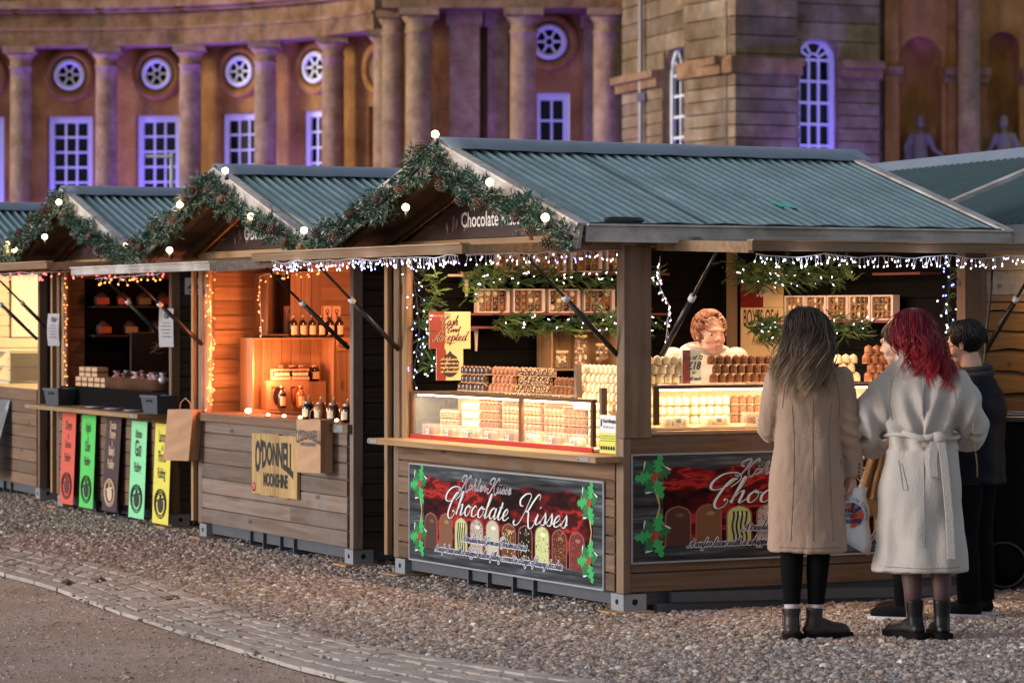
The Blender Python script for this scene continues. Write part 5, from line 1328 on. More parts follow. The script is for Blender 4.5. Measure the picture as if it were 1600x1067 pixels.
led_string(FB, 'few warm lights under the grey shutter of the orange-lit stall', [(-1.0, 2.4, 1.93), (-1.0, 1.0, 1.95)], 18, [LEDO], seed=13, jit=.03, r=.007, group='shutter edge lights')
for (z, y) in ((1.72, 2.70), (1.42, 2.70), (1.14, 2.72)): lamp('POINT', FB.w(-.02, y - .04, z), 1.6, ORANGE, .03)
for y in (2.2, 1.2, .3): lamp('POINT', FA.w(-1.04, y, 1.95), .5, (.8, .82, 1.0), .05)
for x in (.5, 1.3, 2.1): lamp('POINT', FA.w(x, -1.05, 1.95), .5, (.8, .82, 1.0), .05)
# ================================================================ GOODS IN THE LARGE STALL
def choc(name, col, rough=.35, spec=.5, coat=0.0):
    m = plain(name, col, rough, var=.15, vscale=30, bumps=.25, bscale=90, spec=spec); m.node_tree.nodes['Principled BSDF'].inputs['Coat Weight'].default_value = coat; return m
K_DARK = choc('dark_chocolate', (.055, .022, .014), .22, coat=.5); K_MILK = choc('milk_chocolate', (.30, .11, .045), .35, coat=.2); K_WHITE = choc('white_chocolate', (.72, .60, .38), .4, coat=.2)
K_SPR = speck('sprinkled_chocolate', (.10, .04, .02), (.70, .58, .42), 110, .33); K_STR = choc('striped_cream_chocolate', (.62, .46, .25), .4)
K_NUT = speck('nut_crumb_chocolate', (.14, .06, .03), (.34, .17, .08), 150, .3); WAFER = plain('wafer', (.55, .36, .17), .8)
def kiss_mesh(mb, c=(0, 0, 0), m=0, r=.0255, h=.055, n=12):
    mb.lathe([(r * .98, 0), (r * 1.02, .004)], n, c, 1, .5)
    mb.lathe([(r * .96, .0045), (r, .012), (r, h * .55), (r * .93, h * .72), (r * .74, h * .86), (r * .42, h * .95), (r * .16, h), (r * .05, h * 1.04)], n, c, m, random.random())
KM = {'dark': ('dark chocolate', K_DARK), 'milk': ('milk chocolate', K_MILK), 'sprinkle': ('sprinkle-coated', K_SPR), 'white': ('white chocolate', K_WHITE), 'stripe': ('cream striped', K_STR), 'nut': ('crumbed brown', K_NUT)}
kproto = {}
def kiss_at(kind, fr, pos, label, group):
    if kind not in kproto:
        mb = MB(); kiss_mesh(mb); o = mb.build('chocolate_kiss', [KM[kind][1], WAFER]); kproto[kind] = o
    else:
        o = kproto[kind].copy(); SC.collection.objects.link(o)
    fr.put(o, pos, random.uniform(0, 360)); tag(o, label, 'sweet', group)
def kiss_stack(kind, side, a0, a1, z0, tiers, deep, where, base=.17, pitch=.0545, step=.012):
    """stacked rows on top of a case; side 'L' runs along y, side 'R' along x"""
    n = max(1, int(round((a1 - a0) / pitch)))
    lab = f'{KM[kind][0]} domed sweet in the stack {where}'; grp = f'{KM[kind][0]} sweets stacked {where}'
    for t in range(tiers):
        m = n - (t % 2)
        for i in range(m):
            s = a0 + (i + .5 + .5 * (t % 2)) * pitch
            for d in range(deep):
                b_ = base + t * step + d * .054
                if d and t < tiers - 1: continue
                pos = (b_, s, z0 + t * .052) if side == 'L' else (s, b_, z0 + t * .052)
                kiss_at(kind, FA, (pos[0] + random.uniform(-.002, .002), pos[1] + random.uniform(-.002, .002), pos[2]), lab, grp)
# glass cases
GL = glass('case_glass', (.9, .95, .95), .07); DKW = wood('dark_case_wood', (.16, .08, .035), (.07, .035, .018), 'y'); REDST = plain('red_trim', (.42, .02, .015), .4); CREAM = plain('cream_board', (.72, .58, .38), .6)
LEDSTRIP = glow('led_strip', (1, .74, .42), 14)
def case(side, a0, a1, z0, z1, label, mids, red=True):
    t = FA.thing('display_case', label, 'display case', (0, 0, z0) if 0 else ((.2, (a0 + a1) / 2, z0) if side == 'L' else ((a0 + a1) / 2, .2, z0)), -90 if side == 'L' else 0, 'glass display cases')
    L = a1 - a0; h = z1 - z0; f = -.17; bk = .17   # local: x along, front at y=f
    mb = MB(); mb.box(-L / 2, L / 2, f, bk, .004, .018, 0, .5); mb.build('base_board', CREAM, t)
    if red: mb = MB(); mb.box(-L / 2, L / 2, f - .012, f - .001, .0, .028, 0, .5); mb.build('red_trim', REDST, t)
    dm = wood('dark_case_wood', (.16, .08, .035), (.07, .035, .018), 'v')
    for xx in [-L / 2 + .013] + mids + [L / 2 - .013]:
        mb = MB(); mb.box(xx - .014, xx + .014, f - .01, f + .014, .03, h - .02, 0); mb.build('case_post', dm, t)
    mb = MB(); mb.box(-L / 2, L / 2, f - .012, f + .022, h - .02, h, 0); mb.build('top_rail', wood('dark_case_wood', (.16, .08, .035), (.07, .035, .018), 'x'), t)
    mb = MB(); mb.box(-L / 2 + .01, L / 2 - .01, f + .0, f + .003, .03, h - .02, 0, .5); mb.build('front_glass', GL, t)
    for s in (-1, 1): mb = MB(); mb.box(s * (L / 2 - .004) - .002, s * (L / 2 - .004) + .002, f + .015, bk, .02, h - .02, 0, .5); mb.build('side_glass', GL, t)
    mb = MB(); mb.box(-L / 2, L / 2, f + .023, bk, h - .012, h - .004, 0, .5); mb.build('top_shelf', glass('shelf_acrylic', (.9, .9, .85), .25), t)
    mb = MB(); mb.box(-L / 2 + .02, L / 2 - .02, bk - .02, bk - .014, .02, h - .02, 0, .5); mb.build('back_panel', plain('case_back', (.55, .42, .25), .7), t)
    mb = MB(); mb.box(-L / 2 + .03, L / 2 - .03, f + .026, f + .036, h - .030, h - .022, 0, .5); mb.build('light_strip', LEDSTRIP, t)
    o = lamp('AREA', (0, 0, 0), 9.0 * L / 2.2, (1.0, .66, .36), size=(L - .1, .03)); o.parent = t; o.location = (0, f + .035, h - .034); o.rotation_euler = (R(20), 0, 0)
    return t
case('L', .40, 2.76, .888, 1.19, 'long glass case of lit sweets with a red trim on the front counter', [.30])
case('R', .21, 2.20, 1.022, 1.275, 'lit glass case of sweets behind the two women in pale coats', [.75], red=False)
LY = lambda px, x=.2: ypx(FA, px, x)
def xpx(fr, px, y): t = (px - 800) / 4760; return (t * (fr.y + y * fr.c) - fr.x + y * fr.s) / (fr.c - t * fr.s)
RX = lambda px, y=.2: xpx(FA, px, y)
kiss_stack('dark', 'L', LY(768), LY(726), 1.197, 3, 1, 'at the left end above the front case')
kiss_stack('milk', 'L', LY(812), LY(770), 1.197, 3, 1, 'second from the left above the front case')
kiss_stack('sprinkle', 'L', LY(868), LY(814), 1.197, 3, 1, 'in the middle above the front case')
kiss_stack('nut', 'L', LY(905), LY(869), 1.197, 2, 1, 'low beside the pale post above the front case')
kiss_stack('white', 'L', .10, LY(908), 1.12, 5, 1, 'beside the corner post', base=.17)
kiss_stack('white', 'R', .17, RX(1062), 1.283, 3, 1, 'right of the corner post', base=.14)
kiss_stack('nut', 'R', RX(1100), RX(1196), 1.283, 3, 1, 'beside the price card, before the seller', base=.14)
kiss_stack('white', 'R', RX(1298), RX(1340), 1.283, 3, 1, 'between the two women in pale coats', base=.14)
kiss_stack('milk', 'R', RX(1342), RX(1385), 1.283, 4, 1, 'beside the red-haired woman', base=.14)
# rows inside the cases: trays of sweets, clear boxes and price tickets
CLEAR = glass('clear_box_plastic', (1, .95, .88), .16, .08)
TICK = plain('ticket_card', (.80, .72, .58), .6)
def kiss_tray(kind, pos, rz, n, label, tiers=1, box=False):
    t = FA.thing('sweet_box' if box else 'sweet_tray', label, 'box of sweets' if box else 'tray of sweets', pos, rz, 'boxes and trays in the glass cases')
    w_ = n * .052; mb = MB()
    mb.box(-w_ / 2 - .004, w_ / 2 + .004, -.03, .03, 0, .006, 0, .5); mb.build('tray', CREAM, t)
    first = None
    for q in range(tiers):
        for i in range(n):
            if first is None:
                m2 = MB(); kiss_mesh(m2, r=.0245, h=.052, n=10); first = m2.build('sweet', [KM[kind][1], WAFER], t); o = first
            else: o = first.copy(); SC.collection.objects.link(o); o.parent = t
            o.location = (-w_ / 2 + .026 + (i) * .052, 0, .006 + q * .054)
    if box:
        mb = MB(); mb.box(-w_ / 2 - .003, w_ / 2 + .003, -.031, .031, .0065, .075, 0, .5); mb.build('clear_lid', CLEAR, t)
        mb = MB(); mb.box(-.022, .022, -.036, -.034, .01, .045, 0, .5); mb.build('price_ticket', TICK, t)
        mb = MB(); mb.box(-.014, .016, -.0372, -.0362, .022, .027, 0, .5); mb.box(-.010, .008, -.0372, -.0362, .031, .036, 0, .5); mb.build('lettering', P_BLACK, t)
rr = random.Random(21)
kinds = ['nut', 'milk', 'sprinkle', 'milk', 'nut', 'white', 'milk', 'white']
where = ['far left end', 'left third', 'left of the middle post', 'right of the middle post', 'centre right', 'right third', 'right of centre', 'right end']
for i, kd in enumerate(kinds):
    y = 2.58 - i * .27
    kiss_tray(kd, (.085, y, .908), -90, 3, f'clear box of {KM[kd][0]} sweets low in the front case, {where[i]}', 1, True)
    kd2 = kinds[(i * 3 + 2) % 8]; kiss_tray(kd2, (.19 + .02 * (i % 2), y - .06, .908), -90, 5, f'tray of {KM[kd2][0]} sweets in the front case back row, {where[i]}', [3, 4, 5, 4, 5, 4, 5, 4][i])
for i, kd in enumerate(['white', 'white', 'nut', 'milk', 'stripe', 'stripe', 'nut']):
    x = .38 + i * .27
    wh = ['beside the corner post', 'under the price card', 'before the seller', 'behind the long-haired woman', 'between the two women', 'left of the red-haired woman', 'behind the red-haired woman'][i]
    kiss_tray(kd, (x, .085, 1.042), 0, 3, f'clear box of {KM[kd][0]} sweets low in the right case, {wh}', 1, True)
    kiss_tray(kd, (x + .03, .20, 1.042), 0, 5, f'tray of {KM[kd][0]} sweets in the right case back row, {wh}', 3)
# posts standing on the counter, price cards, allergy notice
def card(fr, pos, rz, name, label, wd, ht, mats, draw, cat='sign', group=None, th=.006, tilt=0):
    t = fr.thing(name, label, cat, pos, rz, group)
    mb = MB(); mb.box(-wd / 2, wd / 2, 0, th, 0, ht, 0, .5); mb.build('sign_board', mats, t); draw(t); return t
MAROON = plain('print_maroon', (.20, .02, .012), .4); PCREAM = plain('print_warm_cream', (.75, .52, .26), .5); PYEL = plain('print_yellow', (.66, .66, .12), .5); PBLUE = plain('print_mid_blue', (.03, .06, .3), .5)
mb = MB(); mb.box(-.018, .018, -.014, .014, 0, .19, 0); o = mb.build('counter_post', W_grey('v')); FA.put(o, (.14, LY(903, .14), 1.19)); tag(o, 'short grey wooden post standing on the front case among the sweets', 'post')
mb = MB(); mb.box(-.018, .018, -.014, .014, 0, .37, 0); o = mb.build('counter_post', W_brown('v')); FA.put(o, (.05, .33, .888)); tag(o, 'short brown wooden post at the right end of the front glass case', 'post')
def d_price(t):
    mb = MB(); mb.box(-.068, -.012, -.001, 0, 0, .19, 0, .5); mb.build('printed_band', MAROON, t)
    o1 = add_text(t, 'Box of 12', .036, P_BLUEBLACK, .005, .135, bold=.001, shear=.3); o2 = add_text(t, '£18', .062, P_BLUEBLACK, .012, .080, bold=.002, shear=.3)
    o3 = add_text(t, 'or', .026, P_BLACK, .012, .054, shear=.3, bold=.001); o4 = add_text(t, '£1.60 each', .028, P_BLUEBLACK, .004, .018, shear=.3, bold=.001); join_meshes(t, [o1, o2, o3, o4], 'lettering')
card(FA, (RX(1081, .12), .12, 1.283), 8, 'price_card', 'maroon and pale price card standing among the sweets in front of the seller', .136, .19, plain('print_pale_grey', (.50, .54, .46), .5), d_price, 'price card', th=.01)
def d_allergy(t):
    mb = MB(); mb.box(-.09, .09, -.0012, 0, .0, .115, 0, .5); mb.build('printed_band', PYEL, t)
    o1 = add_text(t, 'Food Allergies', .030, P_BLUEBLACK, -.050, .172, align='LEFT', bold=.001, sx=.8); o2 = add_text(t, 'Ask before you eat', .020, PBLUE, -.050, .142, align='LEFT', sx=.8)
    mb = MB()
    for r_ in range(3): mb.box(-.08, .08, -.0022, -.0014, .095 - r_ * .013, .0985 - r_ * .013, 0, .5)
    for k in range(6): mb.tube([(-.07 + k * .028, -.0015, .03), (-.07 + k * .028, -.0024, .03)], .012, 12)
    mb.box(-.076, -.073, -.003, -.0014, .15, .19); mb.box(-.066, -.063, -.003, -.0014, .15, .19)
    o3 = mb.build('symbols', P_BLACK, t); join_meshes(t, [o1, o2, o3], 'lettering')
card(FA, (-.02, .155, .895), -90, 'allergy_notice', 'white and yellow food allergy notice taped beside the corner post', .18, .215, P_WHITE, d_allergy, 'notice', th=.003)
def wavy_band(t, x0, x1, z0, z1, mat, amp=.01):
    mb = MB(); k = 10; mb.sheet([(x0, z0), (x1 + amp * math.sin(0), z0)] + [(x1 + amp * math.sin(3.2 * i / k), z0 + (z1 - z0) * i / k) for i in range(1, k + 1)] + [(x0, z1)], -.0012); mb.build('printed_band', mat, t)
def d_cash(t):
    wavy_band(t, -.147, -.04, 0, .236, MAROON)
    mb = MB()
    for q, x_, z_, s_, w_ in (('Cash', -.065, .150, .028, .120), ('& Card', -.060, .108, .017, .125), ('Accepted', -.120, .052, .029, .235)):
        cursive(mb, q, x_, z_, s_, .008, .013, -.0022, 1, width=w_, slant=.3); cursive(mb, q, x_, z_, s_, .0045, .0090, -.0032, 0, width=w_, slant=.3)
    mb.build('lettering', [P_BLACK, plain('print_peach', (.8, .5, .35), .5)], t)
    add_text(t, 'Chocolate Kisses', .018, PCREAM, -.10, .205, sx=.7, name='heading')
card(FA, (xpx(FA, 703, 2.6), 2.6, 1.456), 0, 'payment_sign', 'maroon and cream cash and card sign hanging at the left of the front opening', .294, .236, PCREAM, d_cash)
def d_delic(t):
    wavy_band(t, -.095, -.03, 0, .2, MAROON); mb = MB()
    pts = [(.0 + .062 * math.cos(a) * (1.12 if i % 2 else 1), .095 + (.075 + (.02 if i == 6 else 0)) * math.sin(a)) for i, a in enumerate([2 * math.pi * k / 24 for k in range(24)])]
    mb.sheet(pts, -.0024); mb.build('printed_badge', P_BLACK, t)
    mb = MB(); 
    for q, s in enumerate(('A delicious', 'mallow on a', 'wafer covered', 'in chocolate')): cursive(mb, s, -.068, .128 - q * .026, .009, .002, .0035, -.0034, 0, width=.125, samples=3)
    mb.build('lettering', PCREAM, t)
card(FA, (xpx(FA, 704, 2.58), 2.59, 1.256), 0, 'description_sign', 'narrow sign with a dark round badge below the cash and card sign', .19, .2, PCREAM, d_delic)
# right-hand wall signs and door frame
mb = MB(); mb.box(-.012, .012, -.05, .05, 0, 2.0, 0); o = mb.build('door_frame', W_light('v')); FA.put(o, (2.40, 2.70, .15)); tag(o, 'upright orange pine door frame in the back corner, behind the seller', 'door frame')
def d_box(t):
    o1 = add_text(t, 'BOXES OF 4', .155, P_BLACK, -.225, .40, align='LEFT', sx=.52, bold=.001); o2 = add_text(t, 'Pre Selected', .075, P_BLACK, -.12, .27, align='LEFT', sx=.7, shear=.3); o3 = add_text(t, 'or', .06, P_BLACK, .02, .17, shear=.2); o4 = add_text(t, 'Pick & Mix', .085, P_BLACK, -.16, .06, align='LEFT', sx=.7, shear=.3); join_meshes(t, [o1, o2, o3, o4], 'lettering')
card(FA, (2.40, 2.33, 1.20), -90, 'box_price_sign', 'cream sign reading BOXES on the back wall, between the seller and the long-haired woman', .52, .52, PCREAM, d_box)
def d_kk(t):
    mb = MB(); mb.box(-.26, .02, -.0012, 0, .0, .26, 0, .5); mb.build('printed_band', MAROON, t); mb = MB(); cursive(mb, 'Chocolate', -.13, .17, .024, .005, .010, -.003, 0, width=.2); cursive(mb, 'Kisses', -.04, .08, .024, .005, .01, -.003, 0, width=.15); mb.build('lettering', P_WHITE, t)
card(FA, (2.40, 2.33, 1.722), -90, 'brand_sign', 'maroon and cream sign above the BOXES sign on the back wall', .52, .26, PCREAM, d_kk)
# gift boxes with windows, on shelves
def gift_box_mesh(name='gift_box'):
    t = empty(name); mb = MB()
    W_, H_ = .235, .155
    for (a, b_, c, d) in ((-W_ / 2, W_ / 2, 0, .010), (-W_ / 2, W_ / 2, H_ - .010, H_), (-W_ / 2, -W_ / 2 + .012, .0101, H_ - .0101), (W_ / 2 - .022, W_ / 2, .0101, H_ - .0101)): mb.box(a, b_, -.03, .02, c, d, 0, .5)
    mb.build('box_frame', plain('pink_white_card', (.66, .52, .46), .6), t)
    mb = MB(); mb.box(-W_ / 2 + .01, W_ / 2 - .01, .012, .018, .005, H_ - .005, 0, .5); mb.build('box_back', plain('box_brown', (.12, .05, .035), .6), t)
    mb = MB(); rr_ = random.Random(2)
    cw = (W_ - .034) / 4; chh = (H_ - .02) / 3
    for i in range(5): mb.box(-W_ / 2 + .012 + i * cw - .0012, -W_ / 2 + .012 + i * cw + .0012, -.022, .0115, .0105, H_ - .0105, 0, .5)
    for j in range(1, 3): mb.box(-W_ / 2 + .013, W_ / 2 - .023, -.0235, .011, .010 + j * chh - .0012, .010 + j * chh + .0012, 0, .5)
    mb.build('divider', plain('gold_divider', (.5, .33, .2), .5), t)
    return t, cw, chh, W_
def gift_box(fr, pos, rz, label, group, seed):
    t, cw, chh, W_ = gift_box_mesh(); t.location = fr.w(*pos); t.rotation_euler = (0, 0, fr.th + R(rz)); tag(t, label, 'gift box', group)
    rr_ = random.Random(seed); mm = [K_DARK, K_MILK, K_WHITE, K_STR, K_SPR]
    protos = {}
    for i in range(4):
        for j in range(3):
            k = rr_.randrange(5)
            if k not in protos:
                mb = MB(); mb.ball((0, 0, 0), .0205, 12, 7, 0, .5, (1, .6, 1)); 
                if k == 3:
                    for q in (-.4, 0, .4): mb.beam((q * .02 - .008, -.0125, -.012), (q * .02 + .008, -.0125, .012), .002, .004, 1)
                o = mb.build('praline', [mm[k], K_DARK], t); protos[k] = o
            else: o = protos[k].copy(); SC.collection.objects.link(o); o.parent = t
            o.location = (-W_ / 2 + .012 + cw * (i + .5), -.006, .012 + chh * (j + .5))
def wall_shelf(fr, pos, rz, L, label, bracket_at=()):
    t = fr.thing('wall_shelf', label, 'shelf', pos, rz, 'shelves in the large stall')
    mb = MB(); mb.box(-L / 2, L / 2, -.12, .04, -.014, 0, 0); mb.build('shelf_board', plain('maroon_shelf', (.16, .035, .03), .6), t)
    for bx in bracket_at:
        mb = MB(); mb.prism([(-.006 + 0, -.16), (.006, -.16), (.014, -.015), (-.014, -.015)], -.03, -.02, 0, .5); mb.box(-.012 - .12, .012 + .0, -.03, -.018, -.0295, -.015, 0, .5); o = mb.build('bracket', plain('white_bracket', (.6, .48, .42), .5), t); o.location = (bx, 0, 0)
    return t
XF = lambda px: xpx(FA, px, 2.75)
for z, nm in ((1.685, 'middle'), (2.0, 'upper')):
    for k, px in enumerate((802, 856, 908, 958)):
        if z > 1.9: gift_box(FA, (.60 + k * .27 + .15, 2.75, 1.95), 0, f'window box of assorted chocolates {["at the left end","second from left","third from left","at the right end"][k]} of the upper row, under the shutter', 'chocolate boxes in the upper row', 40 + k)
        else: gift_box(FA, (.60 + k * .262, 2.75, z), 0, f'window box of assorted chocolates {["at the left end","second from left","third from left","at the right end"][k]} of the middle row, left opening', 'chocolate boxes in the middle row', 50 + k)
for k in range(5):
    gift_box(FA, (2.34, 1.80 - k * .245, 1.640), -90, f'window box of chocolates on the back wall between the two women, {["leftmost","second","third","fourth","rightmost"][k]} in its row', 'chocolate boxes on the back wall', 60 + k)
wall_shelf(FA, (1.15, 2.80, 1.683), 0, 1.5, 'maroon shelf carrying the middle row of chocolate boxes in the left opening', (-.72,))
wall_shelf(FA, (1.15, 2.80, 1.948), 0, 1.5, 'maroon shelf just under the shutter, carrying the upper row of boxes', (-.72,))
wall_shelf(FA, (2.38, 1.32, 1.638), -90, 1.3, 'maroon shelf on the back wall behind the two women')
wall_shelf(FA, (2.38, .60, 1.93), -90, .5, 'short pink shelf on the back wall right of the greenery')
wall_shelf(FA, (.48, 2.80, 1.598), 0, .30, 'small empty shelf with a pale bracket below the greenery, left opening', (.02,))
# greenery along the shelves
def greenery(fr, label, path, seed, rad=.07, dens=150):
    t = fr.thing('greenery_swag', label, 'greenery', (path[0][0], path[0][1], 0), 0, 'conifer swags in the large stall'); rr = random.Random(seed); P = [Vector(p) - Vector((path[0][0], path[0][1], 0)) for p in path]
    mb = MB(); tot = sum((P[i + 1] - P[i]).length for i in range(len(P) - 1)); n = int(tot * dens)
    for i in range(n):
        f = (i + rr.random()) / n * (len(P) - 1); k = min(int(f), len(P) - 2); p = P[k].lerp(P[k + 1], f - k) + Vector((rr.uniform(-1, 1), rr.uniform(-1, 1), rr.uniform(-1, 1))) * rad * .8
        d = Vector((rr.uniform(-1, 1), rr.uniform(-1, .2), rr.uniform(-1, .7)))
        ln = rr.uniform(.06, .11); tn = rr.gauss(.5, .25)
        dn = d.normalized(); sd = dn.cross(Vector((0, 0, 1)));  sd = sd.normalized() if sd.length > .01 else Vector((1, 0, 0))
        for q in range(9):   # flat feathery spray
            g = q / 9; s_ = 1 if q % 2 else -1; a_ = p + dn * ln * g; b_ = a_ + (dn * .6 + sd * s_ * .8 * (1.15 - g) + Vector((0, 0, rr.uniform(-.3, .3)))).normalized() * ln * .42
            w_ = Vector((0, 0, .0045)) + dn * .002
            mb.add([a_ - w_, a_ + w_, b_ + w_ * .4, b_ - w_ * .4], [(0, 1, 2, 3)], 0, min(1, max(0, tn + rr.uniform(-.15, .15))))
    mb.build('foliage', GREEN, t)
    led = MB(); e2 = MB()
    for i in range(int(tot * 22)):
        f = rr.random() * (len(P) - 1); k = min(int(f), len(P) - 2); p = P[k].lerp(P[k + 1], f - k) + Vector((rr.uniform(-1, 1) * rad, rr.uniform(-1.3, -.6) * rad, rr.uniform(-1, 1) * rad))
        mm = led if rr.random() < .6 else e2; dd = Vector((rr.uniform(-1, 1), rr.uniform(-1, 1), rr.uniform(-1, 1))).normalized() * .02; mm.tube([p, p + dd * .7], [.0022, .0026], 6)
    if led.v: o = led.build('led_lights', LEDW, t); o['kind'] = 'stuff'
    if e2.v: o = e2.build('led_lights', LEDP, t); o['kind'] = 'stuff'
    return t
greenery(FA, 'conifer swag with lights above the middle row of boxes, left opening', [(.42, 2.62, 1.93), (.55, 2.62, 1.90), (.9, 2.62, 1.93), (1.3, 2.62, 1.91), (1.75, 2.62, 1.93)], 1)
greenery(FA, 'drooping left end of the conifer swag in the left opening', [(.38, 2.6, 1.95), (.40, 2.6, 1.86), (.36, 2.6, 1.80)], 2)
greenery(FA, 'conifer swag with lights below the middle row of boxes, left opening', [(.58, 2.62, 1.63), (.9, 2.62, 1.61), (1.3, 2.62, 1.63), (1.75, 2.62, 1.62)], 3, .06)
greenery(FA, 'conifer garland hanging down the left jamb of the front opening', [(.10, 2.66, 1.98), (.10, 2.68, 1.65), (.10, 2.68, 1.3)], 4, .06, 90)
greenery(FA, 'bright conifer swag above the boxes on the back wall', [(2.2, 2.34, 1.98), (2.2, 2.0, 1.92), (2.2, 1.6, 1.93), (2.2, 1.0, 1.94)], 5, .08, 190)
greenery(FA, 'conifer swag below the boxes on the back wall, behind the customers', [(2.2, 2.08, 1.62), (2.2, 1.9, 1.56), (2.2, 1.5, 1.58), (2.2, .85, 1.60)], 6, .07, 180)
greenery(FA, 'small conifer sprig behind the gas strut, left of the seller', [(.55, 1.10, 1.68), (.62, 1.1, 1.56)], 7, .055, 260)
greenery(FA, 'dark conifer garland down the right jamb behind the man with glasses', [(2.36, .12, 2.0), (2.36, .12, 1.3)], 8, .07, 90)
# crate with sweet bags
def crate(fr, label, pos, rz, wd, ht, dp, group, slats=4, front=False, mat=W_light, closed=0.0):
    t = fr.thing('wooden_crate', label, 'crate', pos, rz, group); th = .012
    mb = MB(); mb.box(-wd / 2, -wd / 2 + th, -dp / 2, dp / 2, 0, ht, 0); mb.build('side_panel', mat('v'), t, bevel=.002); mb = MB(); mb.box(wd / 2 - th, wd / 2, -dp / 2, dp / 2, 0, ht, 0); mb.build('side_panel', mat('v'), t, bevel=.002)
    mb = MB(); mb.box(-wd / 2 + th, wd / 2 - th, -dp / 2, dp / 2, 0, th, 0); mb.build('bottom_panel', mat('x'), t); mb = MB(); mb.box(-wd / 2 + th, wd / 2 - th, -dp / 2, dp / 2, ht - th, ht, 0); mb.build('top_panel', mat('x'), t, bevel=.002)
    mb = MB(); n = int(wd / .075); s = (wd - 2 * th) / n
    for i in range(n): mb.box(-wd / 2 + th + i * s + .002, -wd / 2 + th + (i + 1) * s - .002, dp / 2 - .01, dp / 2, th + .001, ht - th - .001, 0)
    mb.build('back_boards', mat('v'), t)
    if closed:
        mb = MB(); n = int(wd * closed / .075); s = wd * closed / n
        for i in range(n): mb.box(wd / 2 - (i + 1) * s + .002, wd / 2 - i * s - .002, -dp / 2 - .011, -dp / 2 - .001, .0, ht, 0)
        mb.build('front_boards', mat('v'), t, bevel=.001)
    return t
crate(FA, 'open pine crate holding bags of sweets, under the swag left of the corner post', (1.22, 2.72, 1.31), 0, .50, .265, .2, 'crates in the large stall')
BAGM = glass('cellophane', (.8, .62, .5), .14, .12)
for k, (x, z) in enumerate(((1.06, 1.325), (1.20, 1.425), (1.20, 1.325), (1.36, 1.37))):
    t = FA.thing('sweet_bag', ['cellophane sweet bag at the left of the open crate', 'cellophane sweet bag at the top middle of the open crate', 'gold cellophane sweet bag low in the middle of the open crate', 'cellophane sweet bag at the right of the open crate'][k], 'bag of sweets', (x, 2.64, z), 0, 'sweet bags in the open crate')
    mb = MB(); rr_ = random.Random(k)
    for q in range(34): mb.ball((rr_.uniform(-.037, .037), rr_.uniform(-.014, .014), rr_.uniform(.012, .082)), .011, 8, 5, q % 3, .5)
    mb.build('sweets', [K_MILK, K_WHITE, K_DARK], t)
    mb = MB(); mb.lathe([(.046, 0), (.05, .02), (.047, .07), (.03, .09), (.045, .105)], 12, sy=.45); mb.build('bag_film', BAGM, t); mb = MB(); mb.box(-.045, .045, -.004, .004, .1, .115, 0, .5); mb.build('bag_header', PCREAM, t)
# ================================================================ GOODS OF THE SMALLER STALLS
def bottle(fr, name, label, pos, rz, kind, liquid, group):
    t = fr.thing(name, label, name.replace('_', ' '), pos, rz, group)
    gm = plain('glass_' + liquid[0], liquid[1], .12, var=.1, spec=.7)
    mb = MB()
    if kind == 'tall': prof = [(.030, 0), (.033, .006), (.033, .10), (.028, .118), (.013, .132), (.012, .15), (.015, .152)]
    else: prof = [(.040, 0), (.043, .008), (.043, .085), (.036, .098), (.030, .104), (.030, .108)]
    mb.lathe(prof, 18); mb.build('bottle_body', gm, t)
    mb = MB(); top = prof[-1][1]
    mb.lathe([(.016 if kind == 'tall' else .033, top - .004), (.016 if kind == 'tall' else .033, top + .016)], 16); mb.build('lid', plain('tin_lid', (.45, .36, .28), .35, .6), t)
    mb = MB(); r = .0337 if kind == 'tall' else .0437; k = 8; z0, z1 = (.02, .088) if kind == 'tall' else (.018, .072); vs = []
    for i in range(k + 1):
        a = -math.pi / 2 - .75 + 1.5 * i / k; vs += [(r * math.cos(a), r * math.sin(a), z0), (r * math.cos(a), r * math.sin(a), z1)]
    mb.add(vs, [(2 * i, 2 * i + 2, 2 * i + 3, 2 * i + 1) for i in range(k)], 0, .5, True); mb.build('paper_label', plain('cream_label', (.72, .60, .42), .7), t)
    return t
BX = lambda px, y: xpx(FB, px, y)
crate(FB, 'large open pine crate holding jars, at the back of the orange-lit stall', (.615, 2.72, .95), 0, .66, .55, .26, 'crates in the orange-lit stall')
crate(FB, 'tall brown crate standing on top of the open crate, ringed with fairy lights', (.63, 2.74, 1.515), 0, .44, .47, .24, 'crates in the orange-lit stall', mat=W_brown, closed=.58)
c3 = crate(FB, 'closed pine crate with a strip of oval stamps, at the right in the orange-lit stall', (1.165, 2.72, .95), 0, .42, .55, .24, 'crates in the orange-lit stall', closed=.98)
mb = MB(); mb.box(-.21, .21, -.143, -.134, .45, .55, 0)
mb.build('crate_band', W_light('x'), c3)
mb = MB()
for k in range(4):
    x = -.155 + k * .103; mb.tube([(x + .034 * math.cos(a), -.1445, .50 + .022 * math.sin(a)) for a in [2 * math.pi * i / 16 for i in range(16)]], .004, 5, closed=True)
    mb.box(x - .022, x + .022, -.1455, -.1445, .496, .508)
mb.build('stamped_mark', P_BLACK, c3)
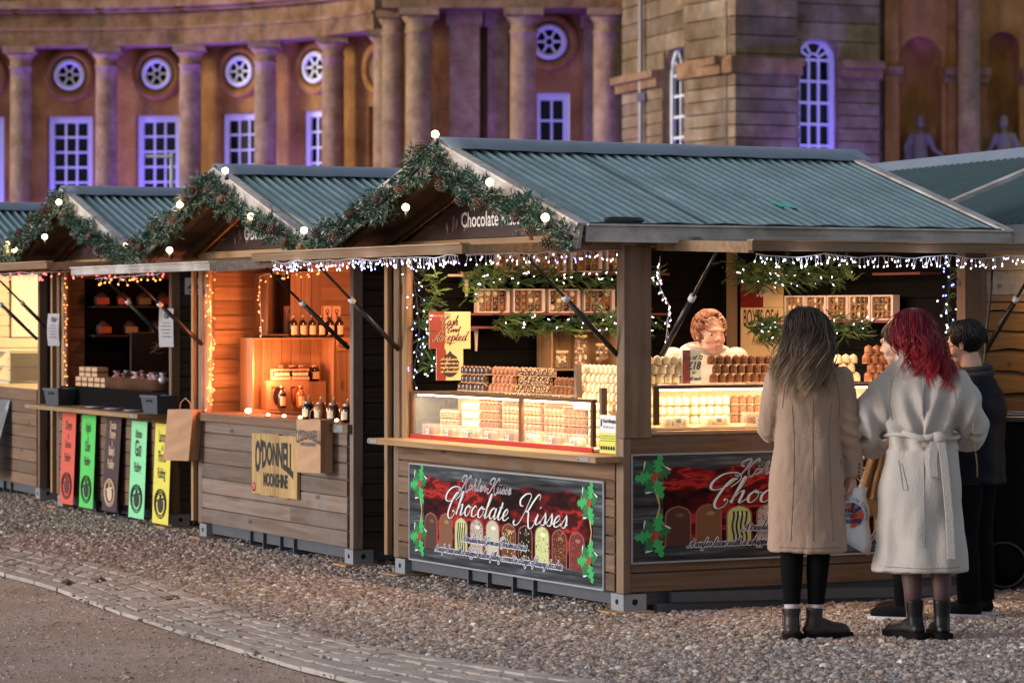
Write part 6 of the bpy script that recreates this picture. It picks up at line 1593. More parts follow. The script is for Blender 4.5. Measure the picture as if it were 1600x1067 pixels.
for k in range(6):
    x = .62 + k * .075
    nm = ['first', 'second', 'third', 'fourth', 'fifth', 'sixth'][k]
    bottle(FB, 'bottle', f'dark bottle with a cream label on the open crate, {nm} from the left of six', (x, 2.62, 1.503), 0, 'tall', ('dark', (.02, .012, .01)), 'row of six labelled bottles')
    t = FB.thing('gift_tube', f'square cream gift box behind the labelled bottles, {nm} from the left of six', 'box', (x, 2.70, 1.503), 0, 'six gift boxes behind the bottles')
    mb = MB(); mb.box(-.034, .034, -.03, .03, 0, .235, 0, .5); mb.build('box_body', plain('kraft_gift_box', (.62, .40, .27), .7), t, bevel=.002)
    mb = MB(); mb.tube([(.012 * math.cos(a), -.0312, .195 + .014 * math.sin(a)) for a in [2 * math.pi * i / 12 for i in range(12)]], .0035, 5, closed=True); mb.box(-.006, .006, -.0325, -.0312, .165, .180); mb.build('printed_mark', P_BLACK, t)
for k in range(2):
    t = FB.thing('mini_pack', ['small tray of mini jars on the carton in the open crate, left one', 'small tray of mini jars on the carton in the open crate, right one'][k], 'jar pack', (.52 + k * .15, 2.62, 1.185), 0, 'mini jar packs')
    mb = MB(); mb.box(-.07, .07, -.03, .03, 0, .022, 0, .5); mb.box(-.07, .07, -.03, .03, .068, .08, 0, .5); mb.box(-.07, .07, .02, .03, .022, .068, 0, .5); mb.build('carton', plain('kraft_gift_box', (.62, .40, .27), .7), t)
    mb = MB(); mb.box(-.06, .06, -.028, -.024, .03, .055, 0, .5); mb.build('paper_label', plain('cream_label', (.72, .60, .42), .7), t)
    mb = MB()
    for q in range(4): mb.lathe([(.013, .0225), (.014, .03), (.014, .06), (.011, .067)], 10, (-.048 + q * .032, -.005, 0))
    mb.build('mini_jars', plain('glass_dark', (.02, .012, .01), .12), t)
t = FB.thing('carton', 'kraft bottle carton with two oval windows in the open crate', 'carton', (.565, 2.60, .965), 0)
mb = MB(); mb.box(-.17, .17, .0, .10, 0, .215, 0, .5)
for (a, b_) in ((-.17, -.13), (-.02, .02), (.13, .17)): mb.box(a, b_, -.012, -.0005, 0, .215, 0, .5)
mb.box(-.1299, -.0201, -.012, -.0005, .17, .215, 0, .5); mb.box(.0201, .1299, -.012, -.0005, .17, .215, 0, .5); mb.box(-.1299, -.0201, -.012, -.0005, 0, .03, 0, .5); mb.box(.0201, .1299, -.012, -.0005, 0, .03, 0, .5)
mb.build('carton_body', plain('kraft_carton', (.36, .20, .11), .8), t)
for s in (-1, 1):
    mb = MB(); mb.prism([(s * .075 + .042 * math.cos(a), .10 + .07 * math.sin(a)) for a in [2 * math.pi * i / 20 for i in range(20)]], -.014, -.0122); mb.build('oval_window', HOLE if s < 0 else plain('copper_window', (.30, .09, .04), .4), t, fixn=True)
for s, lq in ((-1, ('dark', (.02, .012, .01))), (1, ('amber', (.42, .12, .03)))): bottle(FB, 'bottle', f'{"dark" if s < 0 else "amber"} bottle showing in the {"left" if s < 0 else "right"} window of the kraft carton', (.565 + s * .075 + .012, 2.55, .975), 0, 'tall', lq, 'bottles in the carton')
for k, (px, lq, z) in enumerate(((440, ('peach', (.55, .22, .12)), 1.17), (458, ('dark', (.02, .012, .01)), 1.17), (472, ('amber', (.42, .12, .03)), 1.17), (492, ('black', (.012, .008, .008)), 1.17))):
    bottle(FB, 'jar', f'{["peach", "small dark", "amber", "large black"][k]} jar standing high inside the open crate', (BX(px, 2.72), 2.74, 1.17), 10, 'jar', lq, 'jars in the open crate')
t = FB.thing('wooden_block', 'plain wooden block carrying jars inside the open crate', 'block', (.80, 2.74, .963), 0)
mb = MB(); mb.box(-.09, .12, -.045, .05, 0, .206, 0); mb.build('block_body', W_light('v'), t)
t = FB.thing('table', 'wooden side table under the crates at the back of the orange-lit stall', 'table', (.85, 2.68, .15), 0)
mb = MB(); mb.box(-.62, .62, -.20, .19, .765, .798, 0); mb.build('tabletop', W_brown('x'), t)
for sx in (-1, 1):
    for sy in (-1, 1): mb = MB(); mb.box(sx * .58 - .025, sx * .58 + .025, sy * .15 - .025, sy * .15 + .025, 0, .765, 0); mb.build('leg', W_brown('v'), t)
for k, (px, lq) in enumerate(((482, ('dark', (.02, .012, .01))), (501, ('amber', (.42, .12, .03))), (521, ('brown', (.10, .035, .02))), (543, ('cherry', (.03, .008, .006))))):
    y = ypx(FB, px, .10)
    j = bottle(FB, 'dispenser_jar', f'{["dark", "amber", "brown", "cherry-filled"][k]} tasting jar with a pourer on the counter, behind the printed paper bag', (.10, y, .948), -70, 'jar', lq, 'tasting jars on the counter')
    mb = MB(); mb.tube([(0, 0, .12), (0, 0, .15), (.012, 0, .165)], [.006, .005, .004], 8); mb.build('pourer', plain('tin_lid', (.45, .36, .28), .35, .6), j)
CG = glow('counter_glow_bulb', (1.0, .55, .22), 9)
for k, px in enumerate((388, 419, 444, 469, 526)):
    y = ypx(FB, px, .03)
    mb = MB(); mb.ball((0, 0, .013 if k else .03), .014 if k else .024, 12, 8, 0, .5, (1, 1, .8)); mb.tube([(0, 0, 0), (0, 0, .006)], .012, 10, 1)
    o = mb.build('tealight', [CG, SOCK]); FB.put(o, (.03, y, .948)); tag(o, f'glowing light on the orange-lit stall counter, {["leftmost and largest","second from left","third from left","fourth, beside the printed bag","rightmost, among the jars"][k]}', 'tealight', 'lights along the counter')
# carved board sign, round red sticker
def arch(amt, halfw, h0):
    def f(X, Z): q = X / halfw; return X, Z * (1 + .55 * abs(q) ** 1.5) - amt * q * q
    return f
t = FB.thing('board_sign', "square yellow plank sign with arched black letters, on the grey stall's lower front wall", 'sign', (-.05, ypx(FB, 428, -.05), .40), -90)
mb = MB(); L = .86; 
for i in range(5): mb.box(-L / 2 + i * L / 5 + .001, -L / 2 + (i + 1) * L / 5 - .001, 0, .024, -.005 * (i % 2), .43 + .004 * (i % 3), 0)
mb.build('sign_board', wood('sign_plank', (.48, .33, .15), (.28, .18, .075), 'v'), t, bevel=.003)
a_ = add_text(t, "O'DONNELL", .205, P_BLACK, -.0, .225, bold=.008, sx=.62, sz=1.0, warp=arch(.075, .36, 1)); b__ = add_text(t, 'MOONSHINE', .125, P_BLACK, .03, .07, bold=.005, sx=.62); join_meshes(t, [a_, b__], 'lettering')
mb = MB(); mb.tube([(-.385, -.001, .05), (-.385, -.004, .05)], .034, 20); mb.build('sticker', plain('red_sticker', (.55, .05, .06), .4), t)
mb = MB()
for q in range(7): a = q * .9; mb.sheet([(-.385 + .021 * math.cos(a + s_), .05 + .021 * math.sin(a + s_) * (1 if s_ else .3)) for s_ in (0, .35, .7)] , -.005)
mb.build('sticker_mark', P_WHITE, t)
# paper bags
KRAFT = plain('kraft_paper', (.50, .30, .18), .85, var=.12, vscale=6, bumps=.3, bscale=12)
def paper_bag(fr, pos, rz, label, w_, h_, d_, txt=False, tilt=0):
    t = fr.thing('paper_bag', label, 'paper bag', pos, rz, 'kraft paper bags'); rr_ = random.Random(5)
    mb = MB(); x0, x1, y0, y1 = -w_ / 2, w_ / 2, -d_, 0; n = 6; vs = []
    for i in range(n + 1):
        z = h_ * i / n; s_ = 1 - .0 * i; cr = .008 * math.sin(i * 2.1)
        for (x, y) in ((x0, y0), (0, y0 - cr - .004), (x1, y0), (x1 - .012 - cr * .5, (y0 + y1) / 2), (x1, y1), (0, y1), (x0, y1), (x0 + .012 + cr * .5, (y0 + y1) / 2)): vs.append((x + tilt * z, y, z))
    fs = [tuple(range(7, -1, -1))]
    for i in range(n):
        for j in range(8): fs.append((i * 8 + j, i * 8 + (j + 1) % 8, (i + 1) * 8 + (j + 1) % 8, (i + 1) * 8 + j))
    mb.add(vs, fs, 0, .5); mb.build('bag_body', KRAFT, t)
    mb = MB(); mb.tube([(tilt * h_ - w_ * .22, -d_ / 2, h_ - .01), (tilt * h_ - w_ * .18, -d_ / 2, h_ + .05), (tilt * h_, -d_ / 2, h_ + .085), (tilt * h_ + w_ * .18, -d_ / 2, h_ + .05), (tilt * h_ + w_ * .22, -d_ / 2, h_ - .01)], .004, 6); mb.build('handle', KRAFT, t)
    if txt:
        a_ = add_text(t, "O'DONNELL", .062, P_BLACK, .0, .225, y=-d_ - .014, bold=.002, sx=.60, sz=1.3, warp=arch(.030, .10, 1)); b_ = add_text(t, 'MOONSHINE', .034, P_BLACK, .0, .180, y=-d_ - .014, bold=.001, sx=.62); join_meshes(t, [a_, b_], 'lettering')
    return t
paper_bag(FB, (-.10, ypx(FB, 290, -.10), .585), -58, 'plain brown paper bag hanging at the far end of the grey stall counter', .24, .38, .12, tilt=.12)
paper_bag(FB, (-.08, ypx(FB, 497, -.1), .615), -66, 'kraft paper bag with arched black letters standing out over the counter edge', .22, .355, .12, True)
# small notices on walls
def notice(fr, pos, rz, label, w_, h_, lines=5, seed=1, bend=0):
    t = fr.thing('paper_notice', label, 'notice', pos, rz, 'white paper notices')
    mb = MB(); k = 6; vs = []
    for i in range(k + 1): z = h_ * i / k; yy = -bend * math.sin(math.pi * i / k); vs += [(-w_ / 2, yy, z), (w_ / 2, yy, z)]
    mb.add(vs, [(2 * i, 2 * i + 1, 2 * i + 3, 2 * i + 2) for i in range(k)]); o = mb.build('paper_sheet', plain('white_paper', (.60, .60, .66), .7), t); md = o.modifiers.new('t', 'SOLIDIFY'); md.thickness = .0015
    mb = MB(); rr_ = random.Random(seed)
    mb.ball((0, -bend - .003, h_ * .82), w_ * .16, 10, 6, 0, .5, (1, .05, 1.4))
    for i in range(lines): z = h_ * (.62 - .09 * i); l_ = w_ * rr_.uniform(.2, .38); mb.box(-l_, l_, -bend - .004, -bend - .003, z, z + .006, 0, .5)
    mb.build('print_lines', plain('grey_ink', (.2, .2, .24), .7), t); return t
notice(FC, (-.06, -.02, 1.42), -40, 'long white menu sheet hanging at the corner post right of the dark stall', .12, .30, bend=.01)
notice(FC, (-.60, ypx(FC, 84, -.60), 1.42), -40, 'long white menu sheet hanging at the left jamb of the dark stall', .10, .26, bend=.02)
t = FB.thing('small_plate', 'small white safety plate high on the dark side wall, right of the dark stall', 'plate', (0, 0, 0), 0)
t.location = FC.w(.16, -.026, 1.83); mb = MB(); mb.box(-.07, .07, -.004, 0, 0, .13, 0, .5); mb.build('plate_board', WHITEP, t); mb = MB(); mb.beam((-.04, -.005, .05), (0, -.005, .10), .002, .01); mb.beam((0, -.005, .10), (.045, -.005, .06), .002, .01); mb.box(-.05, .05, -.006, -.005, .045, .055); mb.box(-.04, .04, -.006, -.005, .015, .026); mb.build('pictogram', P_BLACK, t)
# ---------------------------------------------------------------- pudding stall: five hanging banners, bins, baskets
def strip(px0, px1, pyt, pyb, col, inkcol, words, nm, tilt=0):
    pc = (px0 + px1) / 2; y = ypx(FC, pc, -.06); w_ = abs(ypx(FC, px0, -.06) - ypx(FC, px1, -.06)); dist = FC.w(-.06, y)[1]
    zt = 1.68 + (490 - pyt) * dist / 4760; zb = 1.68 + (490 - pyb) * dist / 4760; h_ = zt - zb
    t = FC.thing('hanging_banner', f'{nm} hanging banner with a round emblem, below the shelf of the dark stall', 'banner', (-.06, y, zb), -90, 'five coloured hanging banners')
    ink = plain('ink_' + nm, inkcol, .6)
    mb = MB(); mb.add([(-w_ / 2 + tilt, -.03, 0), (w_ / 2 + tilt, -.03, 0), (w_ / 2, 0, h_), (-w_ / 2, 0, h_)], [(0, 1, 2, 3)]); o = mb.build('banner_sheet', plain('banner_' + nm, col, .6, var=.05), t); md = o.modifiers.new('t', 'SOLIDIFY'); md.thickness = .003
    obs = []; tl = lambda z: (tilt * (1 - z / h_), -.03 * (1 - z / h_) - .004)
    for (txt, fz, sz, nar) in words:
        z = h_ * fz; dx, dy = tl(z); obs.append(add_text(t, txt, sz, ink, dx, z, y=dy, sx=nar, sz=1.25, bold=.0015, shear=.1))
    join_meshes(t, obs, 'lettering')
    mb = MB(); cz = h_ * .20; dx, dy = tl(cz); ra = w_ * .36; rb = h_ * .145
    for s_ in (1.0, .80): mb.tube([(dx + ra * s_ * math.cos(a), dy, cz + rb * s_ * math.sin(a)) for a in [2 * math.pi * i / 26 for i in range(26)]], .0045, 5, closed=True)
    for k in range(22):
        a = 2 * math.pi * k / 22; mb.box(dx + ra * .9 * math.cos(a) - .006, dx + ra * .9 * math.cos(a) + .006, dy - .002, dy - .0005, cz + rb * .9 * math.sin(a) - .009, cz + rb * .9 * math.sin(a) + .009)
    mb.ball((dx, dy, cz - .01), ra * .5, 14, 8, 0, .5, (1, .03, .9)); mb.beam((dx - ra * .6, dy - .001, cz + .02), (dx + ra * .6, dy - .001, cz + .045), .003, .016)
    for a in (-.5, 0, .5): mb.beam((dx, dy - .001, cz + .03), (dx + .03 * math.sin(a), dy - .001, cz + .03 + .05 * math.cos(a)), .003, .009)
    mb.build('round_emblem', ink, t)
K_ = (.02, .02, .02)
strip(98, 119, 645, 787, (.62, .09, .055), (.10, .02, .02), [('Orange', .82, .085, .62), ('&', .72, .05, .6), ('Cointreau', .62, .07, .55), ('Pudding', .47, .08, .6)], 'orange-red')
strip(128.5, 150, 648, 793, (.08, .55, .10), K_, [('Apple', .82, .09, .62), ('&', .72, .05, .6), ('Cider', .61, .095, .62), ('Pudding', .46, .08, .6)], 'bright green')
strip(167, 190, 652, 799, (.045, .016, .020), (.62, .44, .30), [('Chocolate', .88, .07, .55), ('Orange', .78, .08, .6), ('&', .70, .05, .6), ("Bailey's", .60, .085, .6), ('Pudding', .46, .085, .6)], 'dark brown', tilt=-.05)
strip(206, 230, 658, 809, (.24, .68, .35), K_, [('Ultimate', .83, .075, .58), ('Gin', .64, .15, .68), ('Pudding', .48, .085, .6)], 'pale mint')
strip(243, 268, 662, 818, (.70, .62, .08), K_, [('Lemon', .82, .10, .62), ('&', .73, .05, .6), ('Pimms', .62, .10, .62), ('Pudding', .46, .09, .6)], 'yellow')
def bin_(fr, pos, rz, label):
    t = fr.thing('storage_bin', label, 'storage bin', pos, rz, 'grey storage bins'); mb = MB(); w_, d_, h_ = .115, .095, .145
    vs = []
    for (z, s_) in ((0, .82), (h_, 1.0), (h_, .93), (.01, .77)):
        vs += [(-w_ * s_, -d_ * s_, z), (w_ * s_, -d_ * s_, z), (w_ * s_, d_ * s_, z), (-w_ * s_, d_ * s_, z)]
    fs = [(3, 2, 1, 0), (12, 13, 14, 15)]
    for a in range(3):
        for j in range(4): fs.append((a * 4 + j, a * 4 + (j + 1) % 4, a * 4 + 4 + (j + 1) % 4, a * 4 + 4 + j))
    m_ = plain('grey_blue_plastic', (.045, .055, .075), .45); mb.add(vs, fs); mb.build('bin_body', m_, t, bevel=.003, fixn=True)
    mb = MB(); mb.box(-w_ * 1.03, w_ * 1.03, -d_ * 1.05, -d_ * .96, h_ - .016, h_ + .002); mb.build('bin_rim', m_, t); mb = MB(); mb.box(-.04, .04, -d_ * 1.0, -d_ * .955, h_ - .05, h_ - .032); mb.build('handle_slot', HOLE, t); return t
bin_(FC, (-.14, ypx(FC, 94, -.14), .90), -75, 'grey plastic bin at the far left end of the shelf with hanging banners')
bin_(FC, (-.13, ypx(FC, 248, -.13), .90), -75, 'grey plastic bin at the right end of the shelf with hanging banners')
for k, px in enumerate((152, 182, 212)):
    t = FC.thing('plate', f'pale sample plate lying on the shelf between the bins, {["left","middle","right"][k]} one', 'plate', (-.12, ypx(FC, px, -.12), .901), 0, 'sample plates'); mb = MB(); mb.lathe([(.05, 0), (.075, .006), (.10, .014), (.098, .017), (.05, .006)], 24, sy=1.0); mb.build('dish', plain('lilac_plate', (.42, .38, .55), .3), t)
    mb = MB(); rr_ = random.Random(k)
    for q in range(9): a = q * 2.4; mb.ball((.045 * math.cos(a) * (q / 9), .045 * math.sin(a) * (q / 9), .012), .011, 8, 5, 0, rr_.random(), (1, 1, .7))
    mb.build('food_crumbs', plain('fruit_cake', (.08, .035, .02), .8), t)
t = FC.thing('back_shelf', 'dark two-tier shelf unit on the far wall of the stall with hanging banners', 'shelf', (.62, 2.78, 1.2), 0)
for z in (.28, .53): mb = MB(); mb.box(-.38, .38, -.10, .08, z, z + .015, 0); mb.build('shelf_board', W_dark('x'), t)
mb = MB(); mb.box(-.40, .40, .085, .095, -.3, .78, 0, .5); mb.build('back_cloth', LINING, t)
for k in range(7):
    r2 = k // 4; x = -.30 + (k % 4) * (.19 if r2 == 0 else .24) + (.0 if r2 == 0 else .02)
    cl = [(.30, .02, .03), (.35, .05, .03), (.14, .12, .05), (.22, .02, .02), (.40, .07, .04), (.35, .22, .09), (.28, .2, .06)][k]
    p = FC.thing('pudding_tin', f'{["crimson","orange-red","olive","dark red","bright red","tan bow-tied","gold"][k]} labelled pudding on the {"upper" if r2 == 0 else "lower"} tier of the dark shelf', 'pudding', (.62 + x, 2.74, 1.2 + (.546 if r2 == 0 else .296)), 0, 'puddings on the dark shelf')
    mb = MB(); mb.lathe([(.05, 0), (.062, .04), (.06, .08), (.035, .10), (.02, .12)], 16); mb.build('cloth_wrap', plain('dark_wrap', (.05, .03, .025), .7), p)
    mb = MB(); mb.box(-.055, .055, -.066, -.060, .015, .07, 0, .5); mb.build('paper_label', plain(f'pudding_label_{k}', cl, .6), p)
t = FC.thing('wicker_basket', 'brown wicker basket of wrapped puddings on the dark counter cloth', 'basket', (.12, 1.05, 1.06), -90)
mb = MB()
for i in range(7):
    z = .012 + i * .013; e = .006 * (i % 2); mb.tube([(x, y, z) for (x, y) in ((-.55, -.13 - e), (-.18, -.135), (.18, -.13), (.55, -.13 - e), (.56, 0), (.55, .13), (0, .135), (-.55, .13), (-.56, 0))], .007, 6, closed=True, tint=i / 7)
for i in range(26): x = -.54 + i * 1.08 / 25; mb.tube([(x, -.142, .0), (x, -.145, .1)], .005, 5)
mb.box(-.54, .54, -.12, .12, 0, .012); mb.build('basket_weave', plain('wicker', (.17, .07, .035), .7, tint=(.7, 1.3)), t)
rr = random.Random(31); cols_ = [(.55, .50, .55), (.42, .20, .22), (.30, .14, .12), (.62, .55, .50), (.25, .22, .30)]
wp_ = {}
for k in range(22):
    ci = rr.randrange(5)
    if ci not in wp_:
        mb = MB(); mb.ball((0, 0, .03), .042, 12, 8, 0, .5, (1, 1, .8)); mb.lathe([(.010, .055), (.028, .085), (.032, .09)], 10); wp_[ci] = mb.build('wrapped_pudding', plain(f'foil_wrap_{ci}', cols_[ci], .35, .2)); o = wp_[ci]
    else: o = wp_[ci].copy(); SC.collection.objects.link(o)
    FC.put(o, (.10 + rr.uniform(-.07, .07), .50 + k * .052, 1.095 + rr.uniform(0, .03)), rr.uniform(0, 360)); tag(o, f'{["lilac-white","dusky red","brown","cream","slate"][ci]} foil-wrapped pudding heaped in the wicker basket', 'pudding', f'{["lilac-white","dusky red","brown","cream","slate"][ci]} wrapped puddings')
for k in range(8):
    t = FC.thing('boxed_pudding', f'pale striped pudding carton, {"lower" if k < 5 else "upper"} row at the left of the basket, {["first","second","third","fourth","fifth"][k % 5]} from the left', 'carton', (.12, 2.60 - (k % 5) * .17 - (.10 if k > 4 else 0), 1.06 + (.085 if k > 4 else 0)), -90, 'pale pudding cartons')
    mb = MB(); mb.box(-.07, .07, -.05, .05, 0, .08, 0, .5); mb.build('carton_body', plain('peach_carton', (.55, .36, .22), .6), t, bevel=.003); mb = MB(); mb.box(-.071, .071, -.0515, .0515, .03, .048, 0, .5); mb.build('carton_band', plain('carton_brown', (.2, .07, .04), .6), t)
mb = MB(); mb.box(-.018, .30, .08, 2.80, .88, 1.058, 0, .5); o = mb.build('counter_cloth', LINING); FC.put(o, (0, 0, 0)); tag(o, 'black cloth over the raised counter of the stall with hanging banners', 'cloth')
t = FC.thing('chalk_board', 'black framed board with a faint drawing, low on the far wall of the dark stall', 'board', (.78, 2.62, 1.18), 0); mb = MB(); mb.box(-.22, .22, 0, .02, 0, .33, 0, .5); mb.build('board_panel', HOLE, t)
mb = MB()
for (a, b_, c, d) in ((-.23, .23, -.01, .0), (-.23, .23, .33, .34), (-.23, -.22, 0, .33), (.22, .23, 0, .33)): mb.box(a, b_, -.005, .02, c, d, 0, .5)
mb.build('board_frame', plain('dim_frame', (.07, .05, .045), .6), t)
mb = MB(); cursive(mb, 'k', -.06, .15, .05, .003, .006, -.004, 0, width=.12); cursive(mb, 'x', -.06, .2, .05, .003, .006, -.004, 0, width=.12); mb.build('chalk_drawing', plain('dim_chalk', (.35, .3, .28), .8), t)
t = FC.thing('paper_poster', 'dim peach poster on the far wall at the right of the dark stall', 'poster', (1.45, 2.84, 1.35), 0); mb = MB(); mb.box(-.19, .19, 0, .003, 0, .50, 0, .5); mb.build('poster_sheet', plain('dim_poster', (.30, .20, .14), .8), t)
mb = MB()
for i in range(7): mb.box(-.12, .10 - .01 * i, -.0015, -.0005, .08 + i * .045, .088 + i * .045)
mb.build('print_lines', plain('dim_print', (.16, .10, .07), .8), t)
# ---------------------------------------------------------------- far left stall
t = FD.thing('food_poster', 'cream poster with two food photographs inside the bright stall at the left edge', 'poster', (-.006 + .9, 2.84, 1.45), 0)
mb = MB(); mb.box(-.42, .42, 0, .004, 0, .60, 0, .5); mb.build('poster_sheet', plain('poster_cream', (.74, .70, .58), .7), t)
def food(nm, a, b_):
    m, n, l, b = _new(nm); v = coords(n, l); vo = n.new('ShaderNodeTexVoronoi'); vo.inputs['Scale'].default_value = 26; l.new(v, vo.inputs['Vector']); sp = n.new('ShaderNodeSeparateColor'); l.new(vo.outputs['Color'], sp.inputs[0]); rp = ramp(n, [(.2, a), (.5, b_), (.8, (.5, .12, .06)), (.95, (.7, .5, .35))]); l.new(sp.outputs[0], rp.inputs[0]); l.new(rp.outputs[0], b.inputs['Base Color']); return m
mb = MB(); mb.box(-.10, .13, -.002, 0, .08, .30); mb.build('printed_photo', food('food_print_a', (.08, .02, .01), (.35, .06, .03)), t); mb = MB(); mb.box(.15, .38, -.002, 0, .08, .30); mb.build('printed_photo', food('food_print_b', (.5, .1, .04), (.35, .05, .02)), t)
mb = MB(); mb.box(-.10, .38, -.002, 0, .34, .57); mb.build('printed_map', plain('pale_print', (.5, .55, .5), .7, var=.3, vscale=12), t)
t = FD.thing('glass_case', 'bright glass counter case at the left edge inside the farthest stall', 'display case', (.25, 2.1, 1.02), -90); mb = MB(); mb.box(-.6, .6, -.15, -.145, .02, .30, 0, .5); mb.build('front_glass', GL, t)
mb = MB(); mb.box(-.6, .6, -.15, .15, 0, .018, 0, .5); mb.box(-.6, .6, -.15, .15, .30, .31, 0, .5); mb.box(-.6, .6, -.12, .12, .15, .157, 0, .5); mb.box(-.6, -.59, -.14, .14, .02, .29); mb.box(.59, .6, -.14, .14, .02, .29); mb.build('case_frame', plain('cream_panel', (.75, .66, .45), .7), t)
t = FD.thing('leaning_sign', 'dark glossy display board leaning at the left edge by the farthest stall', 'sign board', (-.30, ypx(FD, -38, -.30), 0), -64); mb = MB(); k = 10
vs = []; 
for i in range(k + 1): f = i / k; vs += [(-.35, -.05 + .18 * f, .20 + .68 * f), (.33 - .14 * (1 - f) ** 2, -.05 + .18 * f, .20 + .68 * f)]
mb.add(vs, [(2 * i, 2 * i + 1, 2 * i + 3, 2 * i + 2) for i in range(k)])
def glossy():
    m, n, l, b = _new('glossy_dark_print'); v = coords(n, l, (4, 4, 3)); t_ = noise_node(n, l, 1.5, 3, v); rp = ramp(n, [(.42, (.006, .008, .015)), (.52, (.04, .06, .10)), (.6, (.22, .26, .32)), (.66, (.01, .015, .03))]); l.new(t_.outputs[0], rp.inputs[0]); l.new(rp.outputs[0], b.inputs['Base Color']); b.inputs['Roughness'].default_value = .35; return m
o = mb.build('sign_board', glossy(), t); md = o.modifiers.new('t', 'SOLIDIFY'); md.thickness = .012
# ---------------------------------------------------------------- things right of the large stall
t = tag(empty('equipment_trolley', (3.05, 18.6, 0), R(-8)), 'black covered trolley with a wheel, in the dark at the right edge', 'trolley')
BLK = plain('black_cover', (.004, .004, .005), .7, spec=.12)
mb = MB(); mb.box(-.12, .9, -.1, .6, .12, 1.02); mb.build('trolley_body', BLK, t, bevel=.02); mb = MB(); mb.box(-.16, .94, -.14, .64, 1.022, 1.055); mb.build('trolley_lid', plain('black_lid', (.02, .022, .028), .3), t, bevel=.008)
mb = MB(); mb.tube([(-.05, -.15, .16), (-.05, -.11, .16)], .155, 28); o = mb.build('wheel', BLK, t); mb = MB(); mb.tube([(-.05 + .135 * math.cos(a), -.155, .16 + .135 * math.sin(a)) for a in [2 * math.pi * i / 28 for i in range(28)]], .008, 6, closed=True); mb.build('rim', plain('dim_rim', (.05, .05, .055), .5), o)
t = tag(empty('folded_sheet', (3.15, 18.7, 1.056), 0), 'folded blue-grey plastic sheet on the black trolley at the right edge', 'sheet'); mb = MB(); mb.box(-.12, .25, -.08, .2, 0, .012); mb.box(-.08, .22, -.05, .18, .0125, .022); mb.build('sheet_layers', plain('blue_grey_film', (.16, .20, .28), .3), t, bevel=.004)
mb = MB(); mb.tube([W(1551, 415, 17.9), W(1549, 450, 17.9), W(1541, 520, 17.9), W(1536, 600, 17.9), W(1534, 700, 17.9)], .008, 6); o = mb.build('power_cable', plain('black_rubber', (.015, .015, .017), .5)); tag(o, 'black cable hanging down beside the right-hand corner post', 'cable')
# slim lamp mast seen over the roofs
t = tag(empty('lamp_post', (W(268, 0, 60).x, 60, 0)), 'slim pale lamp mast with a flat head in front of the second tall window', 'street lamp'); mb = MB(); mb.tube([(0, 0, 0), (0, 0, 1.68 + 250 * 60 / 4760)], [.05, .035], 8); mb.build('pole', plain('pale_pole', (.5, .5, .52), .5), t)
mb = MB(); zz = 1.68 + 246 * 60 / 4760; mb.box(-.50, .02, -.06, .06, zz - .03, zz + .02); mb.build('lamp_head', plain('pale_pole', (.5, .5, .52), .5), t)
# ================================================================ PEOPLE
def skinmat(name, col):
    m = plain(name, col, .5, var=.06, vscale=10); b = m.node_tree.nodes['Principled BSDF']; b.inputs['Subsurface Weight'].default_value = .08; b.inputs['Subsurface Radius'].default_value = (.01, .004, .002); return m
SKIN = skinmat('skin_fair', (.58, .34, .25)); SKIN2 = skinmat('skin_ruddy', (.46, .265, .20))
def fuse(mb, name, mat, parent, voxel=.006, smooth=4, factor=.5, disp=None):
    """union of overlapping solids into one continuous surface"""
    o = mb.build(name, mat, None)
    md = o.modifiers.new('r', 'REMESH'); md.mode = 'VOXEL'; md.voxel_size = voxel; md.use_smooth_shade = True
    if smooth: s = o.modifiers.new('s', 'SMOOTH'); s.iterations = smooth; s.factor = factor
    dg = bpy.context.evaluated_depsgraph_get(); me = bpy.data.meshes.new_from_object(o.evaluated_get(dg)); old = o.data
    o.modifiers.clear(); o.data = me; bpy.data.meshes.remove(old); me.name = name
    if not me.materials: me.materials.append(mat)
    if disp:
        me.update(); ns = [v.normal.copy() for v in me.vertices]
        for v, nn in zip(me.vertices, ns): v.co += nn * disp(v.co)
    me.polygons.foreach_set('use_smooth', [True] * len(me.polygons)); me.update()
    o.parent = parent; return o
def V(*a): return Vector(a)
def head_parts(mb, c, rot, s=1.0, jaw=1.0):
    """cranium, face, jaw, nose, ears; face looks along local +y"""
    def E(p, r, sc): mb.ball(Vector(c) + rot @ (Vector(p) * s), r * s, 18, 12, 0, .5, sc, rot)
    E((0, -.012, .045), .080, (.95, 1.18, 1.02)); E((0, .025, .0), .070, (.92, 1.0, 1.15)); E((0, .035, -.055), .048, (1.05 * jaw, 1.0, .85)); E((0, .052, -.082), .026, (1.1 * jaw, .9, .8))
    E((.036, .050, -.018), .030, (1, .9, 1)); E((-.036, .050, -.018), .030, (1, .9, 1))
    E((0, .085, .038), .03, (1.7, .5, .5)); E((0, .100, -.012), .0135, (.95, 1.15, 1.0)); E((0, .092, .010), .011, (.8, 1, 2.0)); E((.010, .094, -.016), .009, (1, 1, .8)); E((-.010, .094, -.016), .009, (1, 1, .8))
    E((0, .087, -.045), .012, (1.7, .7, .45)); E((0, .085, -.054), .012, (1.5, .7, .5))
    for sx in (-1, 1):
        E((sx * .079, -.005, .002), .020, (.35, .75, 1.25)); E((sx * .082, -.012, .012), .016, (.4, .8, 1.0))
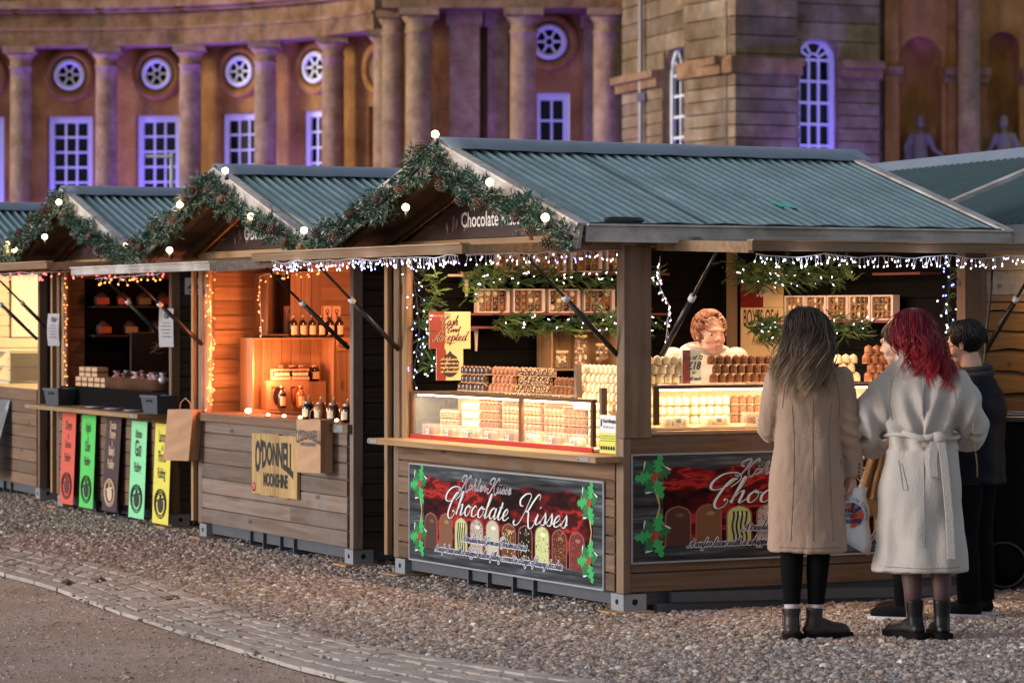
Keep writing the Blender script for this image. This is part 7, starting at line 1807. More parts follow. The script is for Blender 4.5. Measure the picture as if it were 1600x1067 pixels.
def arm_hand(mb, sh, el, wr, fdir, palm, side=1, s=1.0, curl=.5, ra=.043):
    sh, el, wr = Vector(sh), Vector(el), Vector(wr)
    mb.tube([sh, sh.lerp(el, .5), el, el.lerp(wr, .4), wr], [ra * 1.15 * s, ra * s, ra * .82 * s, ra * .78 * s, ra * .55 * s], 12)
    mb.ball(sh, ra * 1.2 * s, 12, 8); mb.ball(el, ra * .86 * s, 12, 8)
    d = Vector(fdir).normalized(); n = Vector(palm); n = (n - d * n.dot(d)).normalized(); x = d.cross(n) * side
    mb.tube([wr, wr + d * .03, wr + d * .085], [.024, .030, .034], 12, flat=1.0)
    for k, (off, L) in enumerate(((-.030, .066), (-.010, .075), (.010, .070), (.029, .056))):
        p = wr + d * .083 + x * off; a = curl * 1.3; pts = [p]; dd = d.copy(); Ls = (.42, .32, .26)
        for q in Ls:
            dd = (dd * math.cos(a) + n * math.sin(a)).normalized() if a else dd; pts.append(pts[-1] + dd * L * q); nn = n
        mb.tube(pts, [.0095, .0088, .008, .0068], 8); mb.ball(pts[-1], .0068, 8, 6)
    p = wr + d * .03 - x * .028; t1 = p + (d * .7 - x * .6 + n * .4).normalized() * .035; t2 = t1 + (d * .9 - x * .1 + n * .5).normalized() * .03
    mb.tube([p, t1, t2], [.013, .010, .008], 8); mb.ball(t2, .008, 8, 6)
def leg(mb, hip, knee, ankle, toe, s=1.0):
    hip, knee, ankle, toe = map(Vector, (hip, knee, ankle, toe))
    mb.tube([hip, hip.lerp(knee, .5), knee, knee.lerp(ankle, .3), knee.lerp(ankle, .65), ankle], [.082 * s, .068 * s, .052 * s, .052 * s, .040 * s, .033 * s], 14)
    mb.ball(hip, .085 * s, 12, 8); mb.ball(ankle, .036 * s, 10, 7); f = (toe - ankle); f.z = 0
    mb.tube([ankle + V(0, 0, -.03) - f * .25, ankle + V(0, 0, -.035) + f * .5, toe + V(0, 0, .0)], [.032, .034, .024], 10)
def torso(mb, hipz, shz, s=1.0, sw=.17):
    prof = [(hipz - .06, .13, .10), (hipz, .155, .115), (hipz + .14, .125, .095), (hipz + .28, .135, .10), (shz - .10, .155, .11), (shz - .02, .14, .09), (shz + .02, .08, .07)]
    rings(mb, [(z, 0, 0, rx * s, ry * s) for z, rx, ry in prof])
    for sx in (-1, 1): mb.ball((sx * sw, 0, shz - .055), .062, 12, 8)
def rings(mb, rs, n=40, fold=None, cap=True):
    """loft of ellipses (z, cx, cy, rx, ry[, power])"""
    vs = []
    for i, r in enumerate(rs):
        z, cx, cy, rx, ry = r[:5]
        for j in range(n):
            a = 2 * math.pi * j / n; c, s = math.cos(a), math.sin(a); p = .86
            x = cx + rx * math.copysign(abs(c) ** p, c); y = cy + ry * math.copysign(abs(s) ** p, s); q = 1 + (fold(a, z) if fold else 0)
            vs.append((cx + (x - cx) * q, cy + (y - cy) * q, z))
    fs = []; k = len(rs); fl = rs[0][0] < rs[-1][0]
    for i in range(k - 1):
        for j in range(n):
            f = (i * n + j, i * n + (j + 1) % n, (i + 1) * n + (j + 1) % n, (i + 1) * n + j); fs.append(f if fl else f[::-1])
    b = tuple(range(n)); t_ = tuple((k - 1) * n + j for j in range(n))
    fs += [b[::-1], t_] if fl else [b, t_[::-1]]
    mb.add(vs, fs, 0, .5, True)
def interp(keys, n):
    out = []
    for i in range(n + 1):
        f = i / n * (len(keys) - 1); k = min(int(f), len(keys) - 2); f -= k; f2 = f * f * (3 - 2 * f)
        out.append(tuple(a + (b - a) * (f if q == 0 else f2) for q, (a, b) in enumerate(zip(keys[k], keys[k + 1]))))
    return out
def hair_mat(name, stops, rough=.38):
    m, n, l, b = _new(name); tc = n.new('ShaderNodeTexCoord'); sp = n.new('ShaderNodeSeparateXYZ'); l.new(tc.outputs['Object'], sp.inputs[0])
    at = n.new('ShaderNodeAttribute'); at.attribute_name = 'tint'
    z = math_node(n, l, 'ADD', sp.outputs[2], math_node(n, l, 'MULTIPLY', math_node(n, l, 'SUBTRACT', at.outputs['Fac'], .5), .22))
    mr = n.new('ShaderNodeMapRange'); mr.inputs[1].default_value = 1.18; mr.inputs[2].default_value = 1.72; l.new(z, mr.inputs[0])
    rp = ramp(n, stops); l.new(mr.outputs[0], rp.inputs[0])
    vm = n.new('ShaderNodeVectorMath'); vm.operation = 'SCALE'; l.new(rp.outputs[0], vm.inputs[0]); l.new(tintval(n, l, .55, 1.6), vm.inputs['Scale'])
    l.new(vm.outputs[0], b.inputs['Base Color']); b.inputs['Roughness'].default_value = rough; b.inputs['Specular IOR Level'].default_value = .25; return m
def long_hair(parent, c, rot, mat, n, zend, seed, spread=.13, wave=.018, shift=(0, 0), name='hair', part=.02, backoff=.10, vary=.08, per=13, skew=0.0):
    """hair in locks: each lock is a bundle of strands sharing one flowing path"""
    rr_ = random.Random(seed); mb = MB(); c = Vector(c); N3 = rot
    mb.ball(c + N3 @ V(0, -.018, .036), 1.0, 24, 16, 0, .2, (.084, .102, .098), N3)
    for i in range(n):
        a = math.pi + (i + rr_.random()) / n * (math.pi + 1.0) - .5; fr_ = math.sin(a)
        th0 = rr_.uniform(.0, .45); layer = rr_.uniform(.97, 1.06); base = []
        K = 7; th1 = 1.5
        for q in range(K):
            th = th0 + (th1 - th0) * q / (K - 1); w_ = .004 * math.sin(th * 7 + i)
            base.append(c + N3 @ V(math.sin(th) * math.cos(a) * (.092 * layer + w_) + part * (1 - q / K), math.sin(th) * math.sin(a) * (.112 * layer + w_) - .018, math.cos(th) * .108 * layer + .038))
        last = base[-1]; side = math.cos(a); ze = zend + rr_.uniform(-.02, vary) + (.05 * max(0, fr_)) - skew * side; ph = rr_.uniform(0, 6.28); M = 13; amp = wave * rr_.uniform(.6, 1.4)
        fx = side * spread * rr_.uniform(.4, 1.15) + shift[0]; fy = -backoff * rr_.uniform(.75, 1.1) * min(1, max(.15, .55 - fr_)) + shift[1]
        ty = min(last.y, c.y) + 0 * side
        for q in range(1, M + 1):
            f = q / M; z = last.z + (ze - last.z) * f; e = f * f * (3 - 2 * f)
            base.append(V(last.x + (c.x + fx - last.x) * e + math.sin(f * 9 + ph) * amp * min(1, f * 2.2), last.y + fy * math.sin(min(1, f * 1.25) * 1.57) + math.cos(f * 9 + ph) * amp * .7 * min(1, f * 2), z))
        tt = rr_.gauss(.5, .17); k = len(base)
        for s_ in range(per):
            ox = V(rr_.gauss(0, 1), rr_.gauss(0, .8), 0) * .0105; dz = rr_.uniform(-.03, .04); w_ = rr_.uniform(.0014, .0031); pts = []
            for j, p in enumerate(base):
                f = j / (k - 1); b_ = .35 + 1.1 * math.sin(min(1, f * 1.15) * 2.6); pts.append(p + ox * b_ + V(0, 0, dz * f))
            mb.tube(pts, [w_ * (1 if j < k * .7 else max(.12, 1 - (j / k - .7) / .3 * .9)) for j in range(k)], 5, 0, min(1, max(0, tt + rr_.uniform(-.22, .22))), flat=.7, cap=False)
    return mb.build(name, mat, parent)
def short_hair(parent, c, rot, mat, n, seed, ln=.05, name='hair', fringe=.6, lift=.010, back=1.9, wild=.25, cap=.25):
    rr_ = random.Random(seed); mb = MB(); c = Vector(c)
    mb.ball(c + rot @ V(0, -.022, .046), 1.0, 24, 16, 0, cap, (.084, .101, .090), rot)
    for i in range(n):
        a = rr_.uniform(0, 2 * math.pi); fs = math.sin(a); tm = back if fs < .0 else (1.35 if fs < .6 else fringe + .55)
        th = rr_.uniform(.0, tm) if fs < .6 else rr_.uniform(0, fringe)
        layer = 1.03; pts = []
        sgn = 1
        for q in range(6):
            t2 = th + q / 5 * ln / .1; a2 = a + rr_.uniform(-.02, .02) + q * wild * .06 * math.sin(i)
            L_ = layer + lift * 10 * math.sin(q / 5 * math.pi * .8)
            p = V(math.sin(t2) * math.cos(a2) * .086 * L_, math.sin(t2) * math.sin(a2) * .105 * L_ - .020, math.cos(t2) * .100 * L_ + .042)
            pts.append(c + rot @ p)
        w_ = rr_.uniform(.003, .0055); mb.tube(pts, [w_, w_, w_, w_ * .8, w_ * .5, w_ * .15], 5, 0, min(1, max(0, rr_.gauss(.5, .22))), flat=.6)
    return mb.build(name, mat, parent)
def RZ(a): return Matrix.Rotation(R(a), 3, 'Z')
def RXm(a): return Matrix.Rotation(R(a), 3, 'X')
def RYm(a): return Matrix.Rotation(R(a), 3, 'Y')
def person(loc, rz, label):
    t = empty('person', loc, R(rz)); tag(t, label, 'person', 'shoppers at the large stall'); return t
def boot(parent, ank, ang, mat, sole, h=.17, ln=.27, nm='boot', elastic=None, chunky=0):
    """ankle boot: toe points along +y turned by ang"""
    t = MB(); rt = RZ(ang); P = lambda x, y, z: V(ank[0], ank[1], 0) + rt @ V(x, y, z)
    rs = []
    mb = MB()
    mb.tube([P(0, -.070, .045), P(0, -.05, .052), P(0, -.01, .058), (P(0, .04, .058)), P(0, .09, .048), P(0, .14, .043), P(0, .180, .038), P(0, .198, .034)], [.018, .036, .043, .045, .044, .041, .030, .012], 18, up=(0, 0, 1))
    mb.tube([P(0, -.022, .03), P(0, -.018, .08), P(0, -.012, .12), P(0, -.010, h)], [.038, .042, .041, .047], 18); mb.tube([P(0, -.0, .085), P(0, .05, .070), P(0, .09, .058)], [.042, .036, .030], 14)
    o = fuse(mb, nm, mat, parent, .005, 7)
    mb = MB(); out = [(-.045, -.075), (-.02, -.092), (.02, -.092), (.045, -.075), (.043, 0), (.050, .09), (.047, .16), (.028, .205), (0, .216), (-.028, .205), (-.047, .16), (-.050, .09), (-.043, 0)]
    zt = .026 + chunky; q = [P(x * 1.02, y, 0.004) for x, y in out] + [P(x * 1.04, y, zt) for x, y in out]; k = len(out)
    mb.add(q, [tuple(range(k - 1, -1, -1)), tuple(range(k, 2 * k))] + [(i, (i + 1) % k, k + (i + 1) % k, k + i) for i in range(k)], 0, .5); mb.build('sole', sole, o, bevel=.003)
    if elastic:
        mb = MB()
        for sx in (-1, 1):
            pts = [P(sx * .0455, -.032, h - .005), P(sx * .0455, .012, h - .005), P(sx * .0440, .004, .085), P(sx * .0430, -.010, .065), P(sx * .0440, -.024, .085)]
            pts2 = [p + rt @ V(sx * .003, 0, 0) for p in pts]; k = 5
            mb.add(pts + pts2, [tuple(range(5)), tuple(range(9, 4, -1))] + [(i, (i + 1) % 5, 5 + (i + 1) % 5, 5 + i) for i in range(5)])
        mb.build('elastic_panel', elastic, o)
    return o
BLACKCL = plain('black_cloth', (.004, .004, .005), .9, spec=.1); SOLE = plain('black_rubber_sole', (.007, .007, .008), .8, spec=.1); WSOLE = plain('white_foam_sole', (.50, .48, .53), .6)
def coat_fold(seedv, amp=.02, zlow=.5, ztop=1.3):
    def f(a, z):
        k = max(0, min(1, (ztop - z) / (ztop - zlow))); return amp * k * (math.sin(a * 5 + seedv + z * 1.3) * .6 + math.sin(a * 9 + seedv * 2 - z) * .4)
    return f
def wool(name, col):
    m = plain(name, col, .9, var=.05, vscale=14, bumps=.35, bscale=90, spec=.12, sheen=.3); return m
def crease(sc, amp):
    if sc == 7: return lambda co: amp * noise.noise(Vector((co.x * 7, co.y * 7, co.z * 3))) + .006 * abs(noise.noise(Vector((co.x * 20, co.y * 20, co.z * 9)))) + (.010 * max(0, 1 - abs(co.z - 1.07) / .16) * math.sin(co.z * 95 + co.x * 30) if co.x > .17 else 0)
    return lambda co: amp * (noise.noise(Vector((co.x * sc, co.y * sc, co.z * sc * .45))) )
# ---- woman in the tan coat ------------------------------------------------
loc1 = (1.525, 15.72, 0)
w1 = person(loc1, 6, 'woman with long brown hair, tan coat and brown ankle boots holding a white tote')
mb = MB(); H1 = V(0.0, .015, 1.565); r1 = RZ(8) @ RXm(-6)
head_parts(mb, H1, r1, .98); mb.tube([H1 + V(0, -.01, -.04), (0, -.01, 1.36)], [.052, .058], 14)
torso(mb, .92, 1.36, .95, .155)
for sx, an, kn in ((-1, (-.085, -.01, .09), (-.075, .02, .50)), (1, (.045, .0, .09), (.065, .015, .50))):
    leg(mb, (sx * .075, 0, .90), kn, an, (an[0] + (.02 if sx < 0 else .11), an[1] + (.12 if sx < 0 else .06), .03), .92)
arm_hand(mb, (.165, -.01, 1.33), (.215, -.02, 1.06), (.235, .03, .835), (.02, .1, -1), (-1, .1, 0), 1, .95, .75)
arm_hand(mb, (-.165, -.01, 1.33), (-.20, .05, 1.08), (-.08, .24, 1.05), (.6, .6, .1), (.4, -.5, 0), -1, .95, .4)
fuse(mb, 'body', SKIN, w1, .0055, 3)
TAN = wool('tan_wool', (.37, .25, .185))
mb = MB(); keys = [(.455, -.005, .0, .205, .150), (.60, -.005, 0, .200, .145), (.80, -.005, 0, .190, .138), (1.0, -.003, 0, .172, .125), (1.10, 0, 0, .165, .120), (1.22, 0, 0, .182, .125), (1.32, 0, -.005, .190, .118), (1.375, 0, -.01, .165, .100), (1.405, 0, -.005, .09, .08), (1.425, 0, 0, .065, .065)]
rings(mb, interp(keys, 40), 48, coat_fold(1.0, .034, .46, 1.15))
mb.ball((.165, -.008, 1.335), .066, 14, 9); mb.ball((-.165, -.008, 1.335), .066, 14, 9)
mb.tube([(.158, -.01, 1.345), (.193, -.015, 1.22), (.218, -.02, 1.06), (.232, .005, .95), (.238, .022, .842)], [.068, .064, .058, .052, .050], 18)
mb.tube([(-.158, -.01, 1.345), (-.19, 0, 1.22), (-.205, .045, 1.08), (-.15, .16, 1.06), (-.10, .22, 1.05)], [.068, .064, .060, .052, .048], 18)
coat1 = fuse(mb, 'coat', TAN, w1, .009, 4, disp=crease(7, .016))
SEAM = plain('tan_seam', (.20, .13, .09), .9); mb = MB()
def seam(pts, r=.0022): mb.tube(pts, r, 5)
from mathutils.bvhtree import BVHTree
def surf_seams(coat, mb, lines, r=.0018, off=.0006):
    """stitched lines laid on the coat's own surface"""
    me = coat.data; bv = BVHTree.FromPolygons([v.co for v in me.vertices], [tuple(p.vertices) for p in me.polygons])
    for ln in lines:
        out = []
        for a, b_ in zip(ln[:-1], ln[1:]):
            for i in range(7):
                f = i / 7; x = a[0] + (b_[0] - a[0]) * f; z = a[1] + (b_[1] - a[1]) * f; h = bv.ray_cast(Vector((x, -1, z)), Vector((0, 1, 0)))
                if h[0]: out.append(h[0] - Vector((0, off, 0)))
        if len(out) > 2: mb.tube(out, r, 5)
surf_seams(coat1, mb, [[(0, 1.36), (.002, 1.1), (0, .8), (-.004, .47)], [(.128, 1.385), (.140, 1.30), (.152, 1.20), (.150, 1.14)], [(-.128, 1.385), (-.142, 1.28), (-.15, 1.18)], [(.105, 1.22), (.085, 1.05), (.095, .80), (.11, .47)], [(-.105, 1.22), (-.09, 1.05), (-.10, .80), (-.115, .47)], [(-.19, .485), (0, .482), (.19, .485)]]); mb.box(.178, .183, -.085, -.083, .86, .93); mb.build('seam', SEAM, coat1)
mb = MB(); mb.tube([(.125, -.085, .955), (.150, -.072, .945), (.168, -.062, .925), (.168, -.064, .905)], .006, 6); mb.build('pocket_flap', TAN, coat1)
mb = MB()
for k in range(4): mb.ball((.262, -.030 + k * .003, .905 - k * .020), .0085, 10, 6)
mb.build('cuff_buttons', P_BLACK, coat1)
mb = MB()
for pts, rs in (([(-.082, .0, .60), (-.078, .015, .50), (-.083, .0, .35), (-.085, -.008, .20), (-.085, -.01, .185)], [.075, .062, .058, .044, .043]), ([(.062, .0, .60), (.065, .01, .50), (.052, .005, .35), (.045, .0, .20), (.045, 0, .185)], [.075, .062, .058, .044, .043])): mb.tube(pts, rs, 18)
mb.build('leggings', BLACKCL, w1)
for x, y in ((-.085, -.01), (.045, 0)): mb = MB(); mb.tube([(x, y, .15), (x, y, .186)], .0385, 16); mb.build('sock', plain('pink_white_sock', (.5, .42, .42), .9), w1)
BRN = plain('brown_leather', (.034, .024, .021), .42, var=.3, vscale=14, spec=.3)
boot(w1, (-.085, -.01), -12, BRN, SOLE, .165, elastic=P_BLACK, chunky=.006); boot(w1, (.045, .0), -72, BRN, SOLE, .165, elastic=P_BLACK, chunky=.006)
HM1 = hair_mat('brown_balayage_hair', [(0, (.48, .345, .235)), (.22, (.35, .24, .16)), (.45, (.17, .108, .070)), (.7, (.055, .036, .026)), (1, (.026, .017, .014))])
long_hair(w1, H1, r1, HM1, 70, 1.27, 3, spread=.150, wave=.021, shift=(-.055, 0), part=-.01, backoff=.11, vary=.09, per=20)
# tote bag
t = tag(empty('tote_bag', (loc1[0] + .225, loc1[1] + .05, 0)), 'white tote with a round flag emblem hanging from the hand of the woman in tan', 'tote bag')
mb = MB(); vs = []; k = 9; 
for i in range(k + 1):
    f = i / k; z = .47 + .31 * f
    sl = .055 * max(0, 1 - f * 3.2)
    for (x, y) in ((-.10, 0), (-.03, -.022 * math.sin(math.pi * min(1, f + .15))), (.05, -.024), (.098, 0), (.05, .024), (-.03, .022)):
        vs.append((x + .008 * math.sin(z * 40) + (.01 * math.sin(f * 6)), y + .006 * math.sin(x * 40 + z * 20), z + (sl * (-(x) / .1 + .2) if f < .4 else 0)))
fs = [(5, 4, 3, 2, 1, 0), tuple(k * 6 + j for j in range(6))]
for i in range(k):
    for j in range(6): fs.append((i * 6 + j, i * 6 + (j + 1) % 6, (i + 1) * 6 + (j + 1) % 6, (i + 1) * 6 + j))
mb.add(vs, fs, 0, .5, True); mb.build('bag_body', plain('white_canvas', (.78, .78, .82), .85, var=.05, bumps=.25, bscale=14), t)
mb = MB(); mb.tube([(.075, -.012, .775), (.05, -.012, .815), (.02, -.005, .845), (-.01, .0, .85)], .007, 6, flat=.4); mb.tube([(-.06, 0, .775), (-.03, 0, .82), (-.01, .0, .85)], .007, 6, flat=.4); mb.build('handle', plain('white_canvas', (.78, .78, .82), .85), t)
UKR = plain('print_flag_red', (.62, .08, .04), .6); UKB = plain('print_navy', (.02, .03, .12), .6)
mb = MB(); cx, cz, rr0 = .0, .640, .082; yb = -.034
def sector(a0, a1, r0, r1, m_, yy): mb.sheet([(cx + r1 * math.cos(R(a0 + (a1 - a0) * i / 6)), cz + r1 * math.sin(R(a0 + (a1 - a0) * i / 6))) for i in range(7)] + [(cx + r0 * math.cos(R(a1 - (a1 - a0) * i / 6)), cz + r0 * math.sin(R(a1 - (a1 - a0) * i / 6))) for i in range(7)], yy, m_)
for (a0, a1, m_) in ((8, 24, 0), (28, 50, 1), (54, 62, 0), (66, 88, 1), (92, 116, 0), (-50, -14, 1), (-88, -56, 0)): sector(a0, a1, .012, .066, m_, yb)
mb.box(.0, .068, yb - .002, yb - .001, .622, .650, 0); mb.build('flag_emblem', [UKR, UKB], t)
la = []
for i, ch in enumerate('Quality Cheeses'):
    a = R(118 - i * 9.5); o = add_text(t, ch, .024, UKB, 0, 0, y=yb - .001, bold=.0004)
    for v in o.data.vertices:
        X, Z = v.co.x, v.co.z; an = a - math.pi / 2; v.co.x = cx + .078 * math.cos(a) + X * math.cos(an) - Z * math.sin(an); v.co.z = cz + .078 * math.sin(a) + X * math.sin(an) + Z * math.cos(an)
    if o.data.vertices: la.append(o)
    else: bpy.data.objects.remove(o)
for (tx, z, sz) in (('GREAT', .655, .026), ('BRITISH', .628, .026), ('CHEESE', .600, .026)): la.append(add_text(t, tx, sz, P_BLACK, .030, z, y=yb - .004, align='RIGHT', bold=.0008))
join_meshes(t, la, 'lettering')
# ---- red-haired woman in the cream belted coat ---------------------------------
loc2 = (2.115, 15.72, 0)
w2 = person(loc2, -4, 'woman seen from behind with long bright red hair, belted cream coat and black boots')
mb = MB(); H2 = V(-.045, .045, 1.555); r2 = RZ(12) @ RXm(-10)
head_parts(mb, H2, r2, 1.0); mb.tube([H2 + V(.01, -.015, -.04), (0, -.01, 1.34)], [.053, .062], 14); torso(mb, .92, 1.35, 1.0, .16)
leg(mb, (-.075, 0, .90), (-.050, .02, .50), (-.045, -.01, .09), (-.10, .09, .03)); leg(mb, (.075, 0, .90), (.095, .02, .50), (.100, .0, .09), (.09, .12, .03))
arm_hand(mb, (-.18, 0, 1.31), (-.29, .03, 1.06), (-.20, .25, .99), (.5, .8, .0), (.5, -.3, 0), -1, 1, .4); arm_hand(mb, (.18, 0, 1.31), (.27, .05, 1.08), (.20, .27, 1.02), (-.5, .8, .0), (-.5, -.3, 0), 1, 1, .4)
fuse(mb, 'body', SKIN, w2, .0055, 3)
CRM = wool('cream_wool', (.50, .45, .415))
mb = MB(); keys = [(.355, -.008, 0, .245, .170), (.50, -.006, 0, .232, .165), (.75, -.004, 0, .210, .155), (.95, 0, 0, .188, .140), (1.055, 0, 0, .170, .125), (1.12, 0, -.01, .185, .14), (1.24, 0, -.015, .215, .150), (1.32, -.005, -.01, .205, .135), (1.385, -.01, -.005, .155, .115), (1.42, -.02, .0, .10, .095), (1.44, -.02, .0, .085, .085)]
rings(mb, interp(keys, 44), 52, coat_fold(2.4, .060, .36, 1.04))
# deep sleeves
mb.tube([(-.14, -.01, 1.345), (-.20, -.015, 1.26), (-.265, .0, 1.14), (-.295, .03, 1.06)], [.085, .098, .10, .088], 20); mb.tube([(-.295, .03, 1.075), (-.27, .12, 1.00), (-.22, .21, .985)], [.092, .075, .058], 18)
mb.tube([(.14, -.01, 1.345), (.19, -.01, 1.26), (.240, .01, 1.15), (.265, .05, 1.08)], [.082, .088, .085, .078], 20); mb.tube([(.265, .05, 1.09), (.25, .14, 1.03), (.21, .23, 1.02)], [.080, .068, .056], 18)
# shawl collar standing round the neck
mb.tube([(.07, -.055, 1.40), (0, -.088, 1.425), (-.075, -.085, 1.425), (-.145, -.03, 1.39), (-.155, .05, 1.33), (-.12, .11, 1.22)], [.030, .040, .045, .042, .040, .03], 14)
mb.tube([(-.11, -.02, 1.47), (-.04, -.062, 1.475), (.04, -.055, 1.455)], [.032, .038, .03], 14)
def creases2(co):
    v = .024 * noise.noise(Vector((co.x * 6, co.y * 6, co.z * 3.2))) + .008 * noise.noise(Vector((co.x * 16, co.y * 16, co.z * 7)))
    if .98 < co.z < 1.35:   # gathers running down to the belt
        k = 1 - abs(co.z - 1.12) / .25; v += .017 * max(0, k) * math.sin(co.x * 60 + co.z * 22 * (1 if co.x < 0 else -1))
    return v
coat2 = fuse(mb, 'coat', CRM, w2, .009, 3, disp=creases2)
mb = MB(); bz = 1.055
bp = []
for i in range(36):
    a = 2 * math.pi * i / 36; bp.append((.178 * math.cos(a), .135 * math.sin(a) - .003, bz - .006 + .01 * math.sin(a * 2)))
mb.tube(bp, .024, 8, closed=True, flat=.45, up=(0, 0, 1)); 
for z0, z1, x0, x1 in ((1.075, 1.035, -.11, .07), (1.045, 1.07, -.05, .10)): mb.tube([(x0, -.142, z0), ((x0 + x1) / 2, -.160, (z0 + z1) / 2 - .012), (x1, -.140, z1)], [.014, .018, .014], 8)
mb.ball((.075, -.152, 1.048), .034, 14, 9, 0, .5, (1.2, .7, .9))
mb.build('belt', CRM, coat2)
def ribbon(pts, w_, th, nm, par, mat):
    m2 = MB(); vs = []
    for i, p in enumerate(pts): vs += [(p[0] - w_ / 2, p[1], p[2]), (p[0] + w_ / 2, p[1] + .006, p[2]), (p[0] + w_ / 2, p[1] + th + .006, p[2]), (p[0] - w_ / 2, p[1] + th, p[2])]
    fs = [(0, 1, 2, 3), tuple(len(vs) - 4 + q for q in (3, 2, 1, 0))]
    for i in range(len(pts) - 1):
        for j in range(4): fs.append((i * 4 + j, i * 4 + (j + 1) % 4, i * 4 + 4 + (j + 1) % 4, i * 4 + 4 + j))
    m2.add(vs, fs, 0, .5); m2.build(nm, mat, par, bevel=.003, fixn=True)
ribbon([(.085, -.165, 1.05), (.10, -.170, .95), (.115, -.178, .80), (.128, -.186, .65), (.135, -.192, .50), (.137, -.196, .43)], .042, .006, 'belt_tail', coat2, CRM)
ribbon([(.055, -.165, 1.03), (.045, -.172, .92), (.05, -.178, .85), (.065, -.168, .84), (.062, -.160, .95), (.07, -.158, 1.03)], .045, .006, 'belt_loop', coat2, CRM)
mb = MB(); surf_seams(coat2, mb, [[(0, 1.34), (0, 1.10)], [(0, 1.0), (.005, .40)], [(-.125, .93), (-.105, .78), (-.08, .78), (-.115, .935)], [(-.16, 1.34), (-.175, 1.22), (-.155, 1.12)], [(.15, 1.34), (.165, 1.22), (.15, 1.12)], [(-.22, .385), (0, .38), (.22, .385)]], .0022); mb.build('seam', plain('cream_seam', (.30, .27, .25), .9), coat2)
mb = MB()
for pts, rs in (([(-.055, .0, .50), (-.055, .0, .38), (-.048, -.005, .25), (-.045, -.01, .15)], [.056, .058, .046, .040]), ([(.092, .0, .50), (.095, .0, .38), (.10, 0, .25), (.10, 0, .15)], [.056, .058, .046, .040])): mb.tube(pts, rs, 18)
mb.build('tights', plain('sheer_black_tights', (.085, .040, .040), .6), w2)
BLKL = plain('black_leather', (.006, .006, .007), .42, spec=.25)
boot(w2, (-.045, -.01), 40, BLKL, SOLE, .205, chunky=.014); boot(w2, (.10, 0), 8, BLKL, SOLE, .205, chunky=.014)
HM2 = hair_mat('red_dyed_hair', [(0, (.38, .022, .03)), (.4, (.30, .012, .022)), (.75, (.17, .008, .016)), (1, (.10, .006, .014))], .35)
long_hair(w2, H2, r2, HM2, 50, 1.33, 5, spread=.13, wave=.028, shift=(.085, -.01), part=.0, backoff=.125, vary=.09, per=19, skew=.05)
# chain strap bag worn at her right side
t = tag(empty('shoulder_bag', (loc2[0] + .25, loc2[1] + .02, 0)), 'small black bag on a gold chain beside the woman in the cream coat', 'shoulder bag')
mb = MB()
cp = [(-.045, -.03, 1.36), (-.03, -.09, 1.28), (-.005, -.115, 1.15), (.005, -.125, 1.02), (.022, -.11, .90), (.03, -.06, .84)]
def samp(P_, n_):
    o_ = []
    for i in range(n_): f = i / (n_ - 1) * (len(P_) - 1); k = min(int(f), len(P_) - 2); o_.append(Vector(P_[k]).lerp(Vector(P_[k + 1]), f - k))
    return o_
cs_ = samp(cp, 60)
for i in range(59):
    p, q = cs_[i], cs_[i + 1]; mid = (p + q) / 2; d = (q - p).normalized(); s_ = V(1, 0, 0) if i % 2 else V(0, 1, 0)
    mb.tube([mid + d * .0065 * math.cos(a) + s_ * .0032 * math.sin(a) for a in [i2 * math.pi / 4 for i2 in range(8)]], .0011, 4, closed=True)
mb.build('chain', plain('gold_chain', (.60, .42, .16), .3, .9), t); mb = MB(); mb.box(-.04, .06, .0, .06, .70, .80, 0, .5); mb.build('bag_body', BLACKCL, t, bevel=.01)
# ---- man with glasses in the navy jacket -----------------------------------------
loc3 = (2.56, 16.9, 0)
m1 = person(loc3, 58, 'man in glasses with short black hair and dark navy jacket, right of the group')
mb = MB(); H3 = V(0, .05, 1.495); r3 = RZ(6) @ RXm(-12)
head_parts(mb, H3, r3, 1.0); mb.tube([H3 + V(0, -.02, -.04), (0, -.02, 1.29)], [.056, .064], 14); torso(mb, .88, 1.30, 1.08, .18)
leg(mb, (-.09, 0, .86), (-.10, .02, .46), (-.10, -.02, .09), (-.11, .11, .03)); leg(mb, (.09, 0, .86), (.10, .02, .46), (.10, -.01, .09), (.11, .12, .03))
arm_hand(mb, (-.19, 0, 1.25), (-.23, .02, .98), (-.10, .22, .95), (.6, .7, 0), (.5, -.4, 0), -1, 1.05, .4); arm_hand(mb, (.19, 0, 1.25), (.24, .0, .98), (.13, .20, .94), (-.6, .7, 0), (-.5, -.4, 0), 1, 1.05, .4)
fuse(mb, 'body', SKIN, m1, .0055, 3)
NAVY = plain('navy_nylon', (.0035, .005, .011), .6, var=.2, vscale=6, bumps=.3, bscale=10, spec=.12)
mb = MB(); rings(mb, interp([(.74, 0, 0, .215, .16), (.85, 0, 0, .21, .16), (1.0, 0, 0, .205, .155), (1.15, 0, -.01, .215, .155), (1.24, 0, -.01, .21, .14), (1.30, 0, -.01, .16, .11), (1.345, 0, -.01, .095, .09)], 30), 40, lambda a, z: .012 * math.sin(z * 45 + math.sin(a * 3)))
mb.tube([(-.17, 0, 1.26), (-.225, .0, 1.12), (-.24, .02, .98)], [.085, .082, .075], 18); mb.tube([(-.24, .02, .99), (-.18, .13, .95), (-.12, .20, .95)], [.075, .065, .055], 16)
mb.tube([(.17, 0, 1.26), (.225, .0, 1.12), (.245, .0, .98)], [.085, .082, .075], 18); mb.tube([(.245, 0, .99), (.19, .11, .95), (.14, .18, .94)], [.075, .065, .055], 16)
jk = fuse(mb, 'jacket', NAVY, m1, .009, 3, disp=crease(9, .012))
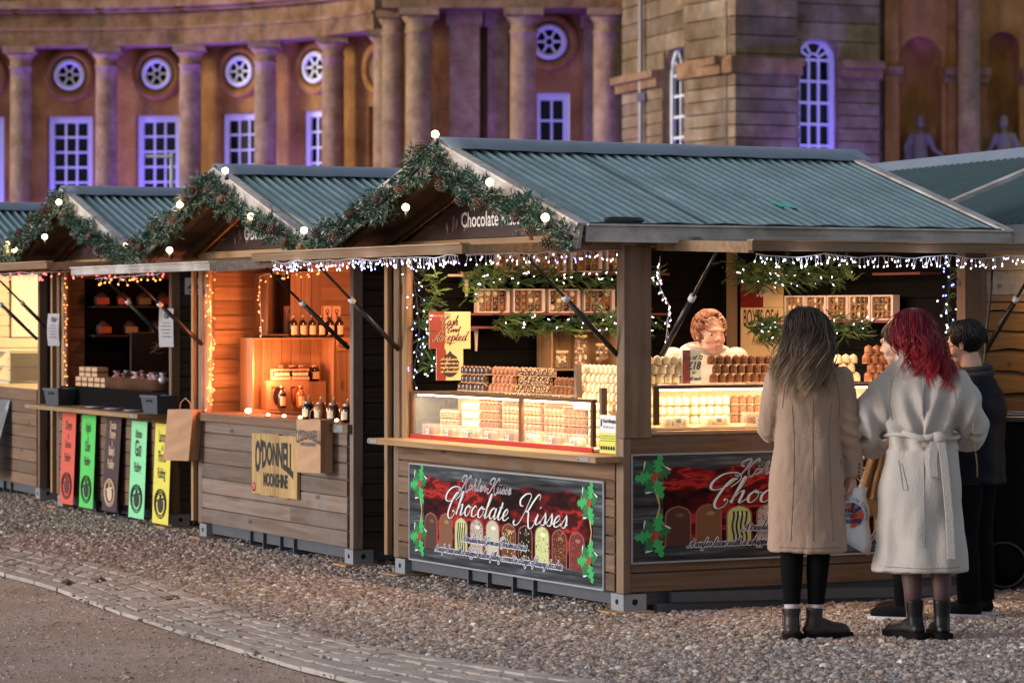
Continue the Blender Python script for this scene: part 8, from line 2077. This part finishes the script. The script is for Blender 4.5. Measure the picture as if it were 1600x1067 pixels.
mb = MB(); mb.tube([(.085 * math.cos(a), .085 * math.sin(a) - .012, 1.345 + .014 * math.sin(a + 2)) for a in [2 * math.pi * i / 24 for i in range(24)]], .024, 10, closed=True); mb.tube([(.078 * math.cos(a), .080 * math.sin(a) - .012, 1.378 + .010 * math.sin(a + 2)) for a in [2 * math.pi * i / 24 for i in range(24)]], .018, 10, closed=True); mb.build('collar', plain('dark_knit', (.02, .02, .024), .9), m1)
mb = MB()
for s_ in (-1, 1): mb.tube([(s_ * .085, 0, .80), (s_ * .095, .01, .60), (s_ * .10, .01, .46), (s_ * .10, -.01, .28), (s_ * .10, -.015, .09)], [.10, .088, .076, .068, .062], 18)
mb.build('trousers', BLACKCL, m1)
def sneaker(par, ank, ang): o = boot(par, ank, ang, plain('black_mesh_shoe', (.005, .005, .007), .8, spec=.1), WSOLE, .10, nm='shoe', chunky=.0); return o
sneaker(m1, (-.10, -.02), 8); sneaker(m1, (.10, -.01), -20)
HB = hair_mat('black_hair', [(0, (.0045, .004, .004)), (1, (.006, .005, .005))], .5)
short_hair(m1, H3, r3, HB, 900, 4, ln=.055, back=1.55, fringe=.75)
def spectacles(par, c, rot, mat, lens=None, up=0):
    mb = MB(); c = Vector(c)
    for sx in (-1, 1):
        mb.tube([c + rot @ V(sx * .032 + .024 * math.cos(a), .102, .012 + up + .018 * math.sin(a)) for a in [2 * math.pi * i / 18 for i in range(18)]], .0022, 6, closed=True)
        mb.tube([c + rot @ V(sx * .057, .098, .016 + up), c + rot @ V(sx * .078, .04, .016 + up), c + rot @ V(sx * .082, -.01, .014 + up), c + rot @ V(sx * .082, -.03, .0 + up)], .0022, 6)
    mb.tube([c + rot @ V(-.009, .104, .014 + up), c + rot @ V(.009, .104, .014 + up)], .0022, 6); return mb.build('glasses', mat, par)
def face(par, c, rot, s=1.0, browm=None):
    c = Vector(c); E = lambda p: c + rot @ (Vector(p) * s)
    for sx in (-1, 1):
        mb = MB(); mb.ball(E((sx * .031, .0745, .012)), .0125 * s, 12, 8, 0, .5, (1, .8, .62), rot); ey = mb.build('eye', plain('eye_white', (.62, .56, .52), .3), par)
        mb = MB(); mb.ball(E((sx * .031 + .004, .0835, .0115)), .0068 * s, 10, 6, 0, .5, (1, .5, 1), rot); mb.build('iris', plain('dark_iris', (.04, .03, .025), .2), ey)
    mb = MB()
    for sx in (-1, 1): mb.tube([E((sx * .014, .0895, .026)), E((sx * .030, .0885, .032)), E((sx * .046, .078, .026))], [.0022, .003, .0015], 6)
    mb.build('eyebrows', browm or HB, par)
    mb = MB(); mb.tube([E((-.021, .0885, -.050)), E((0, .0985, -.0475)), E((.021, .0885, -.050))], [.0012, .0035, .0012], 6); mb.build('lips', plain('lip_skin', (.42, .14, .12), .5), par)
spectacles(m1, H3, r3, P_BLACK); face(m1, H3, r3)
# ---- half-hidden friend with the brown scarf --------------------------------------
loc4 = (2.185, 16.75, 0)
m2 = person(loc4, 60, 'person in dark clothes with a fringed brown scarf, mostly hidden behind the red-haired woman')
mb = MB(); H4 = V(0, .06, 1.50); r4 = RXm(-6)
head_parts(mb, H4, r4, 1.0); mb.tube([H4 + V(0, -.02, -.04), (0, -.02, 1.29)], [.054, .062], 14); torso(mb, .88, 1.30, 1.0, .165)
leg(mb, (-.09, 0, .86), (-.10, .02, .46), (-.10, -.02, .09), (-.11, .11, .03)); leg(mb, (.09, 0, .86), (.10, .04, .46), (.11, .06, .09), (.12, .18, .03))
arm_hand(mb, (-.17, 0, 1.25), (-.19, .08, 1.0), (-.06, .22, .93), (.5, .8, 0), (.5, -.4, 0), -1, 1, .4); arm_hand(mb, (.17, 0, 1.25), (.20, .06, 1.0), (.08, .22, .93), (-.5, .8, 0), (-.5, -.4, 0), 1, 1, .4)
fuse(mb, 'body', SKIN, m2, .0055, 3)
mb = MB(); rings(mb, interp([(.60, 0, 0, .20, .16), (.85, 0, 0, .19, .15), (1.0, 0, 0, .18, .14), (1.15, 0, -.01, .19, .14), (1.25, 0, -.01, .19, .125), (1.31, 0, -.01, .13, .10), (1.36, 0, -.01, .08, .08)], 24), 36, coat_fold(.4, .02, .6, 1.1))
mb.tube([(-.15, 0, 1.27), (-.185, .04, 1.12), (-.19, .08, 1.0), (-.08, .20, .94)], [.075, .07, .066, .052], 16); mb.tube([(.15, 0, 1.27), (.185, .03, 1.12), (.20, .06, 1.0), (.10, .20, .94)], [.075, .07, .066, .052], 16)
fuse(mb, 'coat', plain('black_coat', (.012, .013, .020), .8), m2, .010, 3, disp=crease(8, .01))
mb = MB()
for s_ in (-1, 1): mb.tube([(s_ * .085, 0, .80), (s_ * .10, .02, .46), (s_ * .10 , .02 * (s_ > 0), .28), (s_ * .105, -.015 + .07 * (s_ > 0), .09)], [.09, .07, .058, .05], 16)
mb.build('trousers', BLACKCL, m2)
sneaker(m2, (-.10, -.02), 8); sneaker(m2, (.11, .06), -6)
HBR = hair_mat('dark_brown_hair', [(0, (.045, .022, .014)), (1, (.06, .028, .016))], .45)
short_hair(m2, H4, r4, HBR, 700, 9, ln=.06, back=1.9, fringe=.85); face(m2, H4, r4, 1.0, HBR)
SCARF = wool('brown_scarf_wool', (.26, .135, .055))
sc_root = m2
mb = MB(); vs = []; k = 12; Mi = Matrix.Rotation(R(-60), 3, 'Z')
def loc_from(px, py, yy): q = W(px, py, yy) - Vector(loc4); return Mi @ q
pts_l = [(1362, 700), (1352, 730), (1346, 755), (1342, 775)]; pts_r = [(1385, 690), (1378, 730), (1374, 755), (1372, 782)]
g = []
for i in range(13):
    f = i / 12 * 3; a_ = min(int(f), 2); f -= a_
    l0 = (pts_l[a_][0] + (pts_l[a_ + 1][0] - pts_l[a_][0]) * f, pts_l[a_][1] + (pts_l[a_ + 1][1] - pts_l[a_][1]) * f); r0 = (pts_r[a_][0] + (pts_r[a_ + 1][0] - pts_r[a_][0]) * f, pts_r[a_][1] + (pts_r[a_ + 1][1] - pts_r[a_][1]) * f)
    for j in range(9):
        u = j / 8; g.append(loc_from(l0[0] + (r0[0] - l0[0]) * u, l0[1] + (r0[1] - l0[1]) * u, 16.35 + .018 * math.sin(u * 12 + i * .2)))
mb.add(g, [(i * 9 + j, i * 9 + j + 1, (i + 1) * 9 + j + 1, (i + 1) * 9 + j) for i in range(12) for j in range(8)], 0, .5, True)
o = mb.build('scarf', SCARF, m2); md = o.modifiers.new('t', 'SOLIDIFY'); md.thickness = .012
mb = MB()
for j in range(20): u = j / 19; p0 = loc_from(1342 + 30 * u, 775 + 7 * u, 16.35); p1 = loc_from(1341 + 31 * u + random.uniform(-1, 1), 775 + 7 * u + 25 + random.uniform(-3, 3), 16.35); mb.tube([p0, p1], .0035, 5)
mb.build('fringe', SCARF, o)
# ---- the seller inside the stall ---------------------------------------------------
loc5 = W(1103, 490, 18.25); loc5 = (loc5.x, 18.25, .15)
sv = person(loc5, -160, 'seller with short ginger hair and glasses pushed up, white gilet, behind the sweets'); sv['group'] = ''; del sv['group']
mb = MB(); H5 = V(.0, .065, 1.395); r5 = RZ(4) @ RXm(-2)
head_parts(mb, H5, r5, 1.06, 1.2); mb.tube([H5 + V(0, -.02, -.04), (0, -.04, 1.24)], [.070, .078], 14); torso(mb, .80, 1.30, 1.25, .19)
leg(mb, (-.10, 0, .76), (-.10, .01, .42), (-.10, -.02, .09), (-.11, .11, .03), 1.15); leg(mb, (.10, 0, .76), (.10, .01, .42), (.10, -.02, .09), (.11, .11, .03), 1.15)
arm_hand(mb, (-.20, -.01, 1.24), (-.28, .06, .86), (-.20, .26, .86), (.4, .9, 0), (.4, -.4, 0), -1, 1.15, .4); arm_hand(mb, (.20, -.01, 1.24), (.28, .06, .86), (.24, .28, .90), (-.3, .9, 0), (-.4, -.4, 0), 1, 1.15, .4)
fuse(mb, 'body', SKIN2, sv, .0045, 3, .4)
mb = MB(); rings(mb, interp([(.70, 0, 0, .25, .20), (.85, 0, 0, .25, .21), (1.12, 0, 0, .245, .19), (1.23, 0, -.02, .245, .165), (1.29, 0, -.03, .205, .14), (1.325, 0, -.03, .15, .12), (1.345, 0, -.03, .115, .11)], 26), 40, lambda a, z: .022 * math.sin(z * 60))
mb.ball((.20, -.02, 1.25), .082, 14, 9); mb.ball((-.20, -.02, 1.25), .082, 14, 9)
fuse(mb, 'gilet', plain('white_quilted_gilet', (.44, .40, .36), .8, bumps=.3, bscale=20), sv, .009, 3, disp=crease(10, .012))
mb = MB(); mb.tube([(-.20, -.01, 1.26), (-.26, .03, 1.06), (-.28, .06, .86), (-.21, .24, .86)], [.068, .07, .068, .052], 16); mb.tube([(.20, -.01, 1.26), (.26, .03, 1.06), (.28, .06, .86), (.24, .26, .90)], [.068, .07, .068, .052], 16); mb.build('jumper_sleeves', plain('grey_pattern_knit', (.28, .24, .24), .9, var=.5, vscale=40), sv)
mb = MB(); mb.tube([(.105 * math.cos(a), .098 * math.sin(a) + .0, 1.315 - .02 * math.sin(a)) for a in [2 * math.pi * i / 24 for i in range(24)]], .028, 10, closed=True); mb.build('neck_scarf', plain('plaid_scarf', (.22, .19, .20), .9, var=.7, vscale=30), sv)
HG = hair_mat('ginger_hair', [(0, (.13, .048, .020)), (1, (.17, .062, .025))], .45)
short_hair(sv, H5 + V(0, 0, .004), r5 @ Matrix.Scale(1.0, 3), HG, 1000, 14, ln=.045, back=1.9, fringe=.30, lift=.016, wild=4, cap=.3)
face(sv, H5, r5, 1.06, HG); spectacles(sv, H5 + r5 @ V(0, -.020, .085), r5, plain('clear_frame', (.4, .35, .3), .2))
